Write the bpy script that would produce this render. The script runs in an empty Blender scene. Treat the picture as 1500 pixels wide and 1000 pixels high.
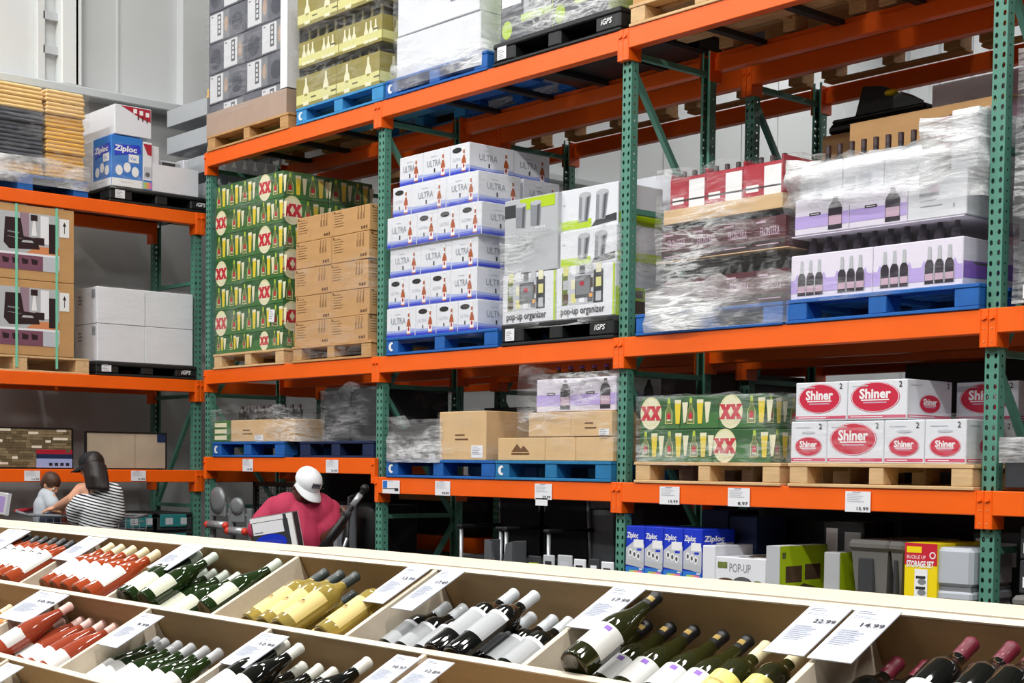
import bpy, math, random
from math import sin, cos, pi, radians, atan2, sqrt
from mathutils import Vector, Matrix, Euler, noise
random.seed(11)
scene = bpy.context.scene
COL = scene.collection

# ------------------------------------------------------------------ camera
F_PX, PPX, PPY = 2182.86, 669.74, 774.10
YAW, PITCH, ROLL = -0.8713, -0.0440, 0.0107
CAM = Vector((6.542, -6.813, 1.70))
_f = Vector((sin(YAW)*cos(PITCH), cos(YAW)*cos(PITCH), sin(PITCH)))
_r = Vector((cos(YAW), -sin(YAW), 0))
_u = _r.cross(_f)
RX = cos(ROLL)*_r + sin(ROLL)*_u
RY = -sin(ROLL)*_r + cos(ROLL)*_u
cam_d = bpy.data.cameras.new('camera')
cam_d.sensor_width = 36
cam_d.lens = F_PX/1500*36
cam_d.shift_x = (750-PPX)/1500
cam_d.shift_y = (PPY-500)/1500
cam_d.clip_end = 200
cam = bpy.data.objects.new('camera', cam_d)
COL.objects.link(cam)
m3 = Matrix((RX, RY, -_f)).transposed()
cam.matrix_world = Matrix.Translation(CAM) @ m3.to_4x4()
scene.camera = cam

# ------------------------------------------------------------------ world, exposure
w = bpy.data.worlds.new('world'); scene.world = w; w.use_nodes = True
bg = w.node_tree.nodes['Background']
bg.inputs[0].default_value = (0.92, 0.95, 1.0, 1)
bg.inputs[1].default_value = 0.04
scene.view_settings.view_transform = 'Standard'
scene.view_settings.look = 'None'
scene.view_settings.gamma = 1
scene.view_settings.use_curve_mapping = False
scene.view_settings.exposure = 0.0
scene.cycles.use_denoising = True
scene.cycles.max_bounces = 6
scene.cycles.transparent_max_bounces = 16
scene.cycles.caustics_reflective = False
scene.cycles.caustics_refractive = False
scene.cycles.sample_clamp_indirect = 4

# the store's ceiling lamps: rows of long tubes over the aisle and behind the racks
LAMP_Z = 8.6
LAMPS = []
for ly, xs, pw in ((-11.0, (-3, 3, 9), 170), (-6.2, (-4.2, 0.6, 5.4, 10.2), 345), (-2.3, (-4.2, 0.6, 5.4, 10.2), 105), (4.4, (-4, 1, 6, 11), 14), (9.5, (-4, 1, 6, 11), 110)):
    for lx in xs:
        LAMPS.append((lx, ly))
        ld = bpy.data.lights.new('lamp_tube', 'AREA'); ld.shape = 'RECTANGLE'
        ld.size = 2.4; ld.size_y = 0.35; ld.energy = pw; ld.color = (1.0, 0.985, 0.955)
        lo = bpy.data.objects.new('lamp_tube_light', ld); COL.objects.link(lo)
        lo.location = (lx, ly, LAMP_Z-0.13)

# ------------------------------------------------------------------ a pixel of the photograph as a point on a known plane
def ray(x, y): return RX*((x-PPX)/F_PX) + RY*(-(y-PPY)/F_PX) + _f
def atY(x, y, Y):
    d = ray(x, y); return CAM + d*((Y-CAM.y)/d.y)
def atX(x, y, X):
    d = ray(x, y); return CAM + d*((X-CAM.x)/d.x)

# ------------------------------------------------------------------ materials
def lin(c):
    if isinstance(c, str): c = tuple(int(c[i:i+2], 16)/255 for i in (0, 2, 4))
    return tuple((v/12.92 if v <= 0.04045 else ((v+0.055)/1.055)**2.4) for v in c)
M = {}
def mat(name, col, rough=0.5, metal=0.0, spec=0.5, coat=0.0, var=0.0, vscale=8.0, stretch=(1, 1, 1), bump=0.0, bscale=60.0, trans=0.0, emit=0.0, ior=1.45):
    m = bpy.data.materials.new(name); m.use_nodes = True
    nt = m.node_tree; b = nt.nodes['Principled BSDF']
    c = lin(col)
    b.inputs['Base Color'].default_value = (*c, 1)
    b.inputs['Roughness'].default_value = rough
    b.inputs['Metallic'].default_value = metal
    b.inputs['Specular IOR Level'].default_value = spec
    b.inputs['Coat Weight'].default_value = coat
    b.inputs['Transmission Weight'].default_value = trans
    b.inputs['IOR'].default_value = ior
    if emit:
        b.inputs['Emission Color'].default_value = (*c, 1); b.inputs['Emission Strength'].default_value = emit
    if var or bump:
        tc = nt.nodes.new('ShaderNodeTexCoord'); mp = nt.nodes.new('ShaderNodeMapping')
        mp.inputs['Scale'].default_value = stretch
        nt.links.new(tc.outputs['Object'], mp.inputs[0])
    if var:
        n = nt.nodes.new('ShaderNodeTexNoise'); n.inputs['Scale'].default_value = vscale; n.inputs['Detail'].default_value = 5
        nt.links.new(mp.outputs[0], n.inputs['Vector'])
        r = nt.nodes.new('ShaderNodeMapRange'); r.inputs[1].default_value = 0.3; r.inputs[2].default_value = 0.7
        r.inputs[3].default_value = 1-var; r.inputs[4].default_value = 1+var*0.6
        nt.links.new(n.outputs['Fac'], r.inputs[0])
        mx = nt.nodes.new('ShaderNodeVectorMath'); mx.operation = 'MULTIPLY'; mx.inputs[0].default_value = c
        nt.links.new(r.outputs[0], mx.inputs[1]); nt.links.new(mx.outputs[0], b.inputs['Base Color'])
    if bump:
        n2 = nt.nodes.new('ShaderNodeTexNoise'); n2.inputs['Scale'].default_value = bscale; n2.inputs['Detail'].default_value = 4
        nt.links.new(mp.outputs[0], n2.inputs['Vector'])
        bp = nt.nodes.new('ShaderNodeBump'); bp.inputs['Strength'].default_value = bump; bp.inputs['Distance'].default_value = 0.01
        nt.links.new(n2.outputs['Fac'], bp.inputs['Height']); nt.links.new(bp.outputs[0], b.inputs['Normal'])
    M[name] = m
    return m

def film_mat(name, haze, line, scale=3.0, rot=0.5, col=(0.93, 0.95, 0.97), sharp=14.0, stretch=(1, 1, 6), rough=0.18, patch=0.0):
    """Clear stretch film: see-through, faintly hazy, with thin bright folds running along the wrap."""
    m = bpy.data.materials.new(name); m.use_nodes = True
    nt = m.node_tree; b = nt.nodes['Principled BSDF']; out = nt.nodes['Material Output']
    b.inputs['Base Color'].default_value = (*col, 1); b.inputs['Roughness'].default_value = rough
    b.inputs['Specular IOR Level'].default_value = 1.0
    L = nt.links.new
    N = lambda t: nt.nodes.new(t)
    tr = N('ShaderNodeBsdfTransparent'); mix = N('ShaderNodeMixShader'); tc = N('ShaderNodeTexCoord')
    def math(op, a, c, clamp=False):
        n = N('ShaderNodeMath'); n.operation = op; n.use_clamp = clamp
        for i, v in enumerate((a, c)):
            if isinstance(v, (int, float)): n.inputs[i].default_value = v
            else: L(v, n.inputs[i])
        return n.outputs[0]
    def noisy(sc, ry, st, dist):
        mp = N('ShaderNodeMapping'); mp.inputs['Rotation'].default_value = (ry*0.8, ry, 0); mp.inputs['Scale'].default_value = st
        n = N('ShaderNodeTexNoise'); n.inputs['Scale'].default_value = sc; n.inputs['Detail'].default_value = 6; n.inputs['Roughness'].default_value = 0.6; n.inputs['Distortion'].default_value = dist
        L(tc.outputs['Object'], mp.inputs[0]); L(mp.outputs[0], n.inputs['Vector']); return n.outputs['Fac']
    f1 = noisy(scale, rot, stretch, 0.5); f2 = noisy(scale*0.8, -rot*0.7, stretch, 0.8); f3 = noisy(scale*0.5, rot, (1, 1, 2), 0.3)
    ridge = lambda f: math('SUBTRACT', 1.0, math('MULTIPLY', math('ABSOLUTE', math('SUBTRACT', f, 0.5), 0), sharp), True)
    fold = math('MAXIMUM', ridge(f1), math('MULTIPLY', ridge(f2), 0.8))
    zone = math('MULTIPLY', math('SUBTRACT', f3, 0.43), 4.5, True)            # folds gather in some places
    fac = math('ADD', math('ADD', math('MULTIPLY', math('MULTIPLY', fold, zone), line), haze), math('MULTIPLY', zone, patch), True)
    bp = N('ShaderNodeBump'); bp.inputs['Strength'].default_value = 0.9; bp.inputs['Distance'].default_value = 0.03
    L(f1, bp.inputs['Height']); L(bp.outputs[0], b.inputs['Normal'])
    L(fac, mix.inputs[0]); L(tr.outputs[0], mix.inputs[1]); L(b.outputs[0], mix.inputs[2]); L(mix.outputs[0], out.inputs[0])
    M[name] = m
    return m

mat('orange', 'fb6607', 0.42, var=0.05, vscale=3, coat=0.15)
mat('green_steel', '57907e', 0.45, var=0.06, vscale=6)
mat('dark_steel', '23272a', 0.5)
mat('galv', '9a9ea2', 0.4, 0.6, var=0.1)
mat('screw', 'd8a080', 0.3, 0.5)
mat('white_wall', 'd3d6d7', 0.6, var=0.03, vscale=1.2)
mat('grey_wall', 'bfc1c1', 0.75, var=0.08, vscale=2, bump=0.15, bscale=20)
mat('pale_column', 'dfe3e3', 0.5)
mat('ledge', 'c2c8ca', 0.45)
mat('ceiling', 'c9ccce', 0.7)
mat('floor', '5f5b55', 0.32, var=0.09, vscale=1.5, coat=0.2)
mat('lamp', 'ffffff', 0.5, emit=9)
mat('lamp_body', 'c8c8c8', 0.5)
mat('wood', 'dcb888', 0.65, var=0.16, vscale=5, stretch=(1, 6, 10), bump=0.15)
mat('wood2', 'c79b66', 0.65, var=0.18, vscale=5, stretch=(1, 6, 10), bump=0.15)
mat('ply', 'dacdb8', 0.5, var=0.05, vscale=4, stretch=(2, 14, 14))
mat('ply_shaded', 'a88a60', 0.55, var=0.08, vscale=4, stretch=(2, 12, 12))  # same plywood, with the shade on the bin backs put into its colour
mat('blue_pal', '1c63b4', 0.55, var=0.13, vscale=9)
mat('blue_pal2', '3b93cf', 0.55, var=0.13, vscale=9)
mat('blue_pal3', '2478ad', 0.55, var=0.13, vscale=9)
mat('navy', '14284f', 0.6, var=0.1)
mat('black_pl', '202224', 0.42, var=0.08)
mat('black', '0e0e10', 0.45)
mat('black_matt', '17171a', 0.8, var=0.15)
mat('charcoal', '34363a', 0.6, var=0.08)
mat('white', 'f1f2f4', 0.5)
mat('white_box', 'e4e7ee', 0.5, var=0.025, vscale=5)
mat('paper', 'eef0f6', 0.55)
mat('card', 'c69a66', 0.7, var=0.06, vscale=7, stretch=(1, 1, 3))
mat('card2', 'b98d5c', 0.7, var=0.07, vscale=7)
mat('card_pale', 'dbb98a', 0.65, var=0.06, vscale=6)
mat('card_ink', '6f4b2a', 0.75)
mat('ink', '23232b', 0.6)
mat('grey_ink', '8d929c', 0.6)
mat('pale_ink', 'c3c7d0', 0.6)
mat('beer_green', '3c7536', 0.42, var=0.13, vscale=14)
mat('beer_green_d', '2a5c2b', 0.42, var=0.1, vscale=14)
mat('cream', 'e9e6c4', 0.5)
mat('yellow_beer', 'e8d032', 0.45)
mat('red', 'c81f35', 0.45)
mat('lime', 'b5d316', 0.45)
mat('red_shiner', 'cc2844', 0.45)
mat('pink_line', 'd0476c', 0.5)
mat('blue_band', '2b3fc4', 0.45)
mat('pale_blue', 'a9b6e6', 0.5)
mat('amber', 'ae5528', 0.35)
mat('lavender', 'bca6e6', 0.5)
mat('purple', '8f63c8', 0.5)
mat('violet_white', 'e6e1f1', 0.5)
mat('wine_dark', '2b2130', 0.35)
mat('pinkish', 'c9a9bf', 0.5)
mat('maroon', '541c26', 0.45, var=0.1)
mat('maroon_d', '2c1519', 0.5)
mat('crimson', 'b01f34', 0.45)
mat('tumbler', '9a9ea6', 0.3, 0.5)
mat('dk_grey', '55585d', 0.5)
mat('mid_grey', '7f8388', 0.5)
mat('lt_grey', 'b9bdc2', 0.5)
mat('teal', '2a7b7c', 0.4)
mat('olive', '958a42', 0.5, var=0.06)
mat('olive_pale', 'dcd98f', 0.5)
mat('olive_dark', '5d552c', 0.5)
mat('slate', '62646f', 0.5, var=0.06)
mat('slate_d', '474a55', 0.5)
mat('taupe', 'b49c8c', 0.65, var=0.05)
mat('golden', 'edb94e', 0.5, var=0.12, vscale=5, stretch=(1, 1, 10))
mat('golden2', 'f2cd8a', 0.5, var=0.1, vscale=5, stretch=(1, 1, 10))
mat('gunmetal', '50535c', 0.35, var=0.25, vscale=9, stretch=(1, 1, 3))
mat('zip_blue', '1635c8', 0.4)
mat('zip_mid', '2f7bd0', 0.4)
mat('pink', 'e277b6', 0.5)
mat('or_light', 'e9a85c', 0.5)
mat('gr_light', 'a8d07a', 0.5)
mat('yellow', 'f3d90c', 0.45)
mat('sofa', '2d1b20', 0.4)
mat('rug', 'd98c5c', 0.6)
mat('plum', '7d5064', 0.5)
mat('curtain', '9c8291', 0.6)
mat('strap_green', '7fd0b0', 0.4)
mat('tile_a', '8a7a5c', 0.5, var=0.25, vscale=18)
mat('tile_b', '6a5c42', 0.5, var=0.2, vscale=18)
mat('tile_c', 'efe6d2', 0.4)
mat('travertine', 'b8aa94', 0.5, var=0.16, vscale=3)
mat('storage', 'b8bfc8', 0.35)
mat('bin_grey', '6d6c6a', 0.5)
mat('photo_brown', '5a4634', 0.5, var=0.3, vscale=20)
mat('photo_green', '6d7d3a', 0.5, var=0.3, vscale=20)
mat('skin_dark', '4a2b1f', 0.5)
mat('skin_pale', 'd9a184', 0.5)
mat('skin_child', 'd3a07e', 0.5)
mat('polo', 'b02f50', 0.8, var=0.06, vscale=4)
mat('denim', '2b3348', 0.8)
mat('cap_white', 'e8ecf0', 0.75)
mat('hair_dark', '1e1413', 0.45, var=0.3, vscale=30, stretch=(6, 6, 0.6))
mat('hair_brown', '4d3426', 0.55, var=0.3, vscale=40)
mat('child_shirt', 'b9c3cc', 0.8)
mat('red_brown', '7a3026', 0.6)
mat('steel_light', 'aeb2b6', 0.35, 0.5)
mat('ladder_grey', '83888b', 0.4, 0.3)
mat('ladder_red', 'd8402e', 0.45)
film_mat('film', 0.03, 0.65, scale=2.4, patch=0.07, sharp=18)
film_mat('film_soft', 0.012, 0.20, scale=2.0, patch=0.03, sharp=20)
film_mat('film_heavy', 0.13, 0.75, scale=2.4, rot=0.7, sharp=14, patch=0.34)
film_mat('film_cloud', 0.16, 0.85, scale=2.6, rot=0.5, sharp=12, patch=0.30, stretch=(1, 1, 5))
film_mat('film_white', 0.25, 0.9, scale=3.0, sharp=8, patch=0.5)
film_mat('film_dark', 0.04, 0.45, scale=3.0, col=(0.6, 0.62, 0.65), patch=0.12)
# ------------------------------------------------------------------ mesh builder
class MB:
    def __init__(s): s.v = []; s.f = []; s.m = []; s.mats = []; s.sm = []
    def mi(s, name):
        if name not in s.mats: s.mats.append(name)
        return s.mats.index(name)
    def poly(s, pts, m, smooth=False):
        b = len(s.v); s.v += [tuple(p) for p in pts]; s.f.append(tuple(range(b, b+len(pts)))); s.m.append(s.mi(m)); s.sm.append(smooth)
    def add(s, vs, fs, m, smooth=False):
        b = len(s.v); s.v += [tuple(p) for p in vs]; k = s.mi(m)
        for f in fs: s.f.append(tuple(i+b for i in f)); s.m.append(k); s.sm.append(smooth)
    def box(s, x0, x1, y0, y1, z0, z1, m, ch=0.0, T=None):
        c = min(ch, (x1-x0)/3, (y1-y0)/3, (z1-z0)/3)
        if c <= 0:
            vs = [(x, y, z) for x in (x0, x1) for y in (y0, y1) for z in (z0, z1)]
            fs = [(0, 1, 3, 2), (4, 6, 7, 5), (0, 4, 5, 1), (2, 3, 7, 6), (0, 2, 6, 4), (1, 5, 7, 3)]
        else:
            vs = []; idx = {}
            for ix, (X, sx) in enumerate(((x0, 1), (x1, -1))):
                for iy, (Y, sy) in enumerate(((y0, 1), (y1, -1))):
                    for iz, (Z, sz) in enumerate(((z0, 1), (z1, -1))):
                        for a in range(3):
                            idx[(ix, iy, iz, a)] = len(vs)
                            vs.append((X+(0 if a == 0 else sx*c), Y+(0 if a == 1 else sy*c), Z+(0 if a == 2 else sz*c)))
            g = lambda i, j, k, a: idx[(i, j, k, a)]
            fs = []
            for i in (0, 1):
                q = [g(i, 0, 0, 0), g(i, 1, 0, 0), g(i, 1, 1, 0), g(i, 0, 1, 0)]; fs.append(tuple(q if i else q[::-1]))
                q = [g(0, i, 0, 1), g(1, i, 0, 1), g(1, i, 1, 1), g(0, i, 1, 1)]; fs.append(tuple(q[::-1] if i else q))
                q = [g(0, 0, i, 2), g(1, 0, i, 2), g(1, 1, i, 2), g(0, 1, i, 2)]; fs.append(tuple(q if i else q[::-1]))
            for i in (0, 1):
                for j in (0, 1):
                    fs.append((g(i, j, 0, 0), g(i, j, 1, 0), g(i, j, 1, 1), g(i, j, 0, 1)))
                    fs.append((g(i, 0, j, 0), g(i, 1, j, 0), g(i, 1, j, 2), g(i, 0, j, 2)))
                    fs.append((g(0, i, j, 1), g(1, i, j, 1), g(1, i, j, 2), g(0, i, j, 2)))
                    for k in (0, 1): fs.append((g(i, j, k, 0), g(i, j, k, 1), g(i, j, k, 2)))
        if T: vs = [T @ Vector(p) for p in vs]
        s.add(vs, fs, m)
    def bar(s, p, q, w, h, m, up=(0, 0, 1)):
        p, q = Vector(p), Vector(q); d = (q-p).normalized(); u = Vector(up)
        if abs(d.dot(u)) > 0.95: u = Vector((0, 1, 0))
        a = d.cross(u).normalized(); b = a.cross(d)
        vs = [e+a*(w/2*i)+b*(h/2*j) for e in (p, q) for i, j in ((-1, -1), (1, -1), (1, 1), (-1, 1))]
        s.add(vs, [(3, 2, 1, 0), (4, 5, 6, 7), (0, 1, 5, 4), (1, 2, 6, 5), (2, 3, 7, 6), (3, 0, 4, 7)], m)
    def tube(s, pts, r, m, n=10):
        pts = [Vector(p) for p in pts]; vs = []; fs = []
        for i, p in enumerate(pts):
            d = (pts[min(i+1, len(pts)-1)]-pts[max(i-1, 0)]).normalized()
            a = d.cross(Vector((0.13, 0.27, 0.95))).normalized(); b = a.cross(d)
            rr = r[i] if isinstance(r, (list, tuple)) else r
            vs += [p+a*(rr*cos(2*pi*k/n))+b*(rr*sin(2*pi*k/n)) for k in range(n)]
        for i in range(len(pts)-1):
            for k in range(n): fs.append((i*n+k, i*n+(k+1) % n, (i+1)*n+(k+1) % n, (i+1)*n+k))
        fs.append(tuple(range(n))[::-1]); fs.append(tuple((len(pts)-1)*n+k for k in range(n)))
        s.add(vs, fs, m, True)
    def lathe(s, prof, m, n=20, a0=0.0, a1=2*pi, T=None):
        full = abs(a1-a0-2*pi) < 1e-6; k = n if full else n+1; vs = []; fs = []
        for r, z in prof:
            for i in range(k):
                a = a0+(a1-a0)*i/n; vs.append(Vector((r*cos(a), r*sin(a), z)))
        for j in range(len(prof)-1):
            for i in range(n):
                i2 = (i+1) % k
                fs.append((j*k+i, j*k+i2, (j+1)*k+i2, (j+1)*k+i))
        if T: vs = [T @ p for p in vs]
        s.add(vs, fs, m, True)
    def ball(s, c, r, m, n=12):
        prof = [(max(1e-4, sin(pi*i/n)), -cos(pi*i/n)) for i in range(n+1)]
        rr = r if isinstance(r, (tuple, list)) else (r, r, r)
        T = Matrix.Translation(Vector(c)) @ Matrix.Diagonal((*rr, 1))
        s.lathe(prof, m, n, T=T)
    def mesh(s, name):
        me = bpy.data.meshes.new(name); me.from_pydata(s.v, [], s.f)
        for k in s.mats: me.materials.append(M[k])
        me.polygons.foreach_set('material_index', s.m); me.polygons.foreach_set('use_smooth', s.sm)
        me.update(); return me

def fold(name): return name
def link(name, data, parent=None, loc=(0, 0, 0), rot=(0, 0, 0)):
    o = bpy.data.objects.new(name, data); COL.objects.link(o)
    o.location = loc; o.rotation_euler = rot
    if parent: o.parent = parent
    return o
def tag(o, label, cat, group=None):
    o['label'] = label; o['category'] = cat
    if group: o['group'] = group
    return o
def struct(name, mb, loc=(0, 0, 0)):
    o = link(name, mb.mesh(name), None, loc); o['kind'] = 'structure'; return o
def part(name, mb, parent, label=None):
    o = link(name, mb.mesh(name) if isinstance(mb, MB) else mb, parent)
    if label: o['label'] = label
    return o
def empty(name, loc, rotz=0, rot=None):
    o = link(name, None, None, loc, rot or (0, 0, rotz)); o.empty_display_size = 0.1; return o
def dup(root, loc=None, rot=None):
    r = root.copy(); COL.objects.link(r)
    if loc is not None: r.location = loc
    if rot is not None: r.rotation_euler = rot
    for ch in root.children:
        c = ch.copy(); COL.objects.link(c); c.parent = r
        for g in ch.children:
            d = g.copy(); COL.objects.link(d); d.parent = c
    return r
ORD = ['first', 'second', 'third', 'fourth', 'fifth', 'sixth', 'seventh', 'eighth', 'ninth', 'tenth']

# printed faces of a carton of size w x d x h: F front (-y), R its +x end, L its -x end, T top
def frame(face, w, d, h):
    if face == 'F': return Vector((0, 0, 0)), Vector((1, 0, 0)), Vector((0, 0, 1)), Vector((0, -1, 0)), w, h
    if face == 'R': return Vector((w, 0, 0)), Vector((0, 1, 0)), Vector((0, 0, 1)), Vector((1, 0, 0)), d, h
    if face == 'L': return Vector((0, d, 0)), Vector((0, -1, 0)), Vector((0, 0, 1)), Vector((-1, 0, 0)), d, h
    return Vector((0, 0, h)), Vector((1, 0, 0)), Vector((0, 1, 0)), Vector((0, 0, 1)), w, d
class Face:
    """Draws flat print on one face, in metres from that face's lower corner."""
    def __init__(s, mb, face, w, d, h):
        s.mb = mb; s.o, s.u, s.vv, s.n, s.w, s.h = frame(face, w, d, h); s.lift = 0.0012
    def P(s, x, y): return s.o+s.u*x+s.vv*y+s.n*s.lift
    def poly(s, pts, m): s.lift += 0.00012; s.mb.poly([s.P(*p) for p in pts], m)
    def rect(s, x0, y0, x1, y1, m): s.poly([(x0, y0), (x1, y0), (x1, y1), (x0, y1)], m)
    def ell(s, cx, cy, rx, ry, m, n=24): s.poly([(cx+rx*cos(2*pi*i/n), cy+ry*sin(2*pi*i/n)) for i in range(n)], m)
    def bottle(s, cx, y0, h, w, body, label=None, cap=None, fat=0.5):
        p = [(.5, 0), (.5, fat), (.44, fat+.1), (.2, fat+.24), (.16, .97), (.13, 1)]
        pts = [(cx+a*w, y0+b*h) for a, b in p]+[(cx-a*w, y0+b*h) for a, b in p[::-1]]
        s.poly(pts, body)
        if cap: s.rect(cx-.17*w, y0+.8*h, cx+.17*w, y0+h, cap)
        if label: s.rect(cx-.46*w, y0+.14*h, cx+.46*w, y0+.42*h, label)
    def text(s, t, cx, cy, size, m, bold=0.0, shear=0.0, width=None):
        s.lift += 0.00012
        vs, fs, tw, th = text2d(t, bold, shear)
        k = size/max(th, 1e-6); kx = k if width is None else width/max(tw, 1e-6)
        s.mb.add([s.P(cx+(x-tw/2)*kx, cy+(y-th/2)*k) for x, y in vs], fs, m)
_txt = {}
def text2d(t, bold=0.0, shear=0.0):
    key = (t, bold, shear)
    if key not in _txt:
        cu = bpy.data.curves.new('lettering', 'FONT'); cu.body = t; cu.size = 1; cu.offset = bold; cu.shear = shear; cu.resolution_u = 2
        o = bpy.data.objects.new('lettering', cu)
        me = bpy.data.meshes.new_from_object(o)
        vs = [(v.co.x, v.co.y) for v in me.vertices]; fs = [tuple(p.vertices) for p in me.polygons]
        bpy.data.objects.remove(o); bpy.data.meshes.remove(me); bpy.data.curves.remove(cu)
        x0 = min(v[0] for v in vs); y0 = min(v[1] for v in vs)
        vs = [(x-x0, y-y0) for x, y in vs]
        _txt[key] = (vs, fs, max(v[0] for v in vs), max(v[1] for v in vs))
    return _txt[key]

_cart = {}
def carton(key, w, d, h, base, draw=None, ch=0.004):
    """Mesh of one closed carton with its print; kept by key and size so that repeats share it."""
    k = (key, round(w, 3), round(d, 3), round(h, 3))
    if k not in _cart:
        mb = MB(); mb.box(0, w, 0, d, 0, h, base, ch)
        if draw: draw(mb, w, d, h)
        _cart[k] = mb.mesh(key)
    return _cart[k]
def put(name, me, x, y, z, label, cat, group=None, rz=0.0, jit=0.0):
    if jit: rz += random.uniform(-jit, jit)
    o = link(name, me, None, (x, y, z), (0, 0, rz))
    return tag(o, label, cat, group)

# clear film wound round a load: walls with wrinkles, open at the bottom
def film(name, x0, x1, y0, y1, z0, z1, label, matname='film', wob=0.012, top=0.25, seed=0, sag=0.0, off=0.012, nz=10):
    x0 -= off; x1 += off; y0 -= off; y1 += off
    per = []; nx = max(6, int((x1-x0)/0.07)); ny = max(6, int((y1-y0)/0.09))
    for i in range(nx): per.append((x0+(x1-x0)*i/nx, y0, 0, -1))
    for i in range(ny): per.append((x1, y0+(y1-y0)*i/ny, 1, 0))
    for i in range(nx): per.append((x1-(x1-x0)*i/nx, y1, 0, 1))
    for i in range(ny): per.append((x0, y1-(y1-y0)*i/ny, -1, 0))
    n = len(per); vs = []; fs = []
    for j in range(nz+1):
        t = j/nz
        for i, (x, y, ax, ay) in enumerate(per):
            q = noise.noise(Vector((x*3+seed, y*3, t*4+seed)))
            e = wob*(q*0.9+0.5)
            zz = z0+(z1-z0)*t
            if j == nz: zz += sag*noise.noise(Vector((x*4+seed, y*4, 3.1)))-abs(sag)*0.4
            vs.append((x+ax*e, y+ay*e, zz))
    for j in range(nz):
        for i in range(n): fs.append((j*n+i, j*n+(i+1) % n, (j+1)*n+(i+1) % n, (j+1)*n+i))
    if top:                                   # the film folds in over the top edge
        b = len(vs); cx, cy = (x0+x1)/2, (y0+y1)/2
        for i, (x, y, ax, ay) in enumerate(per):
            q = noise.noise(Vector((x*5, y*5, seed+7)))
            vs.append((x+(cx-x)*top*(0.8+0.5*q), y+(cy-y)*top*(0.8+0.5*q), vs[nz*n+i][2]+0.014+0.02*abs(q)))
        for i in range(n): fs.append((nz*n+i, nz*n+(i+1) % n, b+(i+1) % n, b+i))
    mb = MB(); mb.add(vs, fs, matname, True)
    return tag(link(name, mb.mesh(name)), label, 'plastic wrap')
# ------------------------------------------------------------------ the room
b = MB(); b.box(-6.6, 16, -18, 14, -0.1, 0, 'floor'); struct('floor', b)
b = MB(); b.box(-6.6, 16, -18, 14, 9.0, 9.1, 'ceiling')
for k in range(9): b.box(-6.4, 16, -12+3*k, -11.8+3*k, 8.75, 9.0, 'lt_grey')
struct('ceiling', b)
b = MB(); b.box(-6.6, -6.3, -18, 14, 0, 5.0, 'grey_wall'); struct('wall_left', b)
b = MB(); b.box(-6.6, -6.24, -18, 14, 5.0, 9.0, 'white_wall')
for k in range(40): b.box(-6.24, -6.225, -16+0.75*k, -15.985+0.75*k, 5.06, 9.0, 'white_wall')
struct('wall_left_upper', b)
b = MB(); b.box(-6.3, -6.28, 2.6, 14, 2.55, 5.0, 'white_wall'); struct('wall_left_panel', b)
b = MB(); b.box(-6.3, -6.08, -18, 14, 4.98, 5.06, 'ledge', 0.01); struct('trim_1', b)
b = MB(); b.box(-6.24, -6.12, 0.38, 3.0, 5.06, 9.0, 'white_wall'); struct('wall_left_pier', b)
b = MB(); b.box(-6.6, 16, 12.0, 12.3, 0, 9.0, 'white_wall')
for k in range(45): b.box(-6.4+0.5*k, -6.36+0.5*k, 11.98, 12.0, 0, 9, 'lt_grey')
struct('wall_back', b)
b = MB(); b.box(-6.24, -6.1, -0.86, -0.66, 5.06, 9.0, 'pale_column', 0.01); b.box(-6.2, -6.1, -0.72, -0.70, 5.06, 9, 'pale_column'); struct('column', b)
b = MB(); b.box(-6.24, -6.17, -1.06, -0.98, 5.06, 9.0, 'white_wall', 0.008)
for z in (5.32, 5.62, 5.92): b.box(-6.2, -6.17, -1.0, -0.86, z, z+0.07, 'lt_grey')
struct('trim_2', b)
# ceiling lamps
def lamp_mesh():
    b = MB(); b.box(-1.25, 1.25, -0.2, 0.2, 0.0, 0.09, 'lamp_body', 0.01)
    for y in (-0.1, 0.1): b.tube([(-1.2, y, -0.015), (1.2, y, -0.015)], 0.02, 'lamp', 8)
    return b
lm = lamp_mesh().mesh('ceiling_lamp')
for i, (lx, ly) in enumerate(LAMPS):
    o = link('ceiling_lamp', lm, None, (lx, ly, LAMP_Z))
    tag(o, 'long white tube lamp hung in rows under the warehouse ceiling', 'ceiling lamp', 'ceiling tube lamps')

# ------------------------------------------------------------------ pallet racking
PITCH_X = 2.52
PW, PD = 0.076, 0.062
def punched(b, P, W, H, z0, cols, hole, m):
    """A strip of sheet with a column (or two) of real punched holes; P(u, z) places it."""
    rows = int((H-z0)/0.0508); cw = W/cols
    k = len(hole)
    for r in range(rows):
        for c in range(cols):
            u0, v0 = c*cw, z0+r*0.0508
            cx = u0+cw/2; cy = v0+0.0254; s = -1 if (cols == 2 and c == 1) else 1
            hp = [(cx+s*a, cy+bb) for a, bb in hole]
            if s < 0: hp = hp[::-1]
            rim = []
            for a, bb in hp:
                dx, dy = a-cx, bb-cy; t = min((cw/2)/max(abs(dx), 1e-6), 0.0254/max(abs(dy), 1e-6))
                rim.append((cx+dx*t, cy+dy*t))
            # make sure that the four corners belong to the rim
            for qx, qy in ((-1, -1), (1, -1), (1, 1), (-1, 1)):
                corner = (cx+qx*cw/2, cy+qy*0.0254)
                j = min(range(k), key=lambda i: (rim[i][0]-corner[0])**2+(rim[i][1]-corner[1])**2); rim[j] = corner
            for i in range(k):
                j = (i+1) % k
                b.poly([P(*rim[i]), P(*rim[j]), P(*hp[j]), P(*hp[i])], m)
TEAR = [(-.009, -.008), (-.002, -.0135), (.005, -.010), (.007, -.002), (.006, .007), (.001, .013), (-.006, .0135), (-.0105, .004)]
SMALL = [(.006*cos(2*pi*i/8-2.36), .007*sin(2*pi*i/8-2.36)) for i in range(8)]
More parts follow.
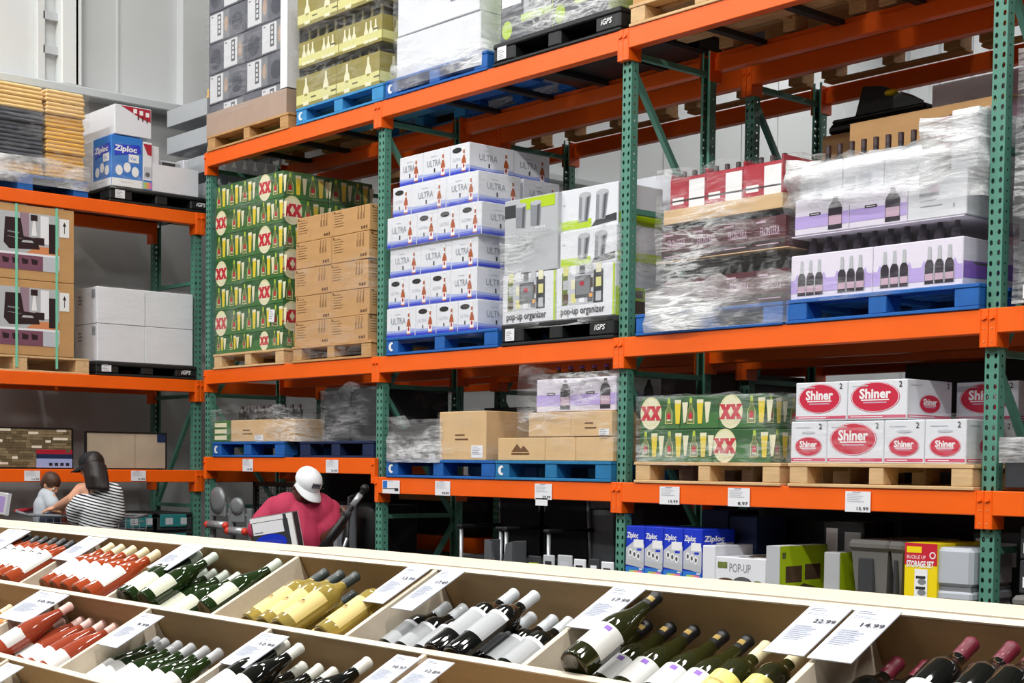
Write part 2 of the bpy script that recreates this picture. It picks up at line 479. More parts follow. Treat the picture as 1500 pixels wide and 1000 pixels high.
def post_mesh(H, front=True):
    b = MB(); m = 'green_steel'; s = 1 if front else -1
    Y = lambda y: y if front else PD-y
    punched(b, lambda u, z: (u, Y(0), z), PW, H, 0.05, 2, TEAR, m)
    punched(b, lambda u, z: (PW, Y(u), z), PD, H, 0.05, 1, SMALL, m)
    punched(b, lambda u, z: (0, Y(u), z), PD, H, 0.05, 1, SMALL, m)
    for x0, x1 in ((0, 0.02), (PW-0.02, PW)): b.poly([(x0, Y(PD), 0.05), (x1, Y(PD), 0.05), (x1, Y(PD), H), (x0, Y(PD), H)], m)
    b.box(-0.02, PW+0.02, -0.02, PD+0.02, 0.0, 0.012, m)
    b.box(0.002, PW-0.002, 0.003, PD-0.003, 0.012, 0.06, m)
    return b.mesh('post')
FR_D = 0.80
POSTS = {H: (post_mesh(H), post_mesh(H, False)) for H in (4.395, 3.905, 6.2)}
br = MB()
for z in (0.15, 1.295, 2.28, 3.285, 4.25): br.bar((PW/2, 0.06, z), (PW/2, FR_D-0.06, z), 0.035, 0.042, 'green_steel')
BR_H = []
def brace(p, q):
    b = MB(); b.bar(p, q, 0.033, 0.036, 'green_steel', up=(1, 0, 0)); return b.mesh('brace')
BRH = brace((PW/2, 0.055, 0), (PW/2, FR_D-0.055, 0))
BRD1 = brace((PW/2, 0.06, 0), (PW/2, FR_D-0.06, -0.92))
BRD2 = brace((PW/2, 0.06, -0.95), (PW/2, FR_D-0.06, 0))
def upright(x, y, label, rz=0.0, group=None, H=4.395):
    POST_F, POST_R = POSTS[H]
    e = empty('rack_upright', (x, y, 0), rz); tag(e, label, 'rack upright', group)
    link('post', POST_F, e); link('post', POST_R, e, (0, FR_D-PD, 0))
    for z in [q for q in (0.15, 1.29, 2.275, 3.285, 4.245, 5.2) if q < H]: link('brace', BRH, e, (0, 0, z))
    for z in [q for q in (4.14, 2.2, 6.1) if q < H]: link('brace', BRD1, e, (0, 0, z))
    link('brace', BRD2, e, (0, 0, 1.22)); link('brace', BRD2, e, (0, 0, 3.2))
    return e
def beam_parts(L, h):
    """Step beam of length L between post centres; its top edge at z=0."""
    b = MB(); b.box(0.042, L-0.042, -0.04, 0.012, -h, 0, 'orange', 0.004)
    b.box(0.042, L-0.042, 0.012, 0.03, -h, -0.035, 'orange', 0.002)
    c = []
    for side in (0, 1):
        k = MB(); x0, x1 = (0.001, 0.041) if side == 0 else (L-0.041, L-0.001)
        k.box(x0, x1, -0.043, -0.003, -0.192, 0.0, 'orange', 0.003)
        xs = (0.0412, 0.047) if side == 0 else (L-0.047, L-0.0412)
        k.box(xs[0], xs[1], -0.043, 0.075, -0.192, 0.0, 'orange', 0.002)
        cx = (x0+x1)/2
        k.bar((cx-0.012, -0.047, -0.052), (cx+0.012, -0.047, -0.044), 0.012, 0.012, 'orange')
        for zz in (-0.10, -0.165): k.ball((cx, -0.043, zz), 0.004, 'screw', 6)
        c.append(k.mesh('connector'))
    return b.mesh('beam_rail'), c
_bm = {}
def beam(x0, y, ztop, L, h, label, rz=0.0, flip=False, group=None):
    k = (round(L, 3), h)
    if k not in _bm: _bm[k] = beam_parts(L, h)
    r, cs = _bm[k]
    if flip: e = empty('rack_beam', (x0+L, y, ztop), pi)
    else: e = empty('rack_beam', (x0, y, ztop), rz)
    tag(e, label, 'rack beam', group)
    link('rail', r, e)
    for c in cs: link('connector', c, e)
    return e
AX = [-5.04, -2.52, 0.0, 2.52, 5.04]
names = ['at the wall end', 'between brown cartons and white beer cases', 'between organizers and maroon wine load', 'beside the lavender wine cartons', 'at the open end beyond the totes']
LOW, MID, TOP = 1.590, 2.492, 4.388
LOW1 = 1.731
for i, x in enumerate(AX):
    upright(x, 0, 'green rack upright on the aisle %s' % names[i], H=6.2 if i > 2 else 4.395)
    upright(x, 1.19, 'green upright of the row behind, %s' % names[i])
BH = 0.123
bays = ['bay by the wall', 'second bay from the wall', 'third bay from the wall', 'bay beside the lavender wine cartons']
levels = {'top': TOP, 'middle': MID, 'bottom': LOW}
for i in range(4):
    for ln, z in levels.items():
        if i == 0 and ln == 'bottom': z = LOW1
        L = PITCH_X
        beam(AX[i]+PW/2, 0, z, L, BH, 'orange %s beam facing the aisle, %s' % (ln, bays[i]))
        beam(AX[i]+PW/2, FR_D, z, L, BH, 'orange %s beam at the rear of the aisle row, %s' % (ln, bays[i]), flip=True)
        zb = {'top': TOP-0.02, 'middle': 2.47, 'bottom': 1.08}[ln]
        beam(AX[i]+PW/2, 1.19, zb, L, BH, '%s beam at the front of the row behind, %s' % (ln, bays[i]))
        beam(AX[i]+PW/2, 1.99, zb, L, BH, '%s beam at the rear of the row behind, %s' % (ln, bays[i]), flip=True)
# steel cross bars that carry the pallets on each level
sb = MB(); sb.box(-0.03, 0.03, 0.013, FR_D-0.013, -0.036, -0.002, 'dark_steel', 0.003); SBM = sb.mesh('pallet_support')
for i in range(4):
    for ln, z in levels.items():
        if i == 0 and ln == 'bottom': z = LOW1
        for k, fx in enumerate((0.17, 0.40, 0.62, 0.84)):
            o = link('pallet_support', SBM, None, (AX[i]+PW/2+PITCH_X*fx, 0, z))
            tag(o, 'dark steel support bar, %s level, %s' % (ln, bays[i]), 'support bar', 'support bars, %s level, %s' % (ln, bays[i]))
# the rack along the end wall, at right angles: local x runs along world +y
LX = -5.2
def luprt(y, label): return upright(LX, y, label, pi/2, H=3.905)
luprt(-0.025, 'green punched upright of the end-wall rack, in the corner beside the aisle')
luprt(-0.025-2.52, 'green upright of the end-wall rack beyond the armchair cartons')
for ln, z in (('top', 3.895), ('middle', 2.413), ('bottom', 1.612)):
    for y0, wh in ((-0.025-2.52, 'in front of the end wall'), (-0.025, 'running on behind the aisle rack')):
        e = beam(0, 0, z, PITCH_X, 0.108, 'orange %s beam of the end-wall rack %s' % (ln, wh), rz=pi/2)
        e.location = (LX, y0+PW/2, z)
        if y0 < -1:
            e = beam(0, 0, z, PITCH_X, 0.108, 'orange %s beam of the end-wall rack on its wall side' % ln, rz=pi/2)
            e.location = (LX-FR_D+0.02, y0+PW/2, z)
luprt(-0.025+2.52, 'green upright of the end-wall rack behind the aisle rack')
# ------------------------------------------------------------------ pallets
PH = 0.13
_pal = {}
def wood_pallet(x, y, z, w, d, label, m='wood', rz=0.0, cat='pallet', group=None, logo=None, h=PH):
    """Boards over three stringers, seen end-on; m may be a painted colour."""
    k = (round(w, 2), round(d, 2), m, h, logo)
    if k not in _pal:
        top = MB(); n = 7
        for i in range(n):
            y0 = i*(d-0.1)/(n-1); top.box(0, w, y0, y0+0.1, h-0.02, h, m, 0.003)
        bot = MB()
        for y0 in (0.0, d/2-0.05, d-0.1): bot.box(0, w, y0, y0+0.1, 0, 0.018, m, 0.003)
        st = []
        for i, cx in enumerate((0.07, w/2, w-0.07)):
            b = MB(); hw = 0.055 if m != 'wood' and m != 'wood2' else 0.045
            x0 = max(0.002, cx-hw-(0.015 if i != 1 else 0)); x1 = min(w-0.002, cx+hw+(0.015 if i != 1 else 0))
            for y0 in (0.004, d/2-0.07, d-0.144): b.box(x0, x1, y0, y0+0.14, 0.018, h-0.02, m, 0.004)
            b.box(x0+0.02, x1-0.02, 0.144, d-0.144, h-0.045, h-0.02, m)
            st.append(b)
        if logo:
            f = Face(st[0], 'F', w, d, h); f.o = Vector((0.012, 0.003, 0.018)); c0 = 0.055; cy = (h-0.038)/2; r = 0.033
            pts = [(c0+r*cos(a), cy+r*sin(a)) for a in [radians(q) for q in range(60, 301, 20)]]
            inn = [(c0+0.4*r+0.55*r*cos(a), cy+0.62*r*sin(a)) for a in [radians(q) for q in range(300, 59, -20)]]
            for i in range(len(pts)-1):
                f.mb.poly([f.P(*pts[i]), f.P(*pts[i+1]), f.P(*inn[-i-2]), f.P(*inn[-i-1])], 'white')
        _pal[k] = (top.mesh('top_deck'), bot.mesh('bottom_deck'), [s.mesh('block') for s in st])
    t, bo, st = _pal[k]
    e = empty('pallet', (x, y, z), rz); tag(e, label, cat, group)
    link('top_deck', t, e); link('bottom_deck', bo, e)
    for s in st: link('block', s, e)
    return e
def plastic_pallet(x, y, z, w, d, label, rz=0.0, h=0.145, word=True):
    e = empty('plastic_pallet', (x, y, z), rz); tag(e, label, 'pallet')
    b = MB(); b.box(0, w, 0, d, h-0.035, h, 'black_pl', 0.008); b.box(0, w, 0, d, 0, 0.022, 'black_pl', 0.006)
    for cx, hw in ((0.11, 0.108), (w/2, 0.06), (w-0.11, 0.108)):
        for cy, hd in ((0.1, 0.098), (d/2, 0.07), (d-0.1, 0.098)):
            b.box(max(0.002, cx-hw), min(w-0.002, cx+hw), max(0.003, cy-hd), min(d-0.003, cy+hd), 0.02, h-0.03, 'black_pl', 0.012)
    if word:
        f = Face(b, 'F', w, d, h); f.text('iGPS', w-0.115, h*0.52, 0.036, 'white', 0.02, 0.25)
    part('body', b, e)
    l = MB(); f = Face(l, 'F', w, d, h); f.lift = 0.002; f.rect(0.05, 0.035, 0.14, h-0.03, 'paper')
    for i in range(5): f.rect(0.06, 0.045+0.012*i, 0.12-0.012*(i % 3), 0.049+0.012*i, 'grey_ink')
    part('label_sticker', l, e, 'white printed sticker'); return e

# ------------------------------------------------------------------ prints
mat('mid_band', '6c7bd8', 0.45)
def pr_lines(f, x, y, wd, n, m='grey_ink', gap=0.014, t=0.004):
    for i in range(n):
        k = wd*(0.65+0.35*((i*37+11) % 10)/10); f.rect(x, y-i*gap, x+k, y-i*gap+t, m)
def pair(f, x, s, y0=0.03):
    """green bottle next to a poured glass"""
    f.bottle(x, y0, 0.80*s, 0.085*s/0.28, 'olive_pale', 'cream', None, 0.4); f.bottle(x, y0+0.005, 0.77*s, 0.07*s/0.28, 'photo_green', None, 'lime', 0.4); f.ell(x, y0+0.24*s, 0.022*s/.28, 0.032*s/.28, 'red', 10); f.rect(x-.022*s/.28, y0+0.1*s, x+.022*s/.28, y0+0.14*s, 'cream')
    gx = x+0.105*s/0.28; f.poly([(gx-.022*s/.28, y0), (gx+.022*s/.28, y0), (gx+.036*s/.28, y0+0.72*s), (gx-.036*s/.28, y0+0.72*s)], 'yellow_beer')
    f.rect(gx-.036*s/.28, y0+0.63*s, gx+.036*s/.28, y0+0.74*s, 'cream')
    hx = gx+0.085*s/.28; f.poly([(hx-.012, y0+.02*s), (hx+.006, y0+.05*s), (hx+.022, y0+.66*s), (hx-.024, y0+.66*s)], 'cream')
def emblem(f, cx, cy, s, k=1.0):
    f.ell(cx, cy, 0.112*s*k, 0.128*s, 'cream'); f.ell(cx, cy+0.01, 0.10*s*k, 0.112*s, 'olive_pale'); f.ell(cx, cy+0.008, 0.096*s*k, 0.105*s, 'cream')
    
    for q in (-1, 1):
        x = cx+q*0.049*s*k; a, t, hh = 0.038*s*k, 0.034*s*k, 0.056*s
        for d in (-1, 1): f.poly([(x-d*a-t*.6, cy-hh), (x-d*a+t*.6, cy-hh), (x+d*a+t*.6, cy+hh), (x+d*a-t*.6, cy+hh)][::1], 'red')
        f.rect(x-a-t*.7, cy+hh*0.8, x-a+t*.9, cy+hh, 'red'); f.rect(x+a-t*.9, cy+hh*0.8, x+a+t*.7, cy+hh, 'red'); f.rect(x-a-t*.7, cy-hh, x-a+t*.9, cy-hh*0.8, 'red'); f.rect(x+a-t*.9, cy-hh, x+a+t*.7, cy-hh*0.8, 'red')
    f.poly([(cx, cy-0.03*s), (cx+0.016*s*k, cy), (cx, cy+0.03*s), (cx-0.016*s*k, cy)], 'cream')
def beer_pairs(n):
    def d(mb, w, dd, h):
        f = Face(mb, 'F', w, dd, h); f.rect(0.004, h*0.52, w-0.004, h-0.004, 'beer_green_d')
        for i in range(n): pair(f, w*(i+0.28)/n, h)
        f = Face(mb, 'R', w, dd, h)
        for i in range(2): pair(f, dd*(i+0.3)/2, h)
    return d
def beer_emblem(side):
    def d(mb, w, dd, h):
        f = Face(mb, 'F', w, dd, h); s = h/0.25
        f.rect(0.004, h*0.6, w-0.004, h-0.004, 'beer_green_d')
        if side == 'mid': emblem(f, w*0.36, h*0.5, s); pair(f, w*0.74, h)
        elif side == 'left': emblem(f, 0.115*s, h*0.5, s); pair(f, w*0.74, h)
        else:
            pair(f, w*0.2, h); pair(f, w*0.55, h); pair(f, w*0.85, h)
        f = Face(mb, 'R', w, dd, h)
        if side == 'corner': emblem(f, 0.112*s, h*0.52, s*1.12, 0.95); pair(f, 0.30*s, h)
        else:
            for i in range(2): pair(f, dd*(i+0.3)/2, h)
    return d
def ultra(kind):
    def d(mb, w, dd, h):
        for fc in 'FR':
            f = Face(mb, fc, w, dd, h); W = f.w
            f.rect(0.003, 0.003, W-0.003, h*0.09, 'blue_band'); f.rect(0.003, h*0.09, W-0.003, h*0.15, 'mid_band'); f.poly([(0.003, h*0.15), (W-0.003, h*0.15), (W-0.003, h*0.27), (W*0.45, h*0.21), (0.003, h*0.24)], 'pale_blue')
            wide = W > 0.26
            bx = W-0.075 if wide else W*0.72
            f.bottle(bx, h*0.06, h*0.86, 0.046, 'amber', None, None, 0.36); f.rect(bx-0.021, h*0.10, bx+0.021, h*0.33, 'white'); f.ell(bx, h*0.25, 0.010, 0.016, 'crimson', 12); f.rect(bx-0.009, h*0.78, bx+0.009, h*0.91, 'white'); f.rect(bx-0.008, h*0.6, bx+0.008, h*0.66, 'white')
            if wide:
                f.text('ULTRA', W*0.42, h*0.56, 0.045, 'grey_ink', 0.0, 0, min(0.17, W*0.5)); pr_lines(f, W*0.3, h*0.78, 0.1, 1, 'pale_ink')
                f.rect(W*0.42, h*0.24, W*0.42+0.014, h*0.38, 'charcoal')
            else:
                f.ell(W*0.36, h*0.8, 0.05, 0.018, 'black'); f.rect(W*0.36-0.035, h*0.79, W*0.36+0.035, h*0.8, 'dk_grey')
                f.text('ULTRA', W*0.34, h*0.5, 0.022, 'pale_ink', 0.0, 0, W*0.42); f.rect(W*0.34, h*0.22, W*0.34+0.01, h*0.34, 'charcoal')
    return d
def brownbox(mb, w, d, h):
    for fc in 'FR':
        f = Face(mb, fc, w, d, h); W = f.w
        pr_lines(f, 0.03, h*0.86, W*0.28, 6, 'card_ink', 0.020, 0.0035)
        f.rect(W-0.11, h*0.10, W-0.09, h*0.20, 'card_ink'); f.rect(W-0.08, h*0.10, W-0.055, h*0.20, 'card_ink'); f.rect(W-0.045, h*0.10, W-0.03, h*0.22, 'card_ink')
        for i in range(9):
            x = W*0.66+0.012*i; f.rect(x, h*0.48, x+0.004, h*0.48+0.05*(i % 3), 'card_ink')
        f.ell(0.03, h*0.92, 0.009, 0.009, 'card_ink', 10)
def tumblerbox(mb, w, d, h):
    f = Face(mb, 'F', w, d, h)
    f.rect(w*0.02, h*0.03, w*0.55, h*0.24, 'lime'); f.poly([(w*0.55, h*0.03), (w*0.98, h*0.10), (w*0.98, h*0.28), (w*0.64, h*0.2)], 'charcoal')
    for cx in (0.42, 0.72):
        x = w*cx; f.poly([(x-0.05, h*0.17), (x+0.035, h*0.17), (x+0.06, h*0.80), (x-0.045, h*0.83)], 'tumbler')
        f.poly([(x-0.02, h*0.2), (x, h*0.2), (x+0.015, h*0.8), (x-0.015, h*0.8)], 'lt_grey'); f.poly([(x+0.012, h*0.2), (x+0.028, h*0.2), (x+0.048, h*0.78), (x+0.028, h*0.79)], 'dk_grey')
        f.ell(x+0.007, h*0.815, 0.052, 0.018, 'lt_grey')
    f.rect(w*0.05, h*0.62, w*0.09, h*0.66, 'pale_ink')
    g = Face(mb, 'R', w, d, h); g.rect(0.01, 0.01, d-0.01, h*0.3, 'lime')
def organizer(mb, w, d, h):
    f = Face(mb, 'F', w, d, h)
    x0, x1, y0, y1 = w*0.1, w*0.80, h*0.27, h*0.9
    f.rect(x0, y0, x1, y1, 'pale_ink'); f.rect(x0, y0, x0+w*0.1, y1, 'photo_green'); f.rect(x1-w*0.16, y0, x1, y1, 'charcoal')
    for i in range(5):
        for j in range(3):
            f.rect(x0+0.012+i*(x1-x0)/5, y0+0.01+j*0.09, x0+(i+0.8)*(x1-x0)/5, y0+0.07+j*0.09, ['photo_brown', 'cream', 'dk_grey', 'olive_pale', 'photo_green', 'lt_grey', 'paper'][(i*3+j*5) % 7])
    f.rect(w*0.33, y1-0.17, w*0.6, y1-0.03, 'dk_grey'); f.rect(w*0.35, y1-0.15, w*0.58, y1-0.05, 'mid_grey')
    f.ell(w*0.45, y0+0.13, 0.022, 0.016, 'crimson'); f.ell(w*0.6, y0+0.05, 0.016, 0.014, 'or_light')
    f.text('pop-up organizer', w*0.46, h*0.13, 0.06, 'ink', 0.012, 0, w*0.74)
    f.rect(w-0.02, 0.003, w-0.003, h-0.003, 'lime')
    g = Face(mb, 'R', w, d, h); g.rect(0.0, 0.0, d, h*0.55, 'lime'); g.rect(0.05, h*0.35, 0.25, h*0.5, 'photo_brown'); g.rect(0.28, h*0.35, 0.5, h*0.5, 'photo_brown'); g.rect(0.05, h*0.05, 0.3, h*0.3, 'photo_brown')
def winecase(mb, w, d, h):
    f = Face(mb, 'F', w, d, h)
    f.rect(0.003, 0.003, w-0.003, h*0.28, 'maroon_d'); f.text('FRONTERA', w*0.52, h*0.55, 0.05, 'pinkish', 0.005, 0, w*0.6)
    f.rect(w*0.25, h*0.42, w*0.8, h*0.44, 'pinkish'); f.rect(0.02, h*0.82, 0.09, h*0.88, 'pinkish'); f.rect(w*0.1, h*0.12, w*0.8, h*0.15, 'pinkish')
def tray_red(mb, w, d, h):
    f = Face(mb, 'F', w, d, h); n = max(2, int(w/0.16))
    for i in range(n):
        f.rect(w*i/n+0.01, h*0.08, w*(i+1)/n-0.008, h*0.92, ['crimson', 'white', 'crimson', 'red'][i % 4]); f.rect(w*i/n+0.02, h*0.4, w*(i+1)/n-0.03, h*0.55, 'white')
    f.rect(0.003, h*0.46, w-0.003, h*0.5, 'maroon_d')
def sparkling(n):
    def dr(mb, w, d, h):
        f = Face(mb, 'F', w, d, h); t = 0.36
        pts = [(0.003, h*0.12), (w-0.003, h*0.2), (w-0.003, h*0.48)]
        f.rect(0.003, h*0.14, w-0.003, h*0.44, 'lavender')
        for i in range(6): f.poly([(w*(i+0.3)/6, h*0.43), (w*(i+0.7)/6, h*0.43), (w*(i+0.5)/6, h*0.2+h*0.38)], 'lavender')
        for i in range(n):
            for j in range(3):
                x = w*(i+0.5)/n+(j-1)*0.058
                f.bottle(x, h*0.08, h*0.78, 0.056, 'lt_grey', None, None, 0.42); f.bottle(x, h*0.08, h*0.50, 0.05, 'wine_dark', 'pinkish', None, 0.78)
        g = Face(mb, 'R', w, d, h); g.poly([(0.003, h*0.15), (d-0.003, h*0.3), (d-0.003, h*0.62), (0.003, h*0.5)], 'purple'); g.rect(0.1, h*0.45, 0.3, h*0.5, 'dk_grey')
    return dr
def sparkling_one(mb, w, d, h):
    for fc in 'FR':
        f = Face(mb, fc, w, d, h); W = f.w; n = max(1, int(W/0.32+0.4))
        f.rect(0.003, h*0.18, W-0.003, h*0.52, 'lavender')
        for i in range(n):
            c = W*(i+0.5)/n
            f.bottle(c+0.09, h*0.06, h*0.9, 0.09, 'wine_dark', 'pinkish', None, 0.62); f.rect(c-0.08, h*0.50, c-0.005, h*0.58, 'ink'); f.rect(c-0.07, h*0.53, c-0.015, h*0.55, 'white')
def champbox(mb, w, d, h):
    f = Face(mb, 'F', w, d, h)
    pr_lines(f, w*0.2, h*0.50, w*0.5, 1, 'grey_ink', 0.03, 0.018); pr_lines(f, w*0.22, h*0.4, w*0.4, 2, 'grey_ink', 0.03)
    f.ell(w*0.45, h*0.66, 0.035, 0.02, 'pinkish'); f.rect(w*0.78, h*0.2, w*0.8, h*0.28, 'grey_ink')
def shiner(small):
    def dr(mb, w, d, h):
        for fc in 'FRL':
            f = Face(mb, fc, w, d, h); W = f.w; sm = small if fc == 'F' else True
            f.rect(0.006, h*0.045, W-0.006, h*0.12, 'pink_line'); f.rect(0.02, h*0.07, W*0.6, h*0.09, 'paper')
            if sm: cx, cy, rx, ry = W*0.5, h*0.4, min(W*0.36, 0.095), h*0.22
            else: cx, cy, rx, ry = W*0.47, h*0.57, min(W*0.39, 0.165), h*0.36
            f.ell(cx, cy, rx*1.06, ry*1.06, 'pink_line'); f.ell(cx, cy, rx*1.03, ry*1.03, 'paper'); f.ell(cx, cy, rx, ry, 'red_shiner', 32)
            f.text('Shiner', cx, cy+ry*0.25, ry*0.72, 'white', 0.035, 0, rx*1.36); f.rect(cx-rx*0.6, cy-ry*0.24, cx+rx*0.6, cy-ry*0.15, 'white')
            f.rect(cx-rx*0.5, cy-ry*0.42, cx+rx*0.5, cy-ry*0.33, 'pinkish')
            f.text('2', W-0.04, h*0.88, 0.03, 'ink', 0.01); f.rect(0.03, h*0.85, 0.13, h*0.87, 'pale_ink')
            if small and fc == 'F': f.ell(W*0.5, h*0.74, 0.045, 0.007, 'pale_ink', 12)
    return dr
def tanbox(mb, w, d, h):
    f = Face(mb, 'F', w, d, h); f.poly([(w*0.3, h*0.38), (w*0.42, h*0.74), (w*0.5, h*0.52), (w*0.56, h*0.66), (w*0.68, h*0.38)], 'card_ink'); f.rect(w*0.3, h*0.26, w*0.68, h*0.34, 'card_ink')
def tanbox2(mb, w, d, h):
    f = Face(mb, 'F', w, d, h); pr_lines(f, w*0.35, h*0.5, w*0.3, 2, 'card_ink', 0.03, 0.01); f.rect(w*0.70, h*0.05, w*0.94, h*0.3, 'paper'); pr_lines(f, w*0.72, h*0.26, w*0.18, 5, 'grey_ink', 0.012)
mat('slate_pale', 'd5d6db', 0.5)
def slatebox(k):
    def dr(mb, w, d, h):
        f = Face(mb, 'F', w, d, h)
        x = w*0.42 if k else w*0.04
        f.rect(0.004, 0.004, w-0.004, h-0.004, 'slate')
        f.rect(x, h*0.06, x+w*0.36, h*0.95, 'slate_pale'); f.rect(x+w*0.36, h*0.06, x+w*0.52, h*0.95, 'mid_grey'); f.rect(x+w*0.20, h*0.2, x+w*0.30, h*0.9, 'dk_grey'); [f.rect(x+w*0.225, h*(0.28+0.15*q), x+w*0.275, h*(0.38+0.15*q), 'slate_pale') for q in range(4)]; f.ell(x+w*0.44, h*0.5, w*0.05, h*0.25, 'taupe')
        f.rect(x+0.02, h*0.86, x+0.05, h*0.89, 'ink')
        if not k: f.ell(w*0.78, h*0.45, w*0.14, h*0.3, 'slate_d')
        else: f.ell(w*0.2, h*0.45, w*0.15, h*0.34, 'slate_d')
    return dr
def olivetray(big):
    def dr(mb, w, d, h):
        for fc in 'FR':
            f = Face(mb, fc, w, d, h); W = f.w
            f.rect(0.003, h*0.12, W-0.003, h*0.42, 'olive_pale')
            if big:
                n = max(1, round(W/0.27))
                for i in range(n):
                    x = W*(i+0.5)/n; f.bottle(x, h*0.05, h*0.88, 0.075, 'cream', 'olive_pale', None, 0.5); f.rect(x-0.02, h*0.35, x+0.02, h*0.42, 'olive'); f.rect(x+0.07, h*0.24, x+0.14, h*0.29, 'olive_dark')
            else:
                n = max(1, round(W/0.36))
                for i in range(n):
                    for j in (-1, 0, 1): f.bottle(W*(i+0.5)/n+j*0.06, h*0.08, h*0.8, 0.055, 'cream', 'olive_pale', None, 0.45)
                f.rect(W*0.8, h*0.48, W*0.92, h*0.55, 'olive_dark')
    return dr
def limebox(mb, w, d, h):
    f = Face(mb, 'F', w, d, h)
    f.rect(0.003, 0.003, w-0.003, h-0.003, 'gunmetal'); f.rect(w*0.02, h*0.62, w*0.4, h*0.97, 'paper')
    f.rect(w*0.45, h*0.30, w*0.97, h*0.97, 'lt_grey'); f.rect(w*0.55, h*0.5, w*0.7, h*0.95, 'mid_grey'); f.rect(w*0.76, h*0.5, w*0.9, h*0.95, 'mid_grey')
    f.rect(w*0.4, h*0.28, w*0.98, h*0.40, 'lime'); f.ell(w*0.13, h*0.2, 0.05, 0.06, 'lime')
    g = Face(mb, 'R', w, d, h); g.rect(0.0, 0.0, d, h, 'lime')
def ziploc(mb, w, d, h):
    for fc in 'FR':
        f = Face(mb, fc, w, d, h); W = f.w
        f.rect(0.002, 0.002, W-0.002, h*0.26, 'zip_mid'); f.poly([(0.002, h*0.30), (W-0.002, h*0.24), (W-0.002, h*0.68), (W*0.6, h*0.78), (0.002, h*0.6)], 'pale_ink')
        f.text('Ziploc', W*0.36, h*0.82, h*0.13, 'white', 0.03, 0.1, W*0.62)
        f.rect(W*0.42, h*0.62, W*0.95, h*0.76, 'white'); f.rect(W*0.6, h*0.56, W*0.85, h*0.60, 'zip_blue')
        for i in range(3): f.ell(W*(0.25+0.22*i), h*(0.52-0.03*i), W*0.11, h*0.07, 'white'); f.ell(W*(0.25+0.22*i), h*(0.52-0.03*i), W*0.06, h*0.04, 'dk_grey')
        f.poly([(0.002, h*0.30), (W-0.002, h*0.25), (W-0.002, h*0.36), (0.002, h*0.40)], 'lt_grey')
        for i, m in enumerate(('gr_light', 'or_light', 'pink')): f.rect(W*(0.2+0.23*i), h*0.05, W*(0.43+0.23*i), h*0.2, m)
        f.rect(W*0.74, h*0.215, W*0.92, h*0.24, 'white')
def ziploc_big(mb, w, d, h):
    for fc in 'FR':
        f = Face(mb, fc, w, d, h); W = f.w
        f.rect(0.002, 0.002, W-0.002, h*0.16, 'white'); pr_lines(f, W*0.3, h*0.09, W*0.45, 1, 'grey_ink')
        f.poly([(W*0.12, h*0.62), (W*0.95, h*0.72), (W*0.9, h*0.84), (W*0.1, h*0.8)], 'zip_blue')
        f.text('Ziploc', W*0.45, h*0.74, h*0.15, 'white', 0.04, 0.1, W*0.68); f.rect(W*0.55, h*0.52, W*0.82, h*0.66, 'white'); f.text('Vac', W*0.68, h*0.59, h*0.06, 'zip_mid', 0.01)
        for i in range(3): f.ell(W*(0.24+0.26*i), h*(0.30+0.06*(i % 2)), W*0.115, h*0.10, 'white')
def whitebox(mb, w, d, h):
    f = Face(mb, 'L', w, d, h)
    pr_lines(f, d*0.25, h*0.8, d*0.2, 4, 'grey_ink', 0.03, 0.012); f.rect(d*0.78, h*0.74, d*0.92, h*0.92, 'grey_ink')
    pr_lines(f, d*0.55, h*0.72, d*0.15, 3, 'grey_ink', 0.03, 0.012)
def armchairbox(mb, w, d, h):
    f = Face(mb, 'R', w, d, h); W = f.w
    f.rect(W*0.02, h*0.17, W*0.80, h*0.90, 'paper')
    f.rect(W*0.02, h*0.36, W*0.80, h*0.90, 'lt_grey'); f.rect(W*0.28, h*0.5, W*0.40, h*0.90, 'curtain'); f.rect(W*0.55, h*0.5, W*0.66, h*0.88, 'paper')
    f.poly([(W*0.36, h*0.36), (W*0.80, h*0.36), (W*0.80, h*0.46), (W*0.5, h*0.46)], 'rug')
    f.poly([(W*0.07, h*0.48), (W*0.09, h*0.82), (W*0.29, h*0.82), (W*0.33, h*0.58), (W*0.5, h*0.57), (W*0.54, h*0.42), (W*0.14, h*0.40)], 'sofa')
    f.rect(W*0.48, h*0.48, W*0.6, h*0.58, 'sofa'); f.poly([(W*0.12, h*0.62), (W*0.27, h*0.61), (W*0.27, h*0.63), (W*0.12, h*0.64)], 'mid_grey'); f.poly([(W*0.3, h*0.50), (W*0.46, h*0.50), (W*0.44, h*0.53), (W*0.32, h*0.53)], 'lt_grey'); f.poly([(W*0.12, h*0.56), (W*0.3, h*0.54), (W*0.3, h*0.55), (W*0.12, h*0.57)], 'mid_grey')
    f.rect(W*0.42, h*0.80, W*0.51, h*0.88, 'sofa'); f.poly([(W*0.43, h*0.6), (W*0.5, h*0.6), (W*0.48, h*0.8), (W*0.45, h*0.8)], 'white'); f.rect(W*0.66, h*0.38, W*0.78, h*0.78, 'sofa')
    f.rect(W*0.02, h*0.13, W*0.58, h*0.33, 'plum'); f.rect(W*0.58, h*0.13, W*0.79, h*0.33, 'pale_ink')
    for i in range(4): f.poly([(W*(0.06+0.125*i), h*0.21), (W*(0.13+0.125*i), h*0.21), (W*(0.14+0.125*i), h*0.27), (W*(0.05+0.125*i), h*0.29)], 'sofa')
    f.rect(W*0.80, h*0.62, W*0.93, h*0.87, 'white'); f.rect(W*0.862, h*0.67, W*0.872, h*0.78, 'ink'); f.poly([(W*0.842, h*0.77), (W*0.892, h*0.77), (W*0.867, h*0.83)], 'ink')
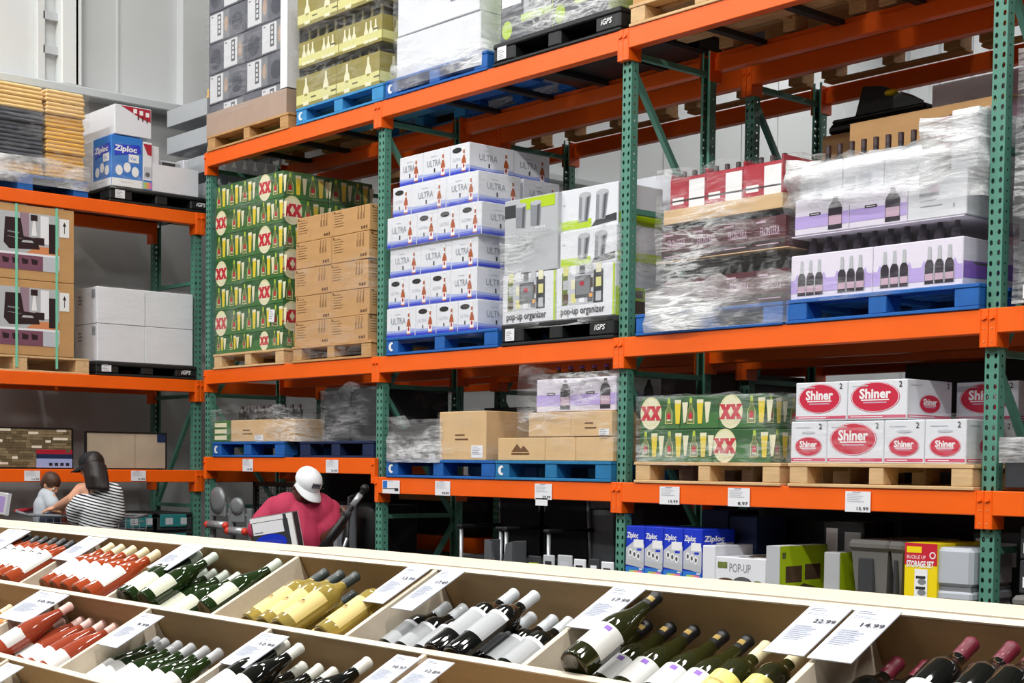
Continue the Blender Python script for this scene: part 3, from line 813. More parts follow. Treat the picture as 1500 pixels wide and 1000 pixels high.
# ------------------------------------------------------------------ loads on the aisle rack
FY = -0.03                                    # front of the stacked goods
def fx(x, y, Y=FY): return atY(x, y, Y).x
def fz(x, y, Y=FY): return atY(x, y, Y).z
LAY = ['bottom', 'second', 'third', 'fourth', 'fifth', 'sixth', 'seventh', 'eighth']
def row(name, key, base, xs, z0, z1, d, draws, labels, cat, y=FY, group=None, jit=0.0, gap=0.003):
    """Cartons side by side between the points xs, one label each."""
    for i in range(len(xs)-1):
        w = xs[i+1]-xs[i]-gap
        put(name, carton(key[i] if isinstance(key, (list, tuple)) else key, w, d, z1-z0-0.002, base, draws[i] if isinstance(draws, (list, tuple)) else draws),
            xs[i]+gap/2, y, z0+0.001, labels[i], cat, group, jit=jit)

# --- middle level, bay by the wall: green beer load
wood_pallet(-4.83, -0.05, MID, 1.11, 0.95, 'pale wooden pallet under the tall green beer load by the end wall')
zs = [MID+PH]+[fz(414, y) for y in (482, 443, 405, 366, 325.5, 288, 249)]
xl, xr = fx(315.5, 400), fx(414, 400); xm = xl+(xr-xl)*0.6; xn = xl+(xr-xl)*0.4
G1 = 'tall green beer load by the end wall'
for i in range(7):
    odd = i % 2 == 0; lab = LAY[i]
    if odd:
        row('beer_case', ['beer_pairs', 'beer_emblem'], 'beer_green', [xl, xm, xr], zs[i], zs[i+1], 0.45, [beer_pairs(3), beer_emblem('mid')],
            ['green beer case with three bottle pictures, %s layer of the tall green load' % lab, 'green beer case with one round emblem, %s layer of the tall green load' % lab], 'beer case', group=G1, jit=0.003)
    else:
        row('beer_case', ['beer_left', 'beer_corner'], 'beer_green', [xl, xn, xr], zs[i], zs[i+1], 0.45, [beer_emblem('left'), beer_emblem('corner')],
            ['green beer case with emblem at its outer end, %s layer of the tall green load' % lab, 'green beer case with emblem wrapping the corner, %s layer of the tall green load' % lab], 'beer case', group=G1, jit=0.003)
    if i >= 5: row('beer_case', 'beer_pairs', 'beer_green', [xl, (xl+xr)/2, xr], zs[i], zs[i+1], 0.45, beer_pairs(3), ['rear green beer case, %s layer of the tall green load, wall end' % lab, 'rear green beer case, %s layer of the tall green load, brown carton end' % lab], 'beer case', y=FY+0.46, group=G1)
b = MB(); f = Face(b, 'F', 0.1, 0.01, 0.09); b.box(0, 0.085, 0, 0.001, 0, 0.1, 'paper'); pr_lines(f, 0.01, 0.08, 0.06, 4, 'grey_ink', 0.018)
p = atY(398, 465, FY-0.03); tag(link('paper_tag', b.mesh('paper_tag'), None, (p.x-0.05, p.y, p.z-0.03), (0, 0.12, 0)), 'white paper tag stuck on the wrap of the tall green beer load', 'tag')
film('stretch_wrap', xl, xr, FY, FY+0.9, zs[0]-0.06, zs[7], 'clear stretch film round the tall green beer load by the end wall', 'film_soft', seed=1, sag=0.02)
# --- brown cartons
wood_pallet(-3.60, -0.05, MID, 1.07, 0.95, 'wooden pallet under the stack of plain brown cartons', 'wood2')
zs = [MID+PH]+[fz(540, y) for y in (459.8, 420.6, 378, 337, 298.2)]
xa, xb = fx(432, 420), fx(539.5, 420); xm = (xa+xb)/2
for i in range(5):
    o = (0.0, 0.01, -0.005, 0.012, 0.02)[i]
    row('brown_carton', 'brown_carton', 'card', [xa+o, xm+o, xb+o], zs[i], zs[i+1], 0.44, brownbox, ['plain brown carton at the wall end of the %s layer of the brown stack' % LAY[i], 'plain brown carton beside the green post in the %s layer of the brown stack' % LAY[i]], 'carton', group='brown cartons', jit=0.01)
    row('brown_carton', 'brown_carton', 'card2', [xm+o, xb+o], zs[i], zs[i+1], 0.44, brownbox, ['brown carton in the back row of the %s layer of the brown stack' % LAY[i]], 'carton', y=FY+0.45, group='brown cartons')
film('stretch_wrap', xa, xb+0.02, FY, FY+0.9, zs[0]-0.1, zs[0]+0.75, 'thin clear film round the lower brown cartons', 'film_soft', seed=5, sag=0.3, top=0)
# --- white beer cases
wood_pallet(-2.346, -0.05, MID, 1.25, 0.95, 'blue pallet under the tall stack of white beer cases', 'blue_pal', logo=True)
c8 = lambda x: 550+x/2.942
U = [((48, 172, 262, 355, 440), 925, 'wnnn'), ((50, 140, 230, 318, 432), 800, 'nnnw'), ((53, 185, 318, 432), 665, 'www'), ((50, 178, 265, 360, 457), 540, 'wnnn'), ((70, 150, 300, 438), 405, 'nww'), ((95, 195, 312, 395), 270, 'wnn')]
zl = [MID+PH]+[fz(c8(440), 180+y/2.942) for y in (757, 615, 480, 337, 200, 66)]
for i, (xs, yy, kinds) in enumerate(U):
    X = [fx(c8(q), 180+(yy-70)/2.942) for q in xs]
    for j in range(len(X)-1):
        put('beer_case', carton('white_beer_case', X[j+1]-X[j]-0.004, 0.40 if i < 5 else 0.42, zl[i+1]-zl[i]-0.003, 'white_box', ultra('')), X[j]+0.002, FY+0.01*((i*7+j*3) % 3), zl[i]+0.001,
            'white and blue beer case, %s layer, %s from the post by the brown cartons' % (LAY[i], ORD[j]), 'beer case', 'white beer cases', jit=0.005)
    if i >= 4:
        put('beer_case', carton('white_beer_case', 0.30, 0.36, zl[i+1]-zl[i]-0.003, 'white_box', ultra('')), X[-1]-0.31, FY+0.44, zl[i]+0.001, 'white and blue beer case behind the front row, %s layer of the white stack' % LAY[i], 'beer case', 'white beer cases')
film('stretch_wrap', X[0]-0.04, fx(c8(450), 400), FY, FY+0.86, zl[0]-0.05, zl[5], 'clear stretch film round the white beer cases', 'film_soft', seed=9, sag=0.05, top=0)
# --- organizers and tumblers
plastic_pallet(-1.06, -0.05, MID, 1.055, 0.95, 'black plastic pallet under the organizer boxes')
zo = MID+0.145
xa, xb, xc = fx(736, 440), fx(814.5, 440), -0.006; zt = fz(814, 394); zt2 = fz(862, 385)
row('organizer_box', 'organizer_box', 'white_box', [xa, xb, xc], zo, zt, 0.45, organizer, ['white organizer box with produce photo next to the white beer cases', 'white organizer box with produce photo next to the green post'], 'box')
za = fz(905, 389); zb = fz(905, 326); zc = fz(905, 262)
x1 = fx(819, 350)
put('tumbler_box', carton('tumbler_box', xc-x1-0.005, 0.42, zb-zt-0.004, 'white_box', tumblerbox), x1, FY+0.01, zt+0.001, 'white and lime tumbler box standing on the organizer box by the green post', 'box', jit=0.01)
put('tumbler_box', carton('tumbler_box', xc-x1-0.005, 0.42, zc-zb-0.004, 'white_box', tumblerbox), x1-0.02, FY+0.03, zb+0.001, 'topmost white and lime tumbler box by the green post', 'box', jit=0.02)
def tallbox(mb, w, d, h):
    f = Face(mb, 'F', w, d, h); f.rect(w*0.30, h*0.84, w*0.95, h*0.985, 'lime'); f.rect(0.004, h*0.76, w*0.28, h*0.93, 'charcoal')
    for cx in (0.32, 0.60):
        x = w*cx; f.poly([(x-0.05, h*0.62), (x+0.04, h*0.60), (x+0.05, h*0.90), (x-0.055, h*0.92)], 'tumbler'); f.poly([(x+0.01, h*0.61), (x+0.03, h*0.605), (x+0.04, h*0.89), (x+0.015, h*0.9)], 'dk_grey'); f.ell(x, h*0.91, 0.053, 0.016, 'lt_grey')
    for i in range(5): f.rect(w*0.6+0.02*i, h*0.565, w*0.6+0.02*i+0.008, h*0.60, 'paper')
x0 = fx(739, 350)
put('tumbler_box', carton('tall_tumbler_box', xb-x0+0.01, 0.42, fz(770, 290)-zt, 'lt_grey', tallbox), x0, FY, zt+0.001, 'tall pale grey tumbler box with lime corner beside the white beer cases', 'box', rz=-0.01)
film('stretch_wrap', xa, xc, FY, FY+0.5, zo-0.04, zb+0.1, 'stretch film over the organizer and tumbler boxes', 'film', seed=14, sag=0.25, top=0.2)
# boxes at the far side of this bay, seen past the green post
for k, (zz, hh, m, dr) in enumerate(((zo, zt-zo, 'lime', None), (zt, 0.30, 'white_box', whitebox), (zt+0.302, 0.32, 'white_box', whitebox))):
    put('organizer_box', carton('back_box%d' % k, 0.40, 0.40, hh-0.003, 'white_box', organizer if k == 0 else None), xc-0.42, FY+0.53, zz+0.001, ['lime-sided organizer box behind the front ones, seen past the green post', 'plain white box on the lime-sided organizer box', 'upper plain white box behind the tumbler boxes'][k], 'box')
# --- maroon wine load
wood_pallet(0.183, -0.05, MID, 1.12, 0.95, 'blue pallet under the wrapped maroon wine cases', 'blue_pal')
c3 = lambda x: 900+x/2.703
d3 = lambda y: 150+y/2.703
xl, xr = fx(972, 420), fx(1154, 420)
z0 = MID+PH; z1 = fz(1150, 392); z2 = fz(1150, 361); z3 = fz(1150, 314); z4 = fz(1150, 303); z5 = fz(1150, 281); z6 = fz(1150, 231)
X4 = [xl+(xr-xl)*t for t in (0, .25, .5, .75, 1)]
def open_tray(name, x, y, z, w, d, h, base, draw, label, cat, back=0.0, key='', rz=0.0):
    """Open-topped carton: floor and four walls with thickness."""
    mb = MB(); t = 0.006
    mb.box(0, w, 0, d, 0, t, base); mb.box(0, w, 0, t, t, h, base, 0.001); mb.box(0, w, d-t, d, t, h+back, base, 0.001); mb.box(0, t, t, d-t, t, h+back*0.5, base); mb.box(w-t, w, t, d-t, t, h+back*0.5, base)
    if draw: draw(mb, w, d, h)
    o = link(name, mb.mesh(name), None, (x, y, z), (0, 0, rz)); return tag(o, label, cat)
def bottle_std(m='black', cap=None, h=0.30, r=0.037):
    mb = MB(); mb.lathe([(0.001, 0), (r, 0.002), (r, h*0.6), (r*0.75, h*0.68), (0.015, h*0.76), (0.014, h*0.985), (0.001, h)], m, 12)
    if cap: mb.lathe([(0.0152, h*0.8), (0.0155, h*0.99), (0.001, h+0.001)], cap, 12)
    return mb.mesh('wine_bottle')
BST = bottle_std('black', 'maroon_d'); BST2 = bottle_std('wine_dark', 'purple'); BST3 = bottle_std('olive_dark', 'olive_dark', 0.30)
def upright_bottles(x0, x1, y, z, n, label, group, me=BST):
    for i in range(n): tag(link('wine_bottle', me, None, (x0+(x1-x0)*(i+0.5)/n, y, z)), label, 'bottle', group)
for i in range(4):
    open_tray('wine_case', X4[i]+0.002, FY, z0+0.001, X4[1]-X4[0]-0.004, 0.8, z1-z0, 'maroon', winecase, 'maroon wine case in the bottom layer of the wrapped load, %s from the organizer boxes' % ORD[i], 'wine case')
upright_bottles(xl+0.01, xr-0.01, FY+0.06, z0+0.01, 11, 'dark wine bottle standing in the bottom maroon cases', 'bottles in the bottom maroon cases')
for i in range(4):
    open_tray('wine_case', X4[i]-0.015, FY-0.005, z2+0.001, X4[1]-X4[0]-0.004, 0.8, z3-z2, 'maroon', winecase, 'maroon wine case in the middle layer of the wrapped load, %s from the organizer boxes' % ORD[i], 'wine case')
upright_bottles(xl, xr-0.03, FY+0.06, z2+0.01, 11, 'dark wine bottle standing in the middle maroon cases', 'bottles in the middle maroon cases')
sh = MB(); sh.box(0, xr-xl+0.06, 0, 0.84, 0, 0.006, 'card_pale', 0.001); tag(link('cardboard_sheet', sh.mesh('cardboard_sheet'), None, (xl-0.05, FY-0.02, z2-0.008)), 'cardboard sheet under the middle maroon wine cases', 'cardboard')
open_tray('cardboard_tray', xl+0.0, FY-0.01, z4, xr-xl-0.04, 0.82, z5-z4, 'card_pale', None, 'pale cardboard tray under the red and white wine cases', 'tray')
Xr = [xl+0.03+(xr-xl-0.08)*t for t in (0, .33, .66, 1)]
for i in range(3):
    open_tray('wine_case', Xr[i]+0.002, FY+0.012, z4+0.008, Xr[1]-Xr[0]-0.004, 0.76, z6-z4-0.01, 'crimson', tray_red, 'red and white wine case topping the maroon load, %s from the organizers' % ORD[i], 'wine case', back=0.06)
upright_bottles(Xr[0]+0.01, Xr[3]-0.01, FY+0.08, z4+0.02, 10, 'dark wine bottle standing in the red and white cases', 'bottles in the red and white cases')
film('stretch_wrap', xl-0.02, xr-0.01, FY-0.01, FY+0.8, z0-0.12, z6+0.06, 'crumpled clear film round the maroon wine cases', 'film', seed=23, sag=0.08, wob=0.03, nz=18)
film('stretch_wrap', xl-0.1, xr-0.01, FY-0.02, FY+0.82, z0-0.12, z0+0.20, 'thick silvery band of film round the foot of the maroon wine load', 'film_heavy', seed=31, sag=0.12, wob=0.03, top=0, nz=6)
# --- lavender sparkling wine load
wood_pallet(1.323, -0.05, MID, 1.185, 0.95, 'blue pallet under the lavender sparkling wine cartons', 'blue_pal')
z0 = MID+PH; xl, xr = fx(1158, 420), fx(1411, 390)
z1 = fz(1410, 345); xm = (xl+xr)/2
row('wine_carton', 'sparkling_carton', 'violet_white', [xl, xm, xr], z0, z1, 0.8, sparkling(2), ['lavender carton with six bottle pictures, bottom layer, next to the maroon load', 'lavender carton with six bottle pictures, bottom layer, next to the green post'], 'wine carton')
upright_bottles(xl+0.03, xr-0.05, FY+0.10, z1+0.002, 10, 'dark bottle standing on the bottom lavender cartons', 'bottles on the bottom lavender cartons', bottle_std('wine_dark', None, z1*0+0.10, 0.033))
zz2 = z1+0.105
sh = MB(); sh.box(0, xr-xl, 0, 0.8, 0, 0.006, 'violet_white', 0.001); tag(link('cardboard_sheet', sh.mesh('cardboard_sheet'), None, (xl, FY, zz2-0.006)), 'white cardboard sheet between the lavender carton layers', 'cardboard')
x2l, x2m, x2r = fx(1164, 330), fx(1329, 300), fx(1417, 300)
z3 = fz(1329, 268)
row('wine_carton', 'sparkling_single', 'violet_white', [x2l, (x2l+x2m)/2, x2m], zz2+0.002, z3, 0.75, sparkling_one, ['lavender carton with one large bottle picture, upper layer, next to the maroon load', 'lavender carton with one large bottle picture, upper layer, next to the white carton'], 'wine carton', jit=0.01)
zw = fz(1417, 245)
put('wine_carton', carton('champagne_carton', x2r-x2m-0.006, 0.6, zw-zz2-0.004, 'white_box', champbox), x2m+0.003, FY, zz2+0.002, 'white wine carton with small grey print near the green post', 'wine carton')
z5 = fz(1250, 228); z5b = fz(1420, 200)
XS = [x2l+0.02, x2l+0.30, x2l+0.56, x2m+0.14]
for i in range(3):
    open_tray('wine_case', XS[i], FY+0.02, z3+0.004, XS[i+1]-XS[i]-0.006, 0.7, z5-z3-0.004, 'white_box', lambda mb, w, d, h: (Face(mb, 'F', w, d, h).rect(0.01, 0.01, w*0.3, h*0.45, 'pale_ink'), Face(mb, 'F', w, d, h).rect(w*0.4, 0.01, w*0.7, h*0.45, 'pale_ink')), 'open white wine case over the lavender cartons, %s from the maroon load' % ORD[i], 'wine case')
upright_bottles(XS[0]+0.04, XS[3]-0.1, FY+0.16, z3+0.01, 9, 'dark wine bottle standing in the open white cases', 'bottles in the open white cases')
# tall cardboard flap standing behind the open cases
cf = MB(); zt_ = atY(1300, 172, 0.42).z-z3-0.02; cf.box(0, 0.93, 0, 0.006, 0, zt_, 'card', 0.001); cf.add([(0, 0, zt_-0.002), (0.93, 0, zt_-0.002), (0.93, 0.30, zt_+0.05), (0, 0.30, zt_+0.05), (0, 0, zt_+0.004), (0.93, 0, zt_+0.004), (0.93, 0.30, zt_+0.056), (0, 0.30, zt_+0.056)], [(3, 2, 1, 0), (4, 5, 6, 7), (0, 1, 5, 4), (1, 2, 6, 5), (2, 3, 7, 6), (3, 0, 4, 7)], 'card')
tag(link('cardboard_flap', cf.mesh('cardboard_flap'), None, (x2l+0.03, 0.42, z3+0.02), (0.0, 0, 0)), 'large brown cardboard flap standing open over the lavender load', 'cardboard')
xrd = fx(1356, 215)
open_tray('wine_case', xrd, FY+0.06, z5-0.04, 0.20, 0.3, 0.17, 'crimson', lambda mb, w, d, h: Face(mb, 'F', w, d, h).rect(w*0.45, h*0.5, w, h*0.62, 'white'), 'small red open wine case on top of the lavender load', 'wine case')
upright_bottles(xrd+0.0, xrd+0.20, FY+0.18, atY(1372, 172, 0.15).z-0.30, 3, 'dark wine bottle standing in the small red case', 'bottles in the small red case')
xw = fx(1390, 220)
put('wine_carton', carton('white_top_carton', x2r+0.04-xw, 0.5, 0.30, 'white_box', lambda mb, w, d, h: Face(mb, 'R', w, d, h).ell(d*0.2, h*0.5, 0.03, 0.03, 'grey_ink')), xw, FY+0.02, zw+0.002, 'plain white carton at the top of the lavender load by the green post', 'wine carton')
film('stretch_wrap', xl+0.01, xr+0.02, FY-0.005, FY+0.8, z0-0.02, z3, 'clear film round the lower lavender cartons', 'film_soft', seed=41, sag=0.03, wob=0.012, top=0)
film('stretch_wrap', x2l-0.01, x2r+0.03, FY-0.02, FY+0.75, zz2+0.12, z5+0.02, 'cloudy white film bunched round the upper lavender load', 'film_cloud', seed=47, sag=0.10, wob=0.045, top=0, nz=14)
film('stretch_wrap', xw-0.12, x2r+0.05, FY-0.01, FY+0.55, zw-0.15, zw+0.30, 'cloudy film hood over the top white carton by the green post', 'film_cloud', seed=51, sag=0.06, wob=0.05, top=0.3, nz=8)
# --- next bay
for i in range(4):
    def darkbox(mb, w, d, h):
        f = Face(mb, 'F', w, d, h); f.rect(0.03, h*0.08, 0.16, h*0.3, 'paper'); f.rect(0.05, h*0.6, 0.3, h*0.8, 'charcoal'); f.rect(0.22, h*0.1, 0.4, h*0.14, 'lt_grey')
    put('carton', carton('dark_carton', 0.55, 0.7, 0.30, 'charcoal', darkbox), 2.70, FY, MID+0.012+0.305*i, 'dark grey wrapped carton past the green post, %s up' % LAY[i], 'carton')
plastic_pallet(2.66, -0.05, MID-0.001+0.0, 1.1, 0.9, 'black plastic pallet past the green post on the middle level', h=0.012, word=False) if False else None
film('stretch_wrap', 2.70, 3.25, FY, FY+0.7, MID+0.01, MID+1.24, 'glossy film round the dark grey cartons past the green post', 'film', seed=61, sag=0.04, wob=0.03)

# ------------------------------------------------------------------ bottom level
# wine cartons on the high shelf of the bay by the wall
wood_pallet(-4.84, -0.05, LOW1, 1.13, 0.95, 'dark blue pallet under the low tan wine cartons by the wall', 'blue_pal', logo=True)
z0 = LOW1+PH; za = fz(389, 614)
xs = [fx(q, 640) for q in (338, 389, 432)]
row('wine_carton', 'tan_carton', 'card_pale', xs, z0, za, 0.42, [tanbox2, None], ['tan wine carton with white label on the dark blue pallet by the wall', 'tan wine carton under film on the dark blue pallet by the wall'], 'wine carton')
row('wine_carton', 'tan_carton_b', 'card', [xs[1]-0.05, xs[2]], z0, za, 0.42, None, ['tan wine carton at the back of the dark blue pallet by the wall'], 'wine carton', y=FY+0.44)
put('beer_case', carton('green_white_case', xs[0]-fx(313, 640)-0.01, 0.4, (za-z0)*0.98, 'beer_green', lambda mb, w, d, h: [Face(mb, 'F', w, d, h).rect(0.02, h*(0.1+0.3*i), w*0.8, h*(0.3+0.3*i), 'cream') for i in range(3)]), fx(313, 640), FY, z0+0.001, 'small green and white case at the wall end of the dark blue pallet', 'beer case')
upright_bottles(xs[0], xs[2], FY+0.08, za+0.001, 9, 'short dark bottle standing on the tan cartons by the wall', 'bottles on the tan cartons', bottle_std('black', 'maroon_d', 0.12, 0.03))
film('stretch_wrap', fx(313, 640), xs[2], FY, FY+0.85, z0, za+0.12, 'loose film over the tan wine cartons by the wall', 'film', seed=71, sag=0.1, wob=0.02, top=0.2)
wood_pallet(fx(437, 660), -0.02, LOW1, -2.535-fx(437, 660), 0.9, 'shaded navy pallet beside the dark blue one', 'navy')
x0 = -3.235
for i in range(2):
    put('carton', carton('black_carton', 0.34, 0.7, 0.42, 'black_matt', None), x0+0.30*0+0.36*i, FY+0.05, LOW1+PH+0.001, ['black wrapped carton on the navy pallet', 'black wrapped carton beside the green post on the navy pallet'][i], 'carton')
film('stretch_wrap', x0, x0+0.70, FY+0.05, FY+0.75, LOW1+PH, LOW1+PH+0.44, 'dull film over the black cartons on the navy pallet', 'film_dark', seed=75, sag=0.08, wob=0.025, top=0.6)
# second bay: black and tan wine cartons
wood_pallet(-2.335, -0.05, LOW, 1.225, 0.95, 'bright blue pallet under the black cartons and one tan carton', 'blue_pal', logo=True)
z0 = LOW+PH; c2 = lambda x: 550+x/2.779
xs = [fx(q, 650) for q in (577, 600, 622, 643)]
def blackwine(mb, w, d, h):
    f = Face(mb, 'F', w, d, h); f.rect(w*0.3, h*0.04, w*0.75, h*0.2, 'paper'); f.rect(w*0.1, h*0.4, w*0.2, h*0.9, 'maroon_d'); f.rect(w*0.2, h*0.24, w*0.6, h*0.27, 'lt_grey')
row('wine_carton', 'black_wine_carton', 'black', xs, z0, fz(600, 628), 0.7, blackwine, ['black wine carton with white sticker, %s from the green post' % ORD[i] for i in range(3)], 'wine carton', group=None)
row('wine_carton', 'tan_wine_carton', 'card_pale', [xs[3], fx(712, 650)], z0, fz(680, 602), 0.55, tanbox2, ['tall tan wine carton with white label on the bright blue pallet'], 'wine carton')
put('wine_carton', carton('brown_back_carton', 0.5, 0.3, 0.40, 'maroon_d', None), xs[1], FY+0.62+0.1, z0+0.001, 'dark brown carton at the back of the bright blue pallet', 'carton')
film('stretch_wrap', xs[0]-0.02, xs[3], FY-0.01, FY+0.7, z0-0.02, z0+0.33, 'bunched clear film round the black wine cartons', 'film_heavy', seed=81, sag=0.12, wob=0.04, top=0.3)
film('stretch_wrap', xs[3]+0.01, fx(712, 650), FY, FY+0.56, z0+0.05, fz(680, 602)+0.01, 'clear film over the tall tan wine carton', 'film_soft', seed=83, sag=0.05, wob=0.012, top=0.5)
# tan cartons and lavender carton
wood_pallet(-1.105, -0.05, LOW, 1.098, 0.95, 'blue pallet with white mark under the tan cartons', 'blue_pal3', logo=True)
xs = [fx(q, 660) for q in (729, 798, 843)]+[-0.006]; za = fz(843, 640)
row('wine_carton', ['tan_logo', 'tan_plain', 'tan_plain'], 'card_pale', xs, z0, za, 0.5, [tanbox, None, None], ['tan wine carton with brown mountain print', 'plain tan wine carton in the middle of the lower tan row', 'plain tan wine carton of the lower row beside the green post'], 'wine carton')
xs2 = [fx(q, 620) for q in (774, 836)]+[-0.012]; zb = fz(860, 602)
row('wine_carton', 'tan_upper', 'card_pale', xs2, za+0.003, zb, 0.5, [None, tanbox2], ['upper tan wine carton over the mountain print one', 'upper tan wine carton beside the green post, under the lavender carton'], 'wine carton', jit=0.02)
x0 = fx(783, 580); zc = fz(840, 553)
put('wine_carton', carton('sparkling_pair', -0.008-x0, 0.42, zc-zb-0.003, 'violet_white', sparkling_one), x0, FY+0.02, zb+0.002, 'single lavender sparkling wine carton on the tan cartons', 'wine carton')
upright_bottles(x0+0.05, x0+0.60, FY+0.12, zc+0.001, 5, 'purple-capped bottle standing on the single lavender carton', 'bottles on the single lavender carton', bottle_std('card_ink', 'purple', 0.085, 0.022))
film('stretch_wrap', xs[0]+0.25, xs[3], FY-0.01, FY+0.52, z0+0.06, zc+0.07, 'film drawn over the lavender carton and the tan cartons', 'film', seed=91, sag=0.22, wob=0.03, top=0.3, nz=14)
# --- third bay: green beer and red-oval beer
wood_pallet(0.191, -0.05, LOW, 1.12, 0.95, 'wooden pallet under the short green beer stack')
z0 = LOW+PH; xa, xm, xb = fx(936, 650), fx(1044, 650), fx(1128, 650); za = fz(1128, 627)
G2 = 'short green beer stack'
row('beer_case', ['beer_pairs', 'beer_emblem'], 'beer_green', [xa, xm, xb], z0, za, 0.42, [beer_pairs(3), beer_emblem('left')], ['green beer case with three bottle pictures, lower layer of the short green stack', 'green beer case with round emblem, lower layer of the short green stack'], 'beer case', group=G2)
zb = fz(1118, 576); xs = [fx(q, 600) for q in (938, 996, 1053, 1119)]
row('beer_case', ['beer_emblem', 'beer_one', 'beer_emblem'], 'beer_green', xs, za+0.002, zb, 0.42, [beer_emblem('left'), beer_pairs(1), beer_emblem('left')], ['green beer case with emblem by the green post, upper layer of the short stack', 'narrow green beer case between the two emblems, upper layer of the short stack', 'green beer case with emblem, far end of the short stack, upper layer'], 'beer case', group=G2, jit=0.01)
row('beer_case', 'beer_pairs', 'beer_green', [xm, xb+0.02], z0, za, 0.4, beer_pairs(3), ['green beer case at the back of the lower layer of the short stack'], 'beer case', y=FY+0.44, group=G2)
row('beer_case', 'beer_pairs', 'beer_green', [xm-0.1, xb-0.05], za+0.002, zb, 0.4, beer_pairs(3), ['green beer case at the back of the upper layer of the short stack'], 'beer case', y=FY+0.44, group=G2)
film('stretch_wrap', xa, xb, FY, FY+0.84, z0-0.02, zb+0.01, 'shiny clear film round the short green beer stack', 'film', seed=101, sag=0.02, wob=0.012, top=0.7, nz=12)
wood_pallet(1.360, -0.05, LOW, 1.145, 0.95, 'wooden pallet under the white beer cases with red ovals')
c6 = lambda x: 1140+x/3.572
xs = [fx(c6(q), 650) for q in (65, 253, 552, 765, 985)]; za = fz(1416, 613)
WS = 'white beer cases with red ovals'
row('beer_case', ['oval_small', 'oval_big', 'oval_small', 'oval_small'], 'white_box', xs, z0, za, 0.44, [shiner(True), shiner(False), shiner(True), shiner(True)], ['white beer case with small red oval nearest the green beer stack', 'white beer case with large red oval in the lower row', 'white beer case with small red oval in the middle of the lower row', 'white beer case with small red oval beside the green post'], 'beer case', group=WS)
xs2 = [fx(c6(q), 590) for q in (90, 361, 676)]; zb = fz(1329, 554)
row('beer_case', 'oval_big', 'white_box', xs2, za+0.002, zb, 0.42, shiner(False), ['white beer case with large red oval, upper row, nearest the green beer stack', 'white beer case with large red oval at the end of the upper row'], 'beer case', group=WS)
put('beer_case', carton('oval_back', 0.36, 0.34, zb-za-0.004, 'white_box', shiner(False)), xs2[2]+0.0, FY+0.46, za+0.002, 'shaded white beer case behind the upper row', 'beer case', WS)
put('beer_case', carton('oval_back', 0.40, 0.34, za-z0-0.004, 'white_box', shiner(False)), xs[4]-0.41, FY+0.46, z0+0.002, 'shaded white beer case behind the lower row', 'beer case', WS)
film('stretch_wrap', xs[0], xs[4], FY, FY+0.82, z0-0.01, za+0.04, 'thin clear film round the white beer cases with red ovals', 'film_soft', seed=111, sag=0.02, wob=0.01, top=0)
# past the green post
tb = MB(); tb.box(0, 0.7, 0, 0.6, 0, 0.16, 'charcoal', 0.02); tb.box(0.02, 0.68, 0.02, 0.58, 0.16, 0.26, 'black_matt', 0.05)
tag(link('tote', tb.mesh('tote'), None, (2.65, FY, LOW+0.001)), 'dark grey tote past the green post on the bottom level', 'tote')
film('stretch_wrap', 2.65, 3.35, FY, FY+0.6, LOW+0.14, LOW+0.28, 'grey film over the dark tote past the green post', 'film_heavy', seed=115, sag=0.05, wob=0.02, top=0.9)

# ------------------------------------------------------------------ top level
wood_pallet(-4.95, -0.05, TOP, 1.28, 0.95, 'wooden pallet under the slate printed cartons on the top level', 'wood2')
z0 = TOP+PH; xl, xr = fx(304, 185), fx(419, 155)
open_tray('cardboard_tray', xl, FY-0.01, z0, xr-xl+0.02, 0.9, 0.20, 'taupe', None, 'taupe cardboard tray round the foot of the slate cartons', 'tray')
xm = (xl+xr)/2; h = 0.262
for i in range(5):
    for j in range(2):
        put('carton', carton('slate_carton%d' % ((i+1) % 2), (xr-xl)/2-0.02, 0.8, h-0.004, 'slate', slatebox((i+1) % 2)), xl+0.012+j*((xr-xl)/2-0.012), FY+0.005, z0+0.008+h*i, 'slate grey carton with white panel, %s row of its stack, %s' % (LAY[i], ['wall end', 'beside the olive trays'][j]), 'carton', 'slate cartons')
cp = MB(); cp.box(0, 0.012, -0.06, 0.06, 0, 1.25, 'white'); cp.box(-0.07, 0.012, -0.066, -0.06, 0, 1.25, 'white'); 
b = MB(); b.box(0, 0.10, 0, 0.008, 0, 1.35, 'white'); b.box(0.092, 0.10, 0.008, 0.12, 0, 1.35, 'white')
tag(link('corner_guard', b.mesh('corner_guard'), None, (xr-0.10+0.022, FY-0.02+0.014, z0+0.21)), 'white cardboard corner guard on the slate carton stack', 'corner guard')
open_tray('cardboard_tray', xl, FY, z0+0.012+h*5, xr-xl-0.01, 0.85, 0.3, 'taupe', None, 'taupe cardboard tray on top of the slate cartons', 'tray')
film('stretch_wrap', xl, xr, FY-0.005, FY+0.85, z0+0.15, z0+h*5, 'milky film round the slate cartons on the top level', 'film_white' if False else 'film_soft', seed=121, wob=0.008, top=0)
wood_pallet(-3.56, -0.05, TOP, 1.15, 0.95, 'light blue pallet under the olive bottle trays on the top level', 'blue_pal2', logo=True)
xl, xr = fx(434, 130), fx(556, 100); zt = fz(556, 74)
xs = [xl, (xl+xr)/2, xr]
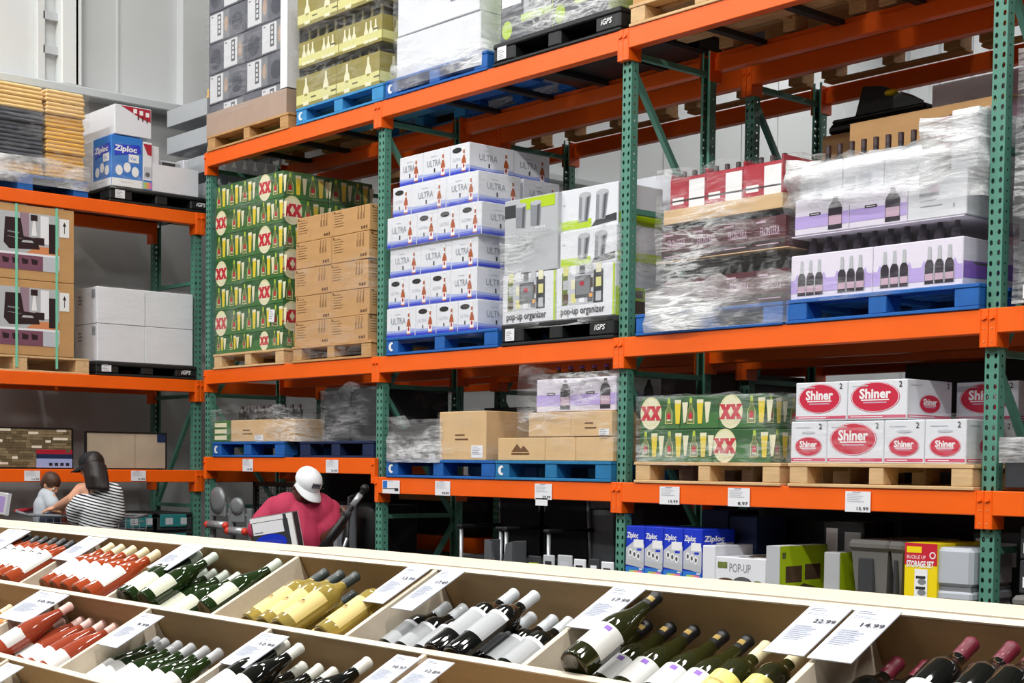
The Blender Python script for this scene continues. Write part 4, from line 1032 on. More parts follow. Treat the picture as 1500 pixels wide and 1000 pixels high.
def trays(z0, z1, k, xs, lab, n):
    for i in range(len(xs)-1):
        open_tray('bottle_tray', xs[i]+0.002, FY, z0, xs[i+1]-xs[i]-0.004, 0.8, z1-z0, 'olive', olivetray(k), 'olive bottle tray, %s layer on the light blue pallet, %s' % (lab, ['wall end', 'other end'][i]), 'bottle tray')
    upright_bottles(xs[0]+0.02, xs[-1]-0.02, FY+0.06, z0+0.01, n, 'olive bottle standing in the %s layer of olive trays' % lab, 'bottles in the %s layer of olive trays' % lab, BST3)
    for y in (0.2, 0.34): tag(link('wine_bottle', BST3, None, (xs[-1]-0.05, FY+y, z0+0.01)), 'olive bottle standing in the %s layer of olive trays' % lab, 'bottle', 'bottles in the %s layer of olive trays' % lab)
trays(TOP+PH+0.002, zt, True, xs, 'bottom', 9)
z2 = TOP+PH+0.31; trays(z2+0.01, z2+0.01+0.2, False, [x+0.03 for x in xs], 'middle', 9)
z3 = z2+0.32; trays(z3+0.01, z3+0.24, True, [x+0.01 for x in xs], 'top', 9)
film('stretch_wrap', xl, xr+0.03, FY, FY+0.8, TOP+PH, z3+0.3, 'clear film round the olive bottle trays', 'film_soft', seed=131, sag=0.05, wob=0.02, top=0)
wood_pallet(-2.385, -0.05, TOP, 1.15, 0.95, 'blue pallet under the white wrapped load on the top level', 'blue_pal', logo=True)
xl, xr = fx(581, 100), fx(703, 70); z0 = TOP+PH
for i in range(4):
    hh = 0.34 if i else 0.30
    zq = z0+(0 if i == 0 else 0.30+0.34*(i-1))
    def wl(mb, w, d, h):
        f = Face(mb, 'F', w, d, h)
        f.text('||||| | |||', w*0.72, h*0.62, 0.07, 'grey_ink', 0.01); pr_lines(f, w*0.66, h*0.45, 0.12, 2, 'grey_ink', 0.03, 0.015)
    put('carton', carton('white_load%d' % (i % 2), xr-xl-0.02*(i % 2), 0.85, hh-0.008, 'white_box', wl if i == 1 else None), xl+0.01*(i % 2), FY, zq+0.001, 'large white wrapped carton on the top level, %s of its stack' % LAY[i], 'carton', 'white wrapped cartons', jit=0.006)
film('stretch_wrap', xl, xr, FY-0.005, FY+0.86, z0-0.10, z0+1.3, 'cloudy film round the white load on the top level', 'film', seed=141, wob=0.012, top=0)
film('stretch_wrap', xl-0.02, xr+0.02, FY-0.01, FY+0.87, z0-0.09, z0+0.10, 'crumpled film skirt over the blue pallet of the white load', 'film_heavy', seed=143, wob=0.02, top=0, sag=0.05, nz=4)
plastic_pallet(-1.175, -0.05, TOP, 1.19, 0.95, 'black plastic pallet under the grey and lime cartons on the top level', h=0.15)
z0 = TOP+0.15; xl, xm, xr = fx(733, 70), fx(809, 50), fx(892, 30); xm = (xl+xr)/2
row('carton', 'lime_carton', 'lime', [xl, xm, xr], z0, z0+0.37, 0.8, limebox, ['grey and lime printed carton on the top level beside the white load', 'grey and lime printed carton on the top level above the green post'], 'carton')
row('carton', 'lime_carton', 'lime', [xl, xm, xr], z0+0.372, z0+0.74, 0.8, limebox, ['upper grey and lime printed carton beside the white load', 'upper grey and lime printed carton above the green post'], 'carton')
film('stretch_wrap', xl, xr, FY, FY+0.8, z0, z0+0.72, 'glossy film round the grey and lime cartons', 'film', seed=151, wob=0.012, top=0)
for k, (x, lab) in enumerate(((0.09, 'next to the grey and lime cartons'), (1.30, 'at the cropped end of the third bay'), (2.62, 'added for shade past the last green post'), (3.80, 'added for shade at the open end'))):  # last bay's unseen loads added, and all cartons raised, to deepen shade behind
    wood_pallet(x, -0.05, TOP, 1.14, 0.98, 'pale wooden pallet on the top level %s' % lab, 'wood')
    for j in range(2): put('carton', carton('top_brown', 0.55, 0.85, 1.1, 'card', None), x+0.01+0.56*j, FY, TOP+PH+0.001, 'brown top level carton %s, %s' % (lab, ['first', 'second'][j]), 'carton')
# ------------------------------------------------------------------ price tags on the beams
def price_tag(x, y0, y1, wpx, text, label, side='F', blue=False):
    if side == 'F':
        a = atY(x, y0, -0.05); b = atY(x, y1, -0.05); c = atY(x+wpx, y1, -0.05); w = c.x-b.x; h = a.z-b.z; loc = (a.x, -0.0455, b.z); rz = 0
    else:
        X = LX+0.0455
        a = atX(x, y0, X); b = atX(x, y1, X); c = atX(x+wpx, y1, X); w = c.y-b.y; h = a.z-b.z; loc = (X, a.y, b.z); rz = pi/2
    mb = MB(); mb.box(0, w, -0.002, 0, 0, h, 'paper'); f = Face(mb, 'F', w, 0.002, h); f.o = Vector((0, -0.002, 0))
    if blue: f.rect(w*0.03, h*0.42, w*0.28, h*0.97, 'zip_mid'); f.rect(w*0.03, h*0.34, w*0.75, h*0.39, 'ink'); f.rect(w*0.72, h*0.2, w*0.93, h*0.42, 'ink')
    else:
        pr_lines(f, w*0.08, h*0.86, w*0.7, 5, 'pale_ink', h*0.09, h*0.025)
        f.text(text, w*0.70, h*0.17, h*0.17, 'ink', 0.01, 0, w*0.46)
    f.rect(w*0.3, h*0.95, w*0.62, h*0.98, 'grey_ink')
    tag(link('price_tag', mb.mesh('price_tag'), None, loc, (0, 0, rz)), label, 'price tag')
price_tag(966, 712, 738, 29, '19.99', 'white price tag on the orange beam below the short green beer stack, by the post')
price_tag(1066, 714, 741, 32, '8.97', 'white price tag on the orange beam below the short green beer stack, further along')
price_tag(1238, 719, 749, 37, '15.99', 'white price tag on the orange beam below the red oval beer cases')
price_tag(637, 704, 725, 22, '78.99', 'white price tag on the orange beam below the bright blue pallet')
price_tag(783, 708, 731, 25, '29.99', 'white price tag on the orange beam below the tan wine cartons')
b = MB(); w = 0.115; b.box(0, w, -0.002, 0, 0, 0.05, 'paper'); tag(link('price_tag', b.mesh('price_tag'), None, (atY(784, 733, -0.05).x, -0.0455, atY(784, 740, -0.05).z)), 'small blank white slip hanging under the tag below the tan cartons', 'price tag')
price_tag(560, 703, 722, 25, '', 'blue and white shelf card on the beam beside the green post', blue=True)
price_tag(355, 672, 690, 15, '19.99', 'white price tag on the orange beam below the dark blue pallet by the wall')
price_tag(477, 673, 692, 18, '16.99', 'white price tag on the orange beam below the navy pallet, above the man')
price_tag(35.5, 689, 704, 23, '14.99', 'white price tag on the end-wall beam above the child', 'L')
price_tag(192, 689, 704, 21.5, '9.99', 'white price tag on the end-wall beam beside the dark-haired woman', 'L')

# ------------------------------------------------------------------ loads on the end-wall rack: printed sides face +x
GX = LX+0.03
def ly(x, y): return atX(x, y, GX).y
def lz(x, y): return atX(x, y, GX).z
TL, ML, BL = 3.895, 2.413, 1.612
# golden bagged goods
e = empty('pallet', (GX-0.95, -2.16, TL)); tag(e, 'blue pallet wrapped in film under the golden sacks', 'pallet')
b = MB()
for i in range(6): b.box(0.17*i, 0.17*i+0.1, 0, 1.10, 0.11, 0.13, 'blue_pal', 0.003)
part('top_deck', b, e)
for y in (0.0, 0.48, 0.97):
    b = MB(); b.box(0.02, 0.95, y, y+0.13, 0.0, 0.11, 'blue_pal', 0.004); part('block', b, e)
def sack(w, d, h, m):
    b = MB(); n = 3
    for k in range(n):
        z0 = h*k/n; o = 0.006*((k*7) % 3); b.box(o, w-o*0.5, o*0.6, d-o, z0+0.001, z0+h/n-0.001, m, 0.012)
    return b.mesh('sack')
y0, ymid, y1 = -2.14, ly(67, 200), ly(127, 200)
zb = TL+0.135; ztop = lz(127, 138)
nh = (ztop-zb)/7
for r in range(7):
    for c in range(2):
        ya, yb = (y0, ymid) if c == 0 else (ymid+0.004, y1)
        gm = c == 0 and 1 <= r <= 4
        hh = nh-0.004
        m = 'gunmetal' if gm else ('golden' if r < 5 else 'golden2')
        o = link('sack', sack(0.8, yb-ya-0.004, hh, m), None, (GX-0.82+0.008*((r*5+c) % 3), ya, zb+nh*r))
        tag(o, ('dark grey shiny sack, %s layer of the sack load on the end-wall rack' if gm else ('golden sack on the corner side, %s layer of the sack load' if c else 'golden sack on the far side, %s layer of the sack load')) % LAY[r], 'sack', 'stacked sacks')
film('stretch_wrap', GX-0.82, GX, y0, y1, TL+0.05, zb+0.16, 'white wrinkled film skirt round the foot of the golden sacks', 'film_white', seed=201, wob=0.02, top=0, sag=0.05, nz=5)
film('stretch_wrap', GX-0.82, GX, y0, y1, zb+0.12, ztop, 'glossy clear film round the golden sacks', 'film_soft', seed=203, wob=0.012, top=0)
# bag and box load
PB = plastic_pallet(0, 0, 0, 1.0, 0.9, 'black plastic pallet on the top of the end-wall rack', h=0.135)
PB.rotation_euler = (0, 0, pi/2); PB.location = (GX+0.01, ly(160, 300), TL)
zb = TL+0.137; Y = [ly(163, 270), ly(206, 270), ly(223, 270), ly(290, 270)]
def leftbox(name, key, y0, y1, z0, z1, dep, base, draw, label, cat='box', xo=0.0, group=None):
    """carton whose print faces the aisle at +x"""
    return put(name, carton(key, dep, y1-y0-0.004, z1-z0-0.003, base, draw), GX-dep+xo, y0+0.002, z0+0.001, label, cat, group)
def zipL(mb, w, d, h):
    for fc in 'RF':
        f = Face(mb, fc, w, d, h); W = f.w
        f.rect(0.002, 0.002, W-0.002, h*0.16, 'white'); pr_lines(f, W*0.3, h*0.09, W*0.45, 1, 'grey_ink')
        f.poly([(W*0.1, h*0.60), (W*0.97, h*0.70), (W*0.9, h*0.86), (W*0.08, h*0.82)], 'zip_blue')
        f.text('Ziploc', W*0.45, h*0.74, h*0.15, 'white', 0.04, 0.1, W*0.74); f.rect(W*0.55, h*0.50, W*0.88, h*0.66, 'white'); f.text('Vac', W*0.70, h*0.58, h*0.07, 'zip_mid', 0.01)
        for i in range(3): f.ell(W*(0.24+0.26*i), h*(0.32+0.07*(i % 2)), W*0.115, h*0.10, 'white')
zt = lz(205, 205)
leftbox('bag_carton', 'bag_carton', Y[0], Y[1]+0.02, zb, lz(163, 196), 0.34, 'zip_mid', zipL, 'blue printed bag carton at the corner of the black pallet on the end-wall rack')
leftbox('bag_carton', 'white_back', Y[0], Y[1], zb, lz(163, 196), 0.40, 'white_box', None, 'white box behind the blue printed bag carton', xo=-0.36)
def maroonprint(mb, w, d, h):
    f = Face(mb, 'R', w, d, h); f.poly([(d*0.15, h*0.98), (d*0.98, h*0.98), (d*0.98, h*0.55), (d*0.75, h*0.62)], 'crimson')
    for i in range(3): f.rect(d*(0.5+0.17*i), h*(0.78-0.03*i), d*(0.6+0.17*i), h*(0.93-0.03*i), 'white'); f.rect(d*(0.62+0.12*i), h*(0.58-0.03*i), d*(0.66+0.12*i), h*(0.74-0.03*i), 'maroon')
def bagfront(mb, w, d, h):
    f = Face(mb, 'R', w, d, h); f.rect(0.002, 0.002, d*0.98, h*0.2, 'zip_mid'); f.rect(d*0.05, h*0.02, d*0.35, h*0.16, 'gr_light'); f.rect(d*0.35, h*0.02, d*0.65, h*0.16, 'or_light'); f.rect(d*0.65, h*0.02, d*0.95, h*0.16, 'pink'); f.rect(d*0.1, h*0.25, d*0.9, h*0.48, 'pale_ink'); f.ell(d*0.5, h*0.32, d*0.25, h*0.05, 'dk_grey')
    f.poly([(d*0.02, h*0.96), (d*0.95, h*0.96), (d*0.95, h*0.72), (d*0.5, h*0.74)], 'crimson')
leftbox('bag_carton', 'bag_front', Y[1]+0.02, Y[2], zb, lz(215, 208), 0.34, 'white_box', bagfront, 'narrow white and maroon carton beside the blue printed bag carton')
zu = lz(175, 199)+0.015
leftbox('carton', 'maroon_print', ly(168, 175), ly(222, 175), zu, lz(168, 151), 0.62, 'white_box', maroonprint, 'white carton with maroon corner on top of the blue printed bag carton')
def inner(mb, w, d, h):
    f = Face(mb, 'R', w, d, h)
open_tray('open_carton', GX-0.55, Y[2]+0.003, zb+0.001, 0.55, Y[3]-Y[2], lz(290, 250)-zb, 'white_box', None, 'large open white carton with cut-down front beside the maroon printed one', 'box', back=0.0)
b = MB(); b.box(0, 0.012, 0, 0.10, 0, 0.44, 'white_box'); b.box(-0.3, 0, 0, 0.012, 0, 0.44, 'white_box')
b = MB(); b.box(-0.5, 0, 0, 0.07, 0, 0.22, 'white_box', 0.003); tag(link('carton_flap', b.mesh('carton_flap'), None, (GX-0.03, Y[2]+0.012, lz(290, 250)-0.06)), 'upright white flap on the open white carton', 'cardboard')
b = MB(); b.box(0, 0.30, 0, 0.22, 0, 0.10, 'lt_grey', 0.02); b.box(0.28, 0.302, 0.03, 0.16, 0.02, 0.08, 'charcoal'); b.box(0.05, 0.3, 0.24, 0.30, -0.02, 0.13, 'white_box', 0.01)
tag(link('packed_appliance', b.mesh('packed_appliance'), None, (GX-0.40, Y[2]+0.12, lz(290, 250)-0.03)), 'grey and black appliance showing inside the open white carton', 'appliance')
film('stretch_wrap', GX-0.6, GX, Y[0], Y[3], zb-0.02, lz(205, 205)-0.02, 'clear film round the bag cartons on the end-wall rack', 'film_soft', seed=211, wob=0.01, top=0.1, sag=0.2)
# armchair cartons
yr = ly(109, 470); yl = ly(-3, 470)
e = empty('pallet', (GX-0.98, -2.27, ML)); tag(e, 'wooden pallet under the two armchair cartons', 'pallet')
b = MB()
for i in range(6): b.box(0.176*i, 0.176*i+0.1, 0, 1.22, 0.115, 0.133, 'wood', 0.003)
part('top_deck', b, e)
b = MB()
for x in (0.0, 0.46, 0.88): b.box(x, x+0.1, 0, 1.22, 0, 0.016, 'wood', 0.003)
part('bottom_deck', b, e)
for y in (0.0, 0.55, 1.10):
    b = MB(); b.box(0.02, 0.978, y, y+0.12, 0.016, 0.115, 'wood', 0.004); part('block', b, e)
zb = ML+0.135; zm = lz(109, 416); zt = lz(109, 309)
leftbox('armchair_carton', 'armchair_carton', yl, yr, zb, zm, 0.9, 'card', armchairbox, 'lower brown armchair carton on the end-wall rack', 'carton')
leftbox('armchair_carton', 'armchair_carton', yl, yr, zm, zt, 0.9, 'card', armchairbox, 'upper brown armchair carton on the end-wall rack', 'carton')
for k, yy in enumerate((ly(22, 420), ly(81, 420))):
    b = MB(); b.box(0, 0.004, 0, 0.02, zb-0.10, zt+0.004, 'strap_green'); b.box(-0.9, 0.004, 0, 0.02, zt+0.001, zt+0.005, 'strap_green')
    tag(link('packing_strap', b.mesh('packing_strap'), None, (GX+0.004, yy, 0)), ['pale green packing strap round the armchair cartons, on the curtain side', 'pale green packing strap round the armchair cartons, near the arrow stickers'][k], 'strap')
# four white boxes
PB = plastic_pallet(0, 0, 0, 0.98, 0.9, 'black plastic pallet under the four white boxes', h=0.12)
PB.rotation_euler = (0, 0, pi/2); PB.location = (GX+0.01, ly(140, 540), ML)
zb = ML+0.122; Y = [ly(142, 480), ly(213, 480), ly(283, 480)]; zm = lz(213, 478); zt = lz(213, 425)
for r, (a, c) in enumerate(((zb, zm), (zm, zt))):
    for k in range(2):
        put('white_box', carton('white_big_box', 0.42, Y[k+1]-Y[k]-0.005, c-a-0.003, 'white_box', lambda mb, w, d, h: (lambda f: (pr_lines(f, w*0.15, h*0.75, w*0.2, 3, 'grey_ink', 0.03, 0.014), f.rect(w*0.78, h*0.7, w*0.92, h*0.93, 'grey_ink')))(Face(mb, 'F', w, d, h))), GX-0.42, Y[k]+0.002, a+0.001,
            '%s plain white box of the four, %s' % (['lower', 'upper'][r], ['on the armchair side', 'beside the green upright'][k]), 'box', 'four plain white boxes', jit=0.006)
film('stretch_wrap', GX-0.42, GX, Y[0], Y[2], zb, zt, 'thin film round the four white boxes', 'film_soft', seed=221, wob=0.008, top=0.2)
# tile sample boards
def board(y0, y1, z0, z1, label, kind):
    e = empty('tile_board', (GX-0.02, y0, z0)); tag(e, label, 'display board')
    w, h = y1-y0, z1-z0
    b = MB(); t = 0.012
    b.box(-0.03, 0, 0, w, 0, t, 'black'); b.box(-0.03, 0, 0, w, h-t, h, 'black'); b.box(-0.03, 0, 0, t, t, h-t, 'black'); b.box(-0.03, 0, w-t, w, t, h-t, 'black'); b.box(-0.03, -0.02, t, w-t, t, h-t, 'black')
    part('frame', b, e)
    b = MB(); rr = random.Random(5)
    if kind:
        b.box(-0.02, -0.010, t, w-t, t, h-t, 'tile_b')
        n = 14; th = (h-2*t)/n
        for r in range(n):
            y = t+0.002
            while y < w-t-0.02:
                L = rr.choice((0.05, 0.09, 0.13)); y2 = min(y+L, w-t-0.002)
                b.box(-0.010, -0.010+rr.choice((0.002, 0.004, 0.006)), y, y2-0.002, t+r*th+0.001, t+(r+1)*th-0.001, rr.choice(('tile_a', 'tile_b', 'tile_b', 'tile_a', 'tile_c', 'tile_a')))
                y = y2
    else: b.box(-0.02, -0.006, t, w-t, t, h-t, 'travertine'); b.box(-0.006, -0.003, w*0.88, w-t, h*0.74, h-t, 'navy'); b.box(-0.006, -0.004, w*0.60, w*0.605, t, h-t, 'tile_a')
    part('tile_panel', b, e)
    if kind:
        s = MB(); s.box(0, 0.004, w-0.33, w-t, t, h*0.25, 'pale_blue'); s.box(0, 0.004, w-0.33, w-t, h*0.25, h*0.36, 'navy'); s.box(0, 0.004, w-0.33, w-t, h*0.36, h*0.47, 'crimson'); s.box(0, 0.0045, w-0.07, w-0.03, h*0.40, h*0.5, 'tile_b')
        for i in range(4): s.box(0.004, 0.005, w-0.22+0.05*i, w-0.19+0.05*i, h*0.08, h*0.15, 'ink')
        part('information_strip', s, e, 'red and pale blue printed strip')
board(ly(0, 640)-0.35, ly(109, 640), BL+0.002, lz(109, 627), 'brown mosaic tile board in a black frame on the end-wall rack', 1)
board(ly(127, 640), ly(246, 640), BL+0.002, lz(127, 631), 'plain beige tile board in a black frame on the end-wall rack', 0)
# dark goods deeper in the end-wall rack
for k in range(3):
    put('carton', carton('dark_low', 0.5, 0.62, 0.42, 'black_matt', None), LX-0.68, -1.95+0.66*k, 0.40 if k else 0.40, 'black carton low in the end-wall rack, %s from the far end' % ORD[k], 'carton') if False else None
# totes under it
for k in range(2):
    for j in range(2):
        e = empty('tote_box', (GX-0.55, ly(170+52*j, 770), 0.90+0.17*k))
        tag(e, 'dark storage tote with teal latch bands, %s, %s' % (['lower', 'upper'][k], ['beside the woman', 'next to the green upright'][j]), 'tote', 'teal latch totes')
        b = MB(); b.box(0, 0.55, 0, 0.41, 0, 0.13, 'charcoal', 0.015); part('body', b, e)
        b = MB(); b.box(-0.01, 0.56, -0.003, 0.413, 0.13, 0.165, 'black_pl', 0.012); part('lid', b, e)
        b = MB(); b.box(0.55, 0.565, 0.08, 0.34, 0.04, 0.15, 'teal', 0.004); b.box(0.565, 0.568, 0.13, 0.2, 0.06, 0.12, 'lt_grey'); b.box(0.565, 0.568, 0.28, 0.34, 0.06, 0.12, 'lt_grey'); part('latch', b, e, 'teal latch band')
pl = MB(); pl.box(GX-0.7, GX+0.02, -1.1, -0.03, 0.0, 0.895, 'black_matt', 0.01); tag(link('display_stand', pl.mesh('display_stand')), 'black low stand under the teal latch totes', 'stand')

# bottle trays on the far bay of the end-wall rack, beyond the corner post
for r in range(4):
    z0 = TL+0.135+0.25*r
    open_tray('bottle_tray', LX-0.72, 0.10, z0+0.002, 0.72, 0.9, 0.15, 'lt_grey', lambda mb, w, d, h: [Face(mb, 'R', w, d, h).bottle(d*(q+0.5)/8, h*0.05, h*0.9, 0.05, 'white', 'pale_ink') for q in range(8)], 'pale grey bottle tray beyond the corner post, %s layer' % LAY[r], 'bottle tray', 0.0)
    _bq = bottle_std('white_box' if r < 3 else 'golden', None, 0.235, 0.034)
    for q in range(8): tag(link('wine_bottle', _bq, None, (LX-0.07, 0.16+0.11*q, z0+0.01)), 'pale bottle standing in the %s grey tray beyond the corner post' % LAY[r], 'bottle', 'bottles in the grey trays, layer %d' % (r+1))
wp = wood_pallet(LX+0.0, 0.08, TL, 0.95, 0.72, 'wooden pallet under the pale grey bottle trays beyond the corner post', 'wood2', rz=pi/2)
# ------------------------------------------------------------------ goods standing under the bottom beams and in the row behind
def cb(name, x0, x1, y0, y1, z0, z1, m, label, cat, ch=0.006, draw=None, group=None):
    mb = MB(); mb.box(0, x1-x0, 0, y1-y0, 0, z1-z0, m, ch)
    if draw: draw(mb, x1-x0, y1-y0, z1-z0)
    return tag(link(name, mb.mesh(name), None, (x0, y0, z0)), label, cat, group)
BK = 1.17
# dark loads on the row behind
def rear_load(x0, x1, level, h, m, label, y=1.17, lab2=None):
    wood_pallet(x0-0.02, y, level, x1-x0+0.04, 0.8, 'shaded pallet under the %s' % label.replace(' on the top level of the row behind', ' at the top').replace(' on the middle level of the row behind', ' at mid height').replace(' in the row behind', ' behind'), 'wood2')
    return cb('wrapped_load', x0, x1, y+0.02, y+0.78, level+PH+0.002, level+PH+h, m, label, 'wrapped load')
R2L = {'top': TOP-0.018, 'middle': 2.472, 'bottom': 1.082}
def xat(px, py, Y): return atY(px, py, Y).x
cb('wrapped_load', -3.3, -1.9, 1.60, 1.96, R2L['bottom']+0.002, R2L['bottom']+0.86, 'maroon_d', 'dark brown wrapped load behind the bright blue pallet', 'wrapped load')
rear_load(-1.08, -0.03, R2L['bottom'], 1.12, 'maroon_d', 'tall dark brown load in the row behind the tan cartons')
rear_load(1.28, 2.45, R2L['bottom'], 1.12, 'maroon_d', 'tall dark load in the row behind the red oval beer cases')
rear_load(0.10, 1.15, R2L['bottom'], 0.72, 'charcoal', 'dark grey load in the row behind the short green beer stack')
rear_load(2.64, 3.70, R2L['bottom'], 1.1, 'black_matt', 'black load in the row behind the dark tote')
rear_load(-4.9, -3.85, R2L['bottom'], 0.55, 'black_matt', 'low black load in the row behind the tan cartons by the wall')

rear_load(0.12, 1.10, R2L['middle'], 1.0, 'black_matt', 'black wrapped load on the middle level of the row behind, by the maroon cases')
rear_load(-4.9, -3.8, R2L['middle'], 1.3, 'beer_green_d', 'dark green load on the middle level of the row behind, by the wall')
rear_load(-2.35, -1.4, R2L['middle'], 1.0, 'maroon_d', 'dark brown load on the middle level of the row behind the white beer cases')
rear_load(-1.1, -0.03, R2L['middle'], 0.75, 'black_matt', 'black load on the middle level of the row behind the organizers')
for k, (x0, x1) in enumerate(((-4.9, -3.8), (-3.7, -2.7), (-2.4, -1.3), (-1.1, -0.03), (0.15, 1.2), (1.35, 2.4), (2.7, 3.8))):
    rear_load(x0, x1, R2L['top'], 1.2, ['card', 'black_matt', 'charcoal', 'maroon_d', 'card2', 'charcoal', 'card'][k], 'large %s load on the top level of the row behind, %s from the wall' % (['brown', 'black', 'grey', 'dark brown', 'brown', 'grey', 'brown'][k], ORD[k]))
# pale wrapped cartons high behind the lavender load, and black machine housings
x0 = xat(1364, 130, 1.19); zt = 4.08
def packs(mb, w, d, h):
    f = Face(mb, 'F', w, d, h); f.rect(0.003, h*0.4, w-0.003, h*0.6, 'zip_mid'); f.ell(w*0.35, h*0.45, 0.05, 0.06, 'white'); f.text('don\'t them', w*0.5, h*0.2, 0.08, 'pale_ink', 0.01)
zb = R2L['middle']+PH
wood_pallet(x0-0.01, 1.17, R2L['middle'], 2.51-x0, 0.8, 'pallet of the row behind under the white and blue packs', 'wood')
wood_pallet(2.62, 1.17, R2L['middle'], 0.8, 0.8, 'pallet past the post under the white and blue packs', 'wood')
PWD = 2.50-x0
for r in range(4):
    for c in range(2):
        put('tissue_pack', carton('tissue_pack%d' % (r % 2), (PWD, 0.66)[c], 0.6, 0.345, 'white_box' , packs if r % 2 == 0 else (lambda mb, w, d, h: (Face(mb, 'F', w, d, h).rect(w*0.4, 0.01, w*0.98, h*0.98, 'pinkish')))), (x0, 2.64)[c], 1.20, zb+0.002+0.35*r, 'white and blue wrapped pack behind the lavender load, %s layer, %s stack' % (LAY[r], ['wall side', 'far side'][c]), 'wrapped pack', 'white and blue packs')
film('stretch_wrap', x0, x0+PWD, 1.19, 1.82, zb, zb+1.4, 'clear film round the white and blue packs', 'film_soft', seed=301, wob=0.01, top=0)
wood_pallet(1.17, 1.17, R2L['middle'], x0-1.20, 0.8, 'pallet of the row behind under the black machine', 'wood')
xm0 = xat(1216, 160, 1.25); xm1 = xat(1356, 160, 1.25); zq = atY(1280, 188, 1.25).z
e = empty('machine', (xm0, 1.22, zq)); tag(e, 'black moulded machine housing with yellow knob behind the lavender load', 'machine')
b = MB(); b.box(0, xm1-xm0, 0, 0.5, 0, 0.07, 'black', 0.03); b.box(0.02, xm1-xm0, 0.02, 0.48, 0.07, 0.10, 'black', 0.01); part('base', b, e)
b = MB(); W = xm1-xm0; q = [(0.22*W, 0.1), (0.62*W, 0.1), (0.62*W, 0.22), (0.5*W, 0.27), (0.30*W, 0.29)]
b.add([(x, y, z) for y in (0.08, 0.42) for x, z in q], [(0, 1, 2, 3, 4), (9, 8, 7, 6, 5)]+[(i, i+5, (i+1) % 5+5, (i+1) % 5) for i in range(5)], 'black'); part('hood', b, e)
b = MB(); b.ball((0.62*W, 0.06, 0.21), (0.05, 0.03, 0.02), 'yellow', 8); part('knob', b, e, 'yellow knob')
cb('carton', xm0-0.02, min(xm1+0.1, x0-0.02), 1.2, 1.85, R2L['middle']+PH+0.002, zq-0.004, 'card', 'brown carton under the black machine in the row behind', 'carton')

# --- bay by the wall: folding ladders and a wire panel
def ladder(px, w, label, hz, rz=0.0):
    p = atY(px, 780, -0.12); e = empty('folding_ladder', (p.x, -0.14, 0), rz); tag(e, label, 'ladder')
    for s in (-1, 1):
        b = MB(); b.box(s*w/2-0.028, s*w/2+0.028, -0.02, 0.02, 0.0, hz-0.1, 'ladder_grey', 0.006); part('rail', b, e)
    for k in range(5):
        b = MB(); b.tube([(-w/2, 0, 0.2+0.26*k), (w/2, 0, 0.2+0.26*k)], 0.016, 'steel_light', 8); part('rung', b, e)
    b = MB(); T = Matrix.Translation((0, -0.03, hz-0.08)) @ Matrix.Rotation(pi/2, 4, 'X'); b.lathe([(0.001, 0), (w*0.36, 0), (w*0.36, 0.03), (w*0.2, 0.04), (0.001, 0.04)], 'ladder_grey', 20, T=T)
    b.box(-w*0.36, w*0.36, -0.05, -0.02, hz-0.22, hz-0.08, 'ladder_grey', 0.01); part('hinge', b, e)
    for s in (-1, 1):
        b = MB(); b.ball((s*w*0.46, -0.06, hz-0.29), 0.032, 'ladder_red', 10); part('lock_knob', b, e, 'red lock knob')
    b = MB(); b.tube([(-w*0.46, -0.05, hz-0.29), (w*0.46, -0.05, hz-0.29)], 0.035, 'steel_light', 10); part('hinge_tube', b, e)
ladder(329, 0.32, 'grey folding ladder with red knobs nearest the end wall', 1.44)
ladder(356, 0.20, 'second grey folding ladder with red knobs, nearer the man', 1.40, 0.3)
b = MB(); b.ball((0, 0, 0), (0.06, 0.05, 0.07), 'ladder_red', 12); p = atY(354, 728, -0.28)
# wire mesh panel
e = empty('wire_panel', (-4.60, 0.25, 0)); tag(e, 'black framed wire mesh panel standing behind the ladders', 'panel')
b = MB(); 
for s in (0.0, 0.95): b.box(s-0.02, s+0.02, -0.02, 0.02, 0, 1.52, 'black', 0.003)
b.box(-0.02, 0.97, -0.02, 0.02, 1.48, 1.52, 'black', 0.003); part('frame', b, e)
b = MB()
for k in range(24):
    b.bar((0.02+0.038*k, 0, 0.3), (0.02+0.038*k, 0, 1.48), 0.004, 0.004, 'mid_grey')
for k in range(30): b.bar((0.02, 0, 0.3+0.04*k), (0.93, 0, 0.3+0.04*k), 0.004, 0.004, 'mid_grey')
part('mesh', b, e)
cb('power_tool_case', xat(380, 715, 0.3), xat(404, 715, 0.3), 0.3, 0.6, 1.40, 1.53, 'yellow', 'yellow case behind the wire panel', 'case') if False else None
# exercise equipment by the green post
e = empty('exercise_machine', (-3.16, -0.05, 0)); tag(e, 'grey and black exercise machine standing beside the green post', 'machine')
b = MB(); b.box(-0.1, 0.55, -0.1, 0.5, 0.0, 0.08, 'black', 0.02); part('base', b, e)
b = MB(); b.bar((0.05, -0.05, 0.05), (-0.10, 0.0, 1.12), 0.09, 0.05, 'mid_grey', up=(1, 0, 0)); b.bar((0.35, 0.0, 0.05), (0.16, 0.05, 1.25), 0.09, 0.05, 'mid_grey', up=(1, 0, 0)); part('upright_bar', b, e)
b = MB(); b.box(0.10, 0.36, 0.05, 0.09, 0.75, 1.36, 'dk_grey', 0.02); part('side_panel', b, e)
b = MB(); b.tube([(0.44, -0.05, 0.8), (0.40, -0.06, 1.1), (0.42, -0.02, 1.42), (0.46, 0.1, 1.46)], 0.03, 'black', 10); part('handle', b, e)
b = MB(); b.tube([(0.30, -0.12, 0.75), (0.48, -0.1, 1.12)], 0.012, 'steel_light', 8); part('lever', b, e)
b = MB(); b.lathe([(0.001, -0.04), (0.25, -0.04), (0.28, 0), (0.25, 0.04), (0.001, 0.04)], 'black', 24, T=Matrix.Translation((0.33, 0.2, 1.1)) @ Matrix.Rotation(pi/2, 4, 'X')); part('wheel', b, e)
